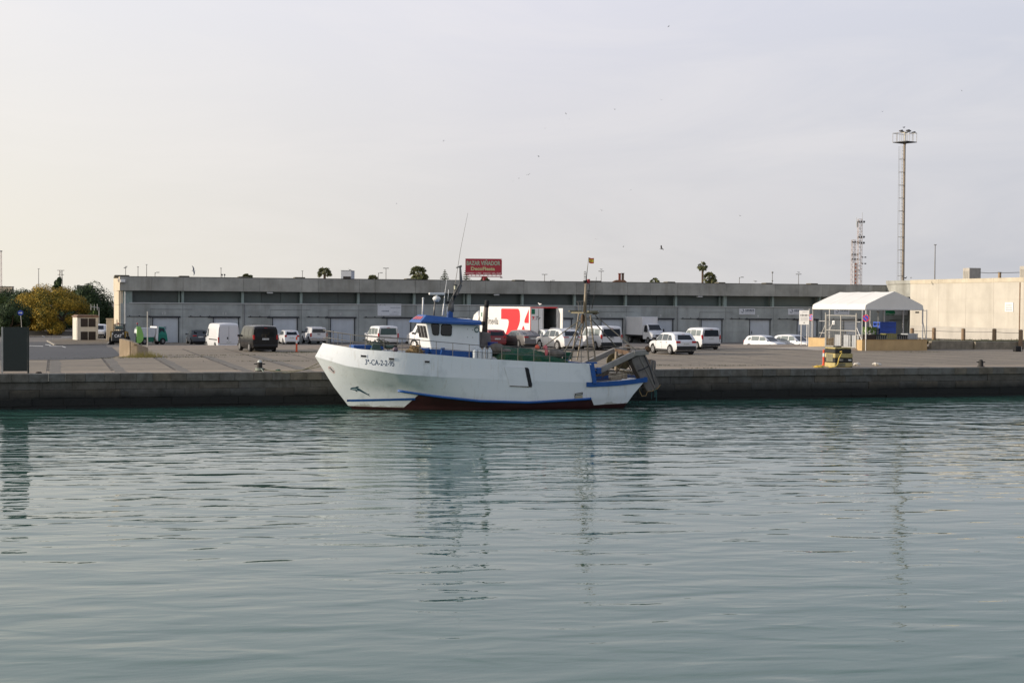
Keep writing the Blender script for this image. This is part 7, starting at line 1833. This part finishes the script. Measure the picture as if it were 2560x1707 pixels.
def araucaria(label, px, ytop, ybot, wpx, s_, seed):
    Tt = PD(px, ytop, FPX / s_); H_ = Tt.z - LZ; rr = random.Random(seed)
    t = thing('norfolk_pine', label, 'tree', (Tt.x, Tt.y, LZ), 0, 'tiered pines beyond the warehouse roof')
    q = MB(); q.tube([(0, 0, 0), (0, 0, H_)], [.3, .03], 8); q.build('trunk', BARK, t)
    q = MB(); n = 9; vis = (ybot - ytop) / s_
    for k in range(n):
        z = H_ - vis * (k + .3) / (n - 3) ; rad = wpx / s_ / 2 * (k + .8) / (n - 1)
        for j in range(7):
            a = j * 2 * math.pi / 7 + k * .4 + rr.uniform(-.15, .15)
            d = Vector((math.cos(a), math.sin(a), .22)); tip = Vector((0, 0, z)) + d * rad
            q.tube([(0, 0, z), tip], [.03, .015], 3)
            for i in range(14):
                p = Vector((0, 0, z)).lerp(tip, .25 + .75 * i / 13); s2 = .11 + .05 * rad
                e = Vector((rr.uniform(-1, 1), rr.uniform(-1, 1), rr.uniform(-.3, .5))) * s2; g = Vector((rr.uniform(-1, 1), rr.uniform(-1, 1), rr.uniform(.2, 1))) * s2
                q.add([p - e, p + g, p + e, p - g * .6], [(0, 1, 2, 3)])
    q.build('crown', LEAF_G, t)
araucaria('tiered pine beside the boat radar mast', 1112, 675, 702, 30, 14, 71)
araucaria('tiered pine half hidden by the red billboard', 1166, 672, 702, 30, 14, 72)
# ------------------------------------------------------------------ billboard
Lb = PD(1163.4, 687, FPX / 15.0); Rb = PD(1254.6, 687, FPX / 15.0)
wB = 91.2 / 15.0; hB = 40.4 / 15.0
t = thing('billboard', 'red shop billboard with pale lettering raised above the warehouse roof', 'billboard', ((Lb.x + Rb.x) / 2, (Lb.y + Rb.y) / 2, LZ), -TH * .9)
zb = Lb.z - LZ
q = MB(); q.bb((-wB / 2, -.12, zb), (wB / 2, .12, zb + hB)); q.build('panel', mat('billboard_red', rgb(152, 42, 56), .7, 0, .06, .8), t)
LTX = mat('letter_pale', rgb(150, 158, 140), .6, 0, .05, 2); LTY = mat('letter_khaki', rgb(176, 172, 128), .6, 0, .05, 2); LTW = mat('letter_rose', rgb(216, 188, 186), .6)
q = MB(); put_text(q, 'BAZAR VIÑADOR', rect_fn((-wB / 2 * .94, -.13, zb + hB * .585), (wB * .93, 0, 0), (0, 0, hB * .345)), .045); q.build('shop_name', LTX, t)
q = MB(); put_text(q, 'DecoFiesta', rect_fn((-wB / 2 * .70, -.13, zb + hB * .27), (wB * .66, 0, 0), (0, 0, hB * .22)), .045); q.build('shop_subtitle', LTY, t)
q = MB(); put_text(q, 'HORARIO : LUNES - SABADO  9:00 a 22:00', rect_fn((-wB / 2 * .97, -.13, zb + hB * .05), (wB * .96, 0, 0), (0, 0, hB * .095)), .03); q.build('opening_hours', LTW, t)
q = MB()
for k in range(9): q.bb((-wB / 2 + .3 + k * .68, -.08, zb - .20), (-wB / 2 + .42 + k * .68, .08, zb))
q.build('bracket', LTW, t)
q = MB(); q.bb((-wB / 2 + .4, -.12, zb - .34), (wB / 2 + .06, .12, zb - .21)); q.prism([(-.35, -.15, zb - .34), (.6, -.15, zb - .34), (.3, -.15, zb - .7), (-.1, -.15, zb - .7)], (0, .3, 0)); q.cone((.1, 0, 0), (.1, 0, zb - .5), .28, .24, 12); q.build('stand', mat('stand_red', rgb(140, 40, 48), .6), t)
q = MB(); q.box((wB / 2 - .08, -.14, zb + hB - .14), (.14, .04, .2)); q.build('corner_lamp', LTW, t)
# ------------------------------------------------------------------ rooftop box, chimneys, misc buildings beyond
t, w_, h_ = skybox('roof_stair_house', 'white boxy building with a dark opening, over the roof between two palms', 'building', 852.5, 677, 878, 706, 15.5, mat('box_white', rgb(206, 208, 210), .7, 0, .05, .6), 5.0)
q = MB(); q.bb((-w_ / 2 + .35, -.03, h_ - 1.6), (w_ / 2 - .05, -.004, h_ - .92)); q.build('opening', mat('opening_dark', rgb(40, 34, 32), .8), t)
q = MB(); q.bb((-w_ / 2 - .05, -.05, h_), (w_ / 2 + .05, 5.05, h_ + .08)); q.build('roof', LEDGE, t)
t, w_, h_ = skybox('chimney_house', 'far house roof with brown chimneys above the warehouse', 'house', 1536, 703, 1558, 716, 12.0, PALE, 6.0)
q = MB(); q.prism([(-w_ / 2 - .2, -.1, h_ - .1), (w_ / 2 + 1.6, -.1, h_ - .9), (w_ / 2 + .3, -.1, h_ + .25), (-.5, -.1, h_ + .25)], (0, 6, 0)); q.build('roof', mat('roof_brown', rgb(112, 84, 66), .9, 0, .15, 1), t)
for x, hh, m_ in ((.2, 1.75, mat('chimney_red', rgb(128, 62, 48), .8)), (.85, 1.8, mat('chimney_brown', rgb(90, 76, 66), .8))):
    q = MB(); q.bb((x - .24, .2, h_ - .2), (x + .24, .8, h_ + hh - .25)); q.bb((x - .32, .12, h_ + hh - .24), (x + .32, .88, h_ + hh - .10)); q.build('chimney', m_, t)
# ------------------------------------------------------------------ light poles on the skyline
LPM = mat('lamp_pole_grey', rgb(128, 126, 124), .6, .2, .1, 2)
def lightpole(label, px, ytop, s_, style, group='street lights on the skyline'):
    Tt = PD(px, ytop, FPX / s_); H_ = Tt.z - LZ
    t = thing('street_light', label, 'street light', (Tt.x, Tt.y, LZ), -TH, group)
    q = MB(); q.tube([(0, 0, 0), (0, 0, H_)], [.12, .055], 8); q.build('pole', LPM, t)
    q = MB()
    if style == 'T': q.box((-.3, 0, H_), (.5, .22, .12)); q.box((.3, 0, H_), (.5, .22, .12)); q.tube([(-.5, 0, H_ - .05), (.5, 0, H_ - .05)], .03)
    elif style == 'arm': q.tube([(0, 0, H_ - .3), (.15, 0, H_ - .05), (.35, 0, H_)], .04); q.box((.55, 0, H_), (.55, .25, .14))
    elif style == 'ball': q.ell((0, 0, H_), (.2, .2, .2), 10, 6); q.ell((0, 0, H_ - 1.6), (.17, .17, .17), 10, 6)
    elif style == 'spots': q.box((-.1, 0, H_ - .15), (.45, .3, .16)); q.box((.15, 0, H_ + .12), (.3, .3, .14)); q.tube([(-.2, 0, H_), (.2, 0, H_ + .05)], .03)
    elif style == 'plain': q.box((0, 0, H_), (.34, .2, .1))
    q.build('lamp', mat('lamp_head', rgb(150, 150, 148), .5), t)
    return t
for a in (('single slim pole with flat top among the left trees', 96.5, 672, 13, 'plain'), ('street light with a cluster of lamps at the warehouse corner', 314, 668, 13, 'spots'), ('slim pole, second from the warehouse corner', 345, 667, 13, 'plain'), ('tallest slim pole near the warehouse corner', 366.5, 661.5, 13, 'plain'), ('short hooked lamp beside the tallest slim pole', 387.5, 681, 13, 'arm'),
          ('slim pole above a pair of spotlights', 552.5, 670.5, 13, 'plain'), ('thin pole beside the round headed palm', 756, 677.5, 13, 'plain'), ('small hooked lamp beside the low grassy palm', 946, 682, 13, 'arm'), ('twin headed street light between the grassy and the biggest palm', 965, 670.5, 13, 'T'), ('street light with round head, next after the billboard', 1361.5, 686, 13, 'T'),
          ('street light with a gull on it beside the boat flag', 1503, 678, 13, 'T'), ('short hooked street light after the palms', 1848.5, 693, 13, 'arm'), ('pole with two white globes', 1931, 681, 13, 'ball'), ('street light with a gull on it before the lattice towers', 1996.5, 685.5, 13, 'T'), ('short lamp post over the roof by the flag mast', 1376, 701, 13, 'arm')): lightpole(*a)
for px, lab in ((555, 'spotlight on the roof edge, first of the pair'), (561.5, 'spotlight on the roof edge, second of the pair, tilted up')):
    P = PV(px, 688, FV + 4); t = thing('roof_spotlight', lab, 'spotlight', (P.x, P.y, 8.05), 0, 'spotlights on the warehouse roof')
    q = MB(); q.tube([(0, 0, -.2), (0, 0, P.z - 8.05)], .03); q.build('stem', DARKM, t); q = MB(); q.box((0, 0, P.z - 8.0), (.16, .2, .14), mtx=Matrix.Rotation(.5, 3, 'Y')); q.build('lamp', DARKM, t)
# lattice pylon far left
def lattice(q, base, H_, w0, w1, n, r=.05):
    for k in range(n):
        z0, z1 = H_ * k / n, H_ * (k + 1) / n; a = w0 + (w1 - w0) * k / n; b = w0 + (w1 - w0) * (k + 1) / n
        c0 = [Vector((sx * a / 2, sy * a / 2, z0)) for sx, sy in ((-1, -1), (1, -1), (1, 1), (-1, 1))]; c1 = [Vector((sx * b / 2, sy * b / 2, z1)) for sx, sy in ((-1, -1), (1, -1), (1, 1), (-1, 1))]
        for i in range(4):
            q.tube([base + c0[i], base + c1[i]], r, 4); j = (i + 1) % 4
            q.tube([base + (c0[i] if k % 2 else c0[j]), base + (c1[j] if k % 2 else c1[i])], r * .55, 4); q.tube([base + c1[i], base + c1[j]], r * .5, 4)
PYL = mat('pylon_grey', rgb(132, 126, 122), .6, .3, .1, 1)
Tt = PD(152, 676, FPX / 12); H_ = Tt.z - LZ; t = thing('pylon', 'small lattice pylon with cross arms over the trees', 'pylon', (Tt.x, Tt.y, LZ))
q = MB(); lattice(q, Vector((0, 0, 0)), H_, 1.1, .5, 12, .06); q.build('frame', PYL, t)
for dz, w_ in ((0, 1.0), (-.9, .9)): q = MB(); q.beam((-w_ / 1.4, 0, H_ + dz), (w_ / 1.4, 0, H_ + dz), .1, .1); q.build('cross_arm', PYL, t)
Tt = PD(1.5, 628, FPX / 9); H_ = Tt.z - LZ; t = thing('radio_mast', 'faint red and white mast at the very picture edge', 'mast', (Tt.x, Tt.y, LZ))
q = MB(); lattice(q, Vector((0, 0, 0)), H_, .7, .5, 22, .05); q.build('frame', mat('mast_rose', rgb(198, 170, 160), .7), t); q = MB(); q.box((0, 0, H_), (.9, .9, .25)); q.build('platform', PYL, t)
PYD = mat('floodlight_grey', rgb(84, 82, 82), .6, .1, .1, 1)
# two lattice floodlight towers
def floodtower(label, px, ytop, wpx, s_, heads, banner_=None):
    Tt = PD(px, ytop, FPX / s_); H_ = Tt.z - LZ; w_ = wpx / s_
    t = thing('floodlight_tower', label, 'floodlight tower', (Tt.x, Tt.y, LZ), -TH * .5, 'lattice floodlight towers')
    q = MB(); lattice(q, Vector((0, 0, 0)), H_, w_ * 1.05, w_ * .9, 34, .045); q.build('frame', mat('tower_rust', rgb(190, 172, 160), .7, .1, .15, .6), t)
    for dz, n_ in heads:
        q = MB(); q.box((.3, 0, H_ + dz - .3), (w_ + .8, .08, .08))
        q.build('lamp_bar', PYL, t)
        for k in range(n_):
            q = MB(); q.box((-w_ * .55 + .2 + k * .62, -.3, H_ + dz), (.42, .34, .36), mtx=Matrix.Rotation(.4, 3, 'X')); q.build('floodlight', PYD, t, bevel=.06)
    for k, dz in ((0, -H_ * .36), (1, -H_ * .42)):
        for j in range(2):
            q = MB(); q.box((w_ * .75 + j * .75, 0, H_ + dz), (.45, .3, .26)); q.build('floodlight', PYD, t, bevel=.06)
    if banner_:
        z0, z1 = H_ + banner_[0], H_ + banner_[1]; q = MB(); q.bb((-w_ / 2 - .95, -.1, z0), (-w_ / 2 + .05, .05, z1)); bn = q.build('banner', mat('tower_banner', rgb(226, 218, 212), .7), t)
        q = MB()
        for k in range(int((z1 - z0) / .9)): q.bb((-w_ / 2 - .66, -.112, z0 + .5 + k * .9), (-w_ / 2 - .32, -.103, z0 + 1.0 + k * .9))
        q.build('lettering', mat('tower_letters', rgb(202, 130, 96), .7), bn)
    return t, H_, w_
t, H_, w_ = floodtower('taller lattice floodlight tower with a narrow white banner', 2150, 548, 10, 10.5, ((-.6, 3), (-4.2, 3), (-5.6, 3)), (-19.5, -10.5))
q = MB(); q.tube([(w_ * .6, 0, H_ - 1), (w_ * .6, 0, H_ + 1.6)], .05); q.tube([(-w_ * .9, 0, H_ - 2), (-w_ * .9, 0, H_ + .4)], .05); q.box((-w_ * .7, -.1, H_ - 1.2), (.3, .2, 1.4)); q.build('aerial', LEDGE, t)
floodtower('shorter lattice floodlight tower behind the taller one', 2134, 600, 9.5, 10.0, ((-.5, 3), (-3.6, 3), (-4.8, 3)))
# tall mast with caged ladder and lamp platform
Bm = PD(2257, 700, FPX / 19.5); Tm = PD(2264, 358, FPX / 19.5); xl = 0
t = thing('high_mast', 'tall grey floodlight mast with caged ladder and square top platform', 'lamp mast', (Bm.x, Bm.y, LZ), R(20))
H_ = Tm.z - LZ; r_ = 3.5 / 19.5
q = MB(); q.cone((0, 0, 0), (0, 0, H_), r_ * 1.25, r_ * .74, 20); q.cone((0, 0, H_ - .3), (0, 0, H_), r_ * .74, r_ * 1.4, 20); q.build('shaft', mat('mast_concrete', rgb(150, 138, 124), .75, .0, .1, .6, streak=.2), t, smooth=False)
q = MB()
for x in (-.38, -.66): q.tube([(x, -.1, 1), (x, -.1, H_ - .4)], .026, 6)
n_ = int(H_ / .45)
for k in range(2, n_): q.tube([(-.38, -.1, k * .45), (-.66, -.1, k * .45)], .014, 4)
q.build('ladder', STEEL, t)
q = MB()
for x, y in ((-1.05, -.1), (-.9, .2)): q.tube([(x, y, 3), (x, y, H_ - .5)], .018, 4)
for k in range(int((H_ - 4) / 1.65) + 1):
    z = 3.4 + k * 1.65; q.tube([(-.36, -.1, z), (-.48, -.4, z), (-.86, -.36, z), (-1.08, -.1, z), (-.86, .18, z), (-.48, .2, z), (-.36, -.1, z)], .022, 5); q.tube([(-.1, -.1, z), (-.38, -.1, z)], .022, 4)
q.build('ladder_cage', STEEL, t)
pw = 2.1
q = MB(); q.box((0, 0, H_ + .04), (pw * 1.0, pw, .10)); q.build('platform', DARKM, t)
q = MB()
for i in range(4):
    a = [(-1, -1), (1, -1), (1, 1), (-1, 1)][i]; b = [(1, -1), (1, 1), (-1, 1), (-1, -1)][i]
    A = Vector((a[0] * pw / 2, a[1] * pw / 2, 0)); B_ = Vector((b[0] * pw / 2, b[1] * pw / 2, 0))
    q.tube([A + Vector((0, 0, H_ + 1.2)), B_ + Vector((0, 0, H_ + 1.2))], .035, 5)
    for j in range(3): P = A.lerp(B_, j / 3); q.tube([P + Vector((0, 0, H_)), P + Vector((0, 0, H_ + 1.2))], .028, 5)
q.build('guard_rail', STEEL, t)
for x, y, rz in ((-pw / 2 - .1, -.3, 0), (-pw / 2 + .3, -pw / 2, .5), (pw / 2 + .45, -.2, .0), (.1, -.6, .3), (.0, .4, .2)):
    q = MB(); q.box((x, y, H_ + 1.42), (.5, .34, .16), mtx=Matrix.Rotation(-.25, 3, 'Y')); q.build('floodlight', PYD, t, bevel=.05)
q = MB(); q.box((0, 0, H_ + 1.28), (.5, .5, .14)); q.tube([(0, 0, H_), (0, 0, H_ + 1.3)], .09); q.build('centre_post', STEEL, t)
lightpole('thin tall pole with small camera head on the cream roof', 2338, 612, 19, 'plain', None)
# ------------------------------------------------------------------ birds
GW = mat('gull_white', rgb(222, 220, 216), .7); GGY = mat('gull_grey', rgb(120, 122, 126), .7); GDK = mat('bird_dark', rgb(58, 54, 54), .8)
def bird(label, P, size, roll, yaw, mats, spread=1.0, group=None, name='gull', cat='gull', flap=.35, perched=False):
    q = MB()
    rows = []
    for x, r_ in ((-.5, .01), (-.32, .05), (-.1, .10), (.12, .105), (.28, .07), (.36, .06), (.44, .05), (.5, .01)):
        zc = .0 + (.16 if perched and x > .25 else 0) + (.05 if x > .3 else 0); rows.append([Vector((x, r_ * math.cos(a), zc + r_ * math.sin(a))) for a in [2 * math.pi * i / 10 for i in range(10)]])
    q.grid(rows, True); q.add([(.48, -.015, .07 + (.14 if perched else 0)), (.48, .015, .07 + (.14 if perched else 0)), (.60, 0, .04 + (.14 if perched else 0))], [(0, 1, 2)])
    q.use(1)
    if perched:
        for s in (-1, 1): q.prism([(-.55, s * .05, .02), (-.1, s * .115, -.02), (.2, s * .11, .04), (.1, s * .09, .11), (-.3, s * .07, .09)], (0, s * .012, 0)); q.tube([(.0, s * .04, -.1), (.02, s * .04, -.26)], .012, 4)
    else:
        for s in (-1, 1):
            prof = [(0, .2, -.16, .04), (.45, .24, -.10, .04 + flap * .35), (.85, .12, -.12, .04 + flap * .42), (1.2, -.12, -.22, .04 + flap * .25)]
            up = [Vector((f_, s * y * spread, z + .015)) for y, f_, b_, z in prof]; lo = [Vector((b_, s * y * spread, z)) for y, f_, b_, z in prof]
            q.grid([up, lo]); q.grid([[p - Vector((0, 0, .03)) for p in lo], [p - Vector((0, 0, .03)) for p in up]])
    q.v = [p * size for p in q.v]
    o = tag(q.build(name, mats), label, cat, group); o.location = P; o.rotation_euler = (roll, 0, yaw)
    return o
bird('pale gull banking low above the roof end of the warehouse', PD(483.5, 677, 110), .33, 1.15, .3, [GW, GGY], 1.0)
bird('dark gull with spread wings in the open sky beside the flag', PD(1654, 622.5, 120), .34, .5, 2.5, [GGY, GDK], .9, flap=1.2)
def on(px, py, v): return PV(px, py, v)
bird('white gull perched on top of the open lorry door', PD(1349.5, 760.5, FPX / 28.7), .52, 0, 1.9, [GW, GW], perched=True)
bird('gull standing on the ground by a white hatchback', PG(713, 857.5, LZ + .2), .50, 0, .9, [GW, GGY], perched=True)
bird('gull standing on the white rooftop box', PD(874, 674.5, FPX / 15.5), .60, 0, 2.8, [GW, GGY], perched=True)
bird('gull standing at the foot of the red billboard', PV(1252, 694.5, FV + 2), .52, 0, 3.4, [GW, GGY], perched=True)
bird('gull on a street light beside the flag', PD(1503, 673.5, FPX / 13), .62, 0, 2.7, [GGY, GDK], perched=True)
bird('gull on a street light before the lattice towers', PD(1996.5, 681, FPX / 13), .6, 0, 2.7, [GGY, GDK], perched=True)
bird('gull on the very top of the tall mast', PD(2260, 319, FPX / 19.5), .55, 0, .4, [GGY, GDK], perched=True)
bird('white gull on the warehouse roof between hooked lamp and globes', PV(1888, 703.5, FV + 2), .52, 0, 3.0, [GW, GGY], perched=True)
bird('small pale gull on the cream roof beside the mast', PV(2278, 694.5, 152), .42, 0, .4, [GW, GGY], perched=True)
bird('dark bird on the cream roof at the mast foot', PV(2264, 695, 152), .6, 0, .4, [GDK, GDK], name='bird', cat='bird', perched=True)
for k, (ox, oy) in enumerate(((1019, 324), (1252, 295), (1300, 262), (1308, 274), (1412, 252), (1237, 360), (1178, 417), (1192, 410), (1214, 402), (2209, 209), (2027, 257), (1382, 484), (911, 468), (1370, 550), (1432, 567), (1449, 437), (1700, 496), (1536, 62), (1519, 230))):
    P = PD(ox * 1.0884, oy * 1.0884, 330 + 25 * (k % 4))
    bird('tiny distant bird, a dark speck high in the pale sky', P, .30 + .06 * (k % 3), .3 * (k % 3 - 1), k * 1.3, [GGY, GGY], 1.0, 'distant birds in the sky', 'bird', 'bird', flap=.3 + .3 * (k % 3))
SC.render.engine = 'CYCLES'
SC.cycles.max_bounces = 6; SC.cycles.diffuse_bounces = 3; SC.cycles.glossy_bounces = 3; SC.cycles.transmission_bounces = 4
SC.cycles.transparent_max_bounces = 8; SC.cycles.caustics_reflective = False; SC.cycles.caustics_refractive = False
SC.cycles.use_adaptive_sampling = True; SC.cycles.adaptive_threshold = 0.01
SC.cycles.use_denoising = True
SC.render.film_transparent = False
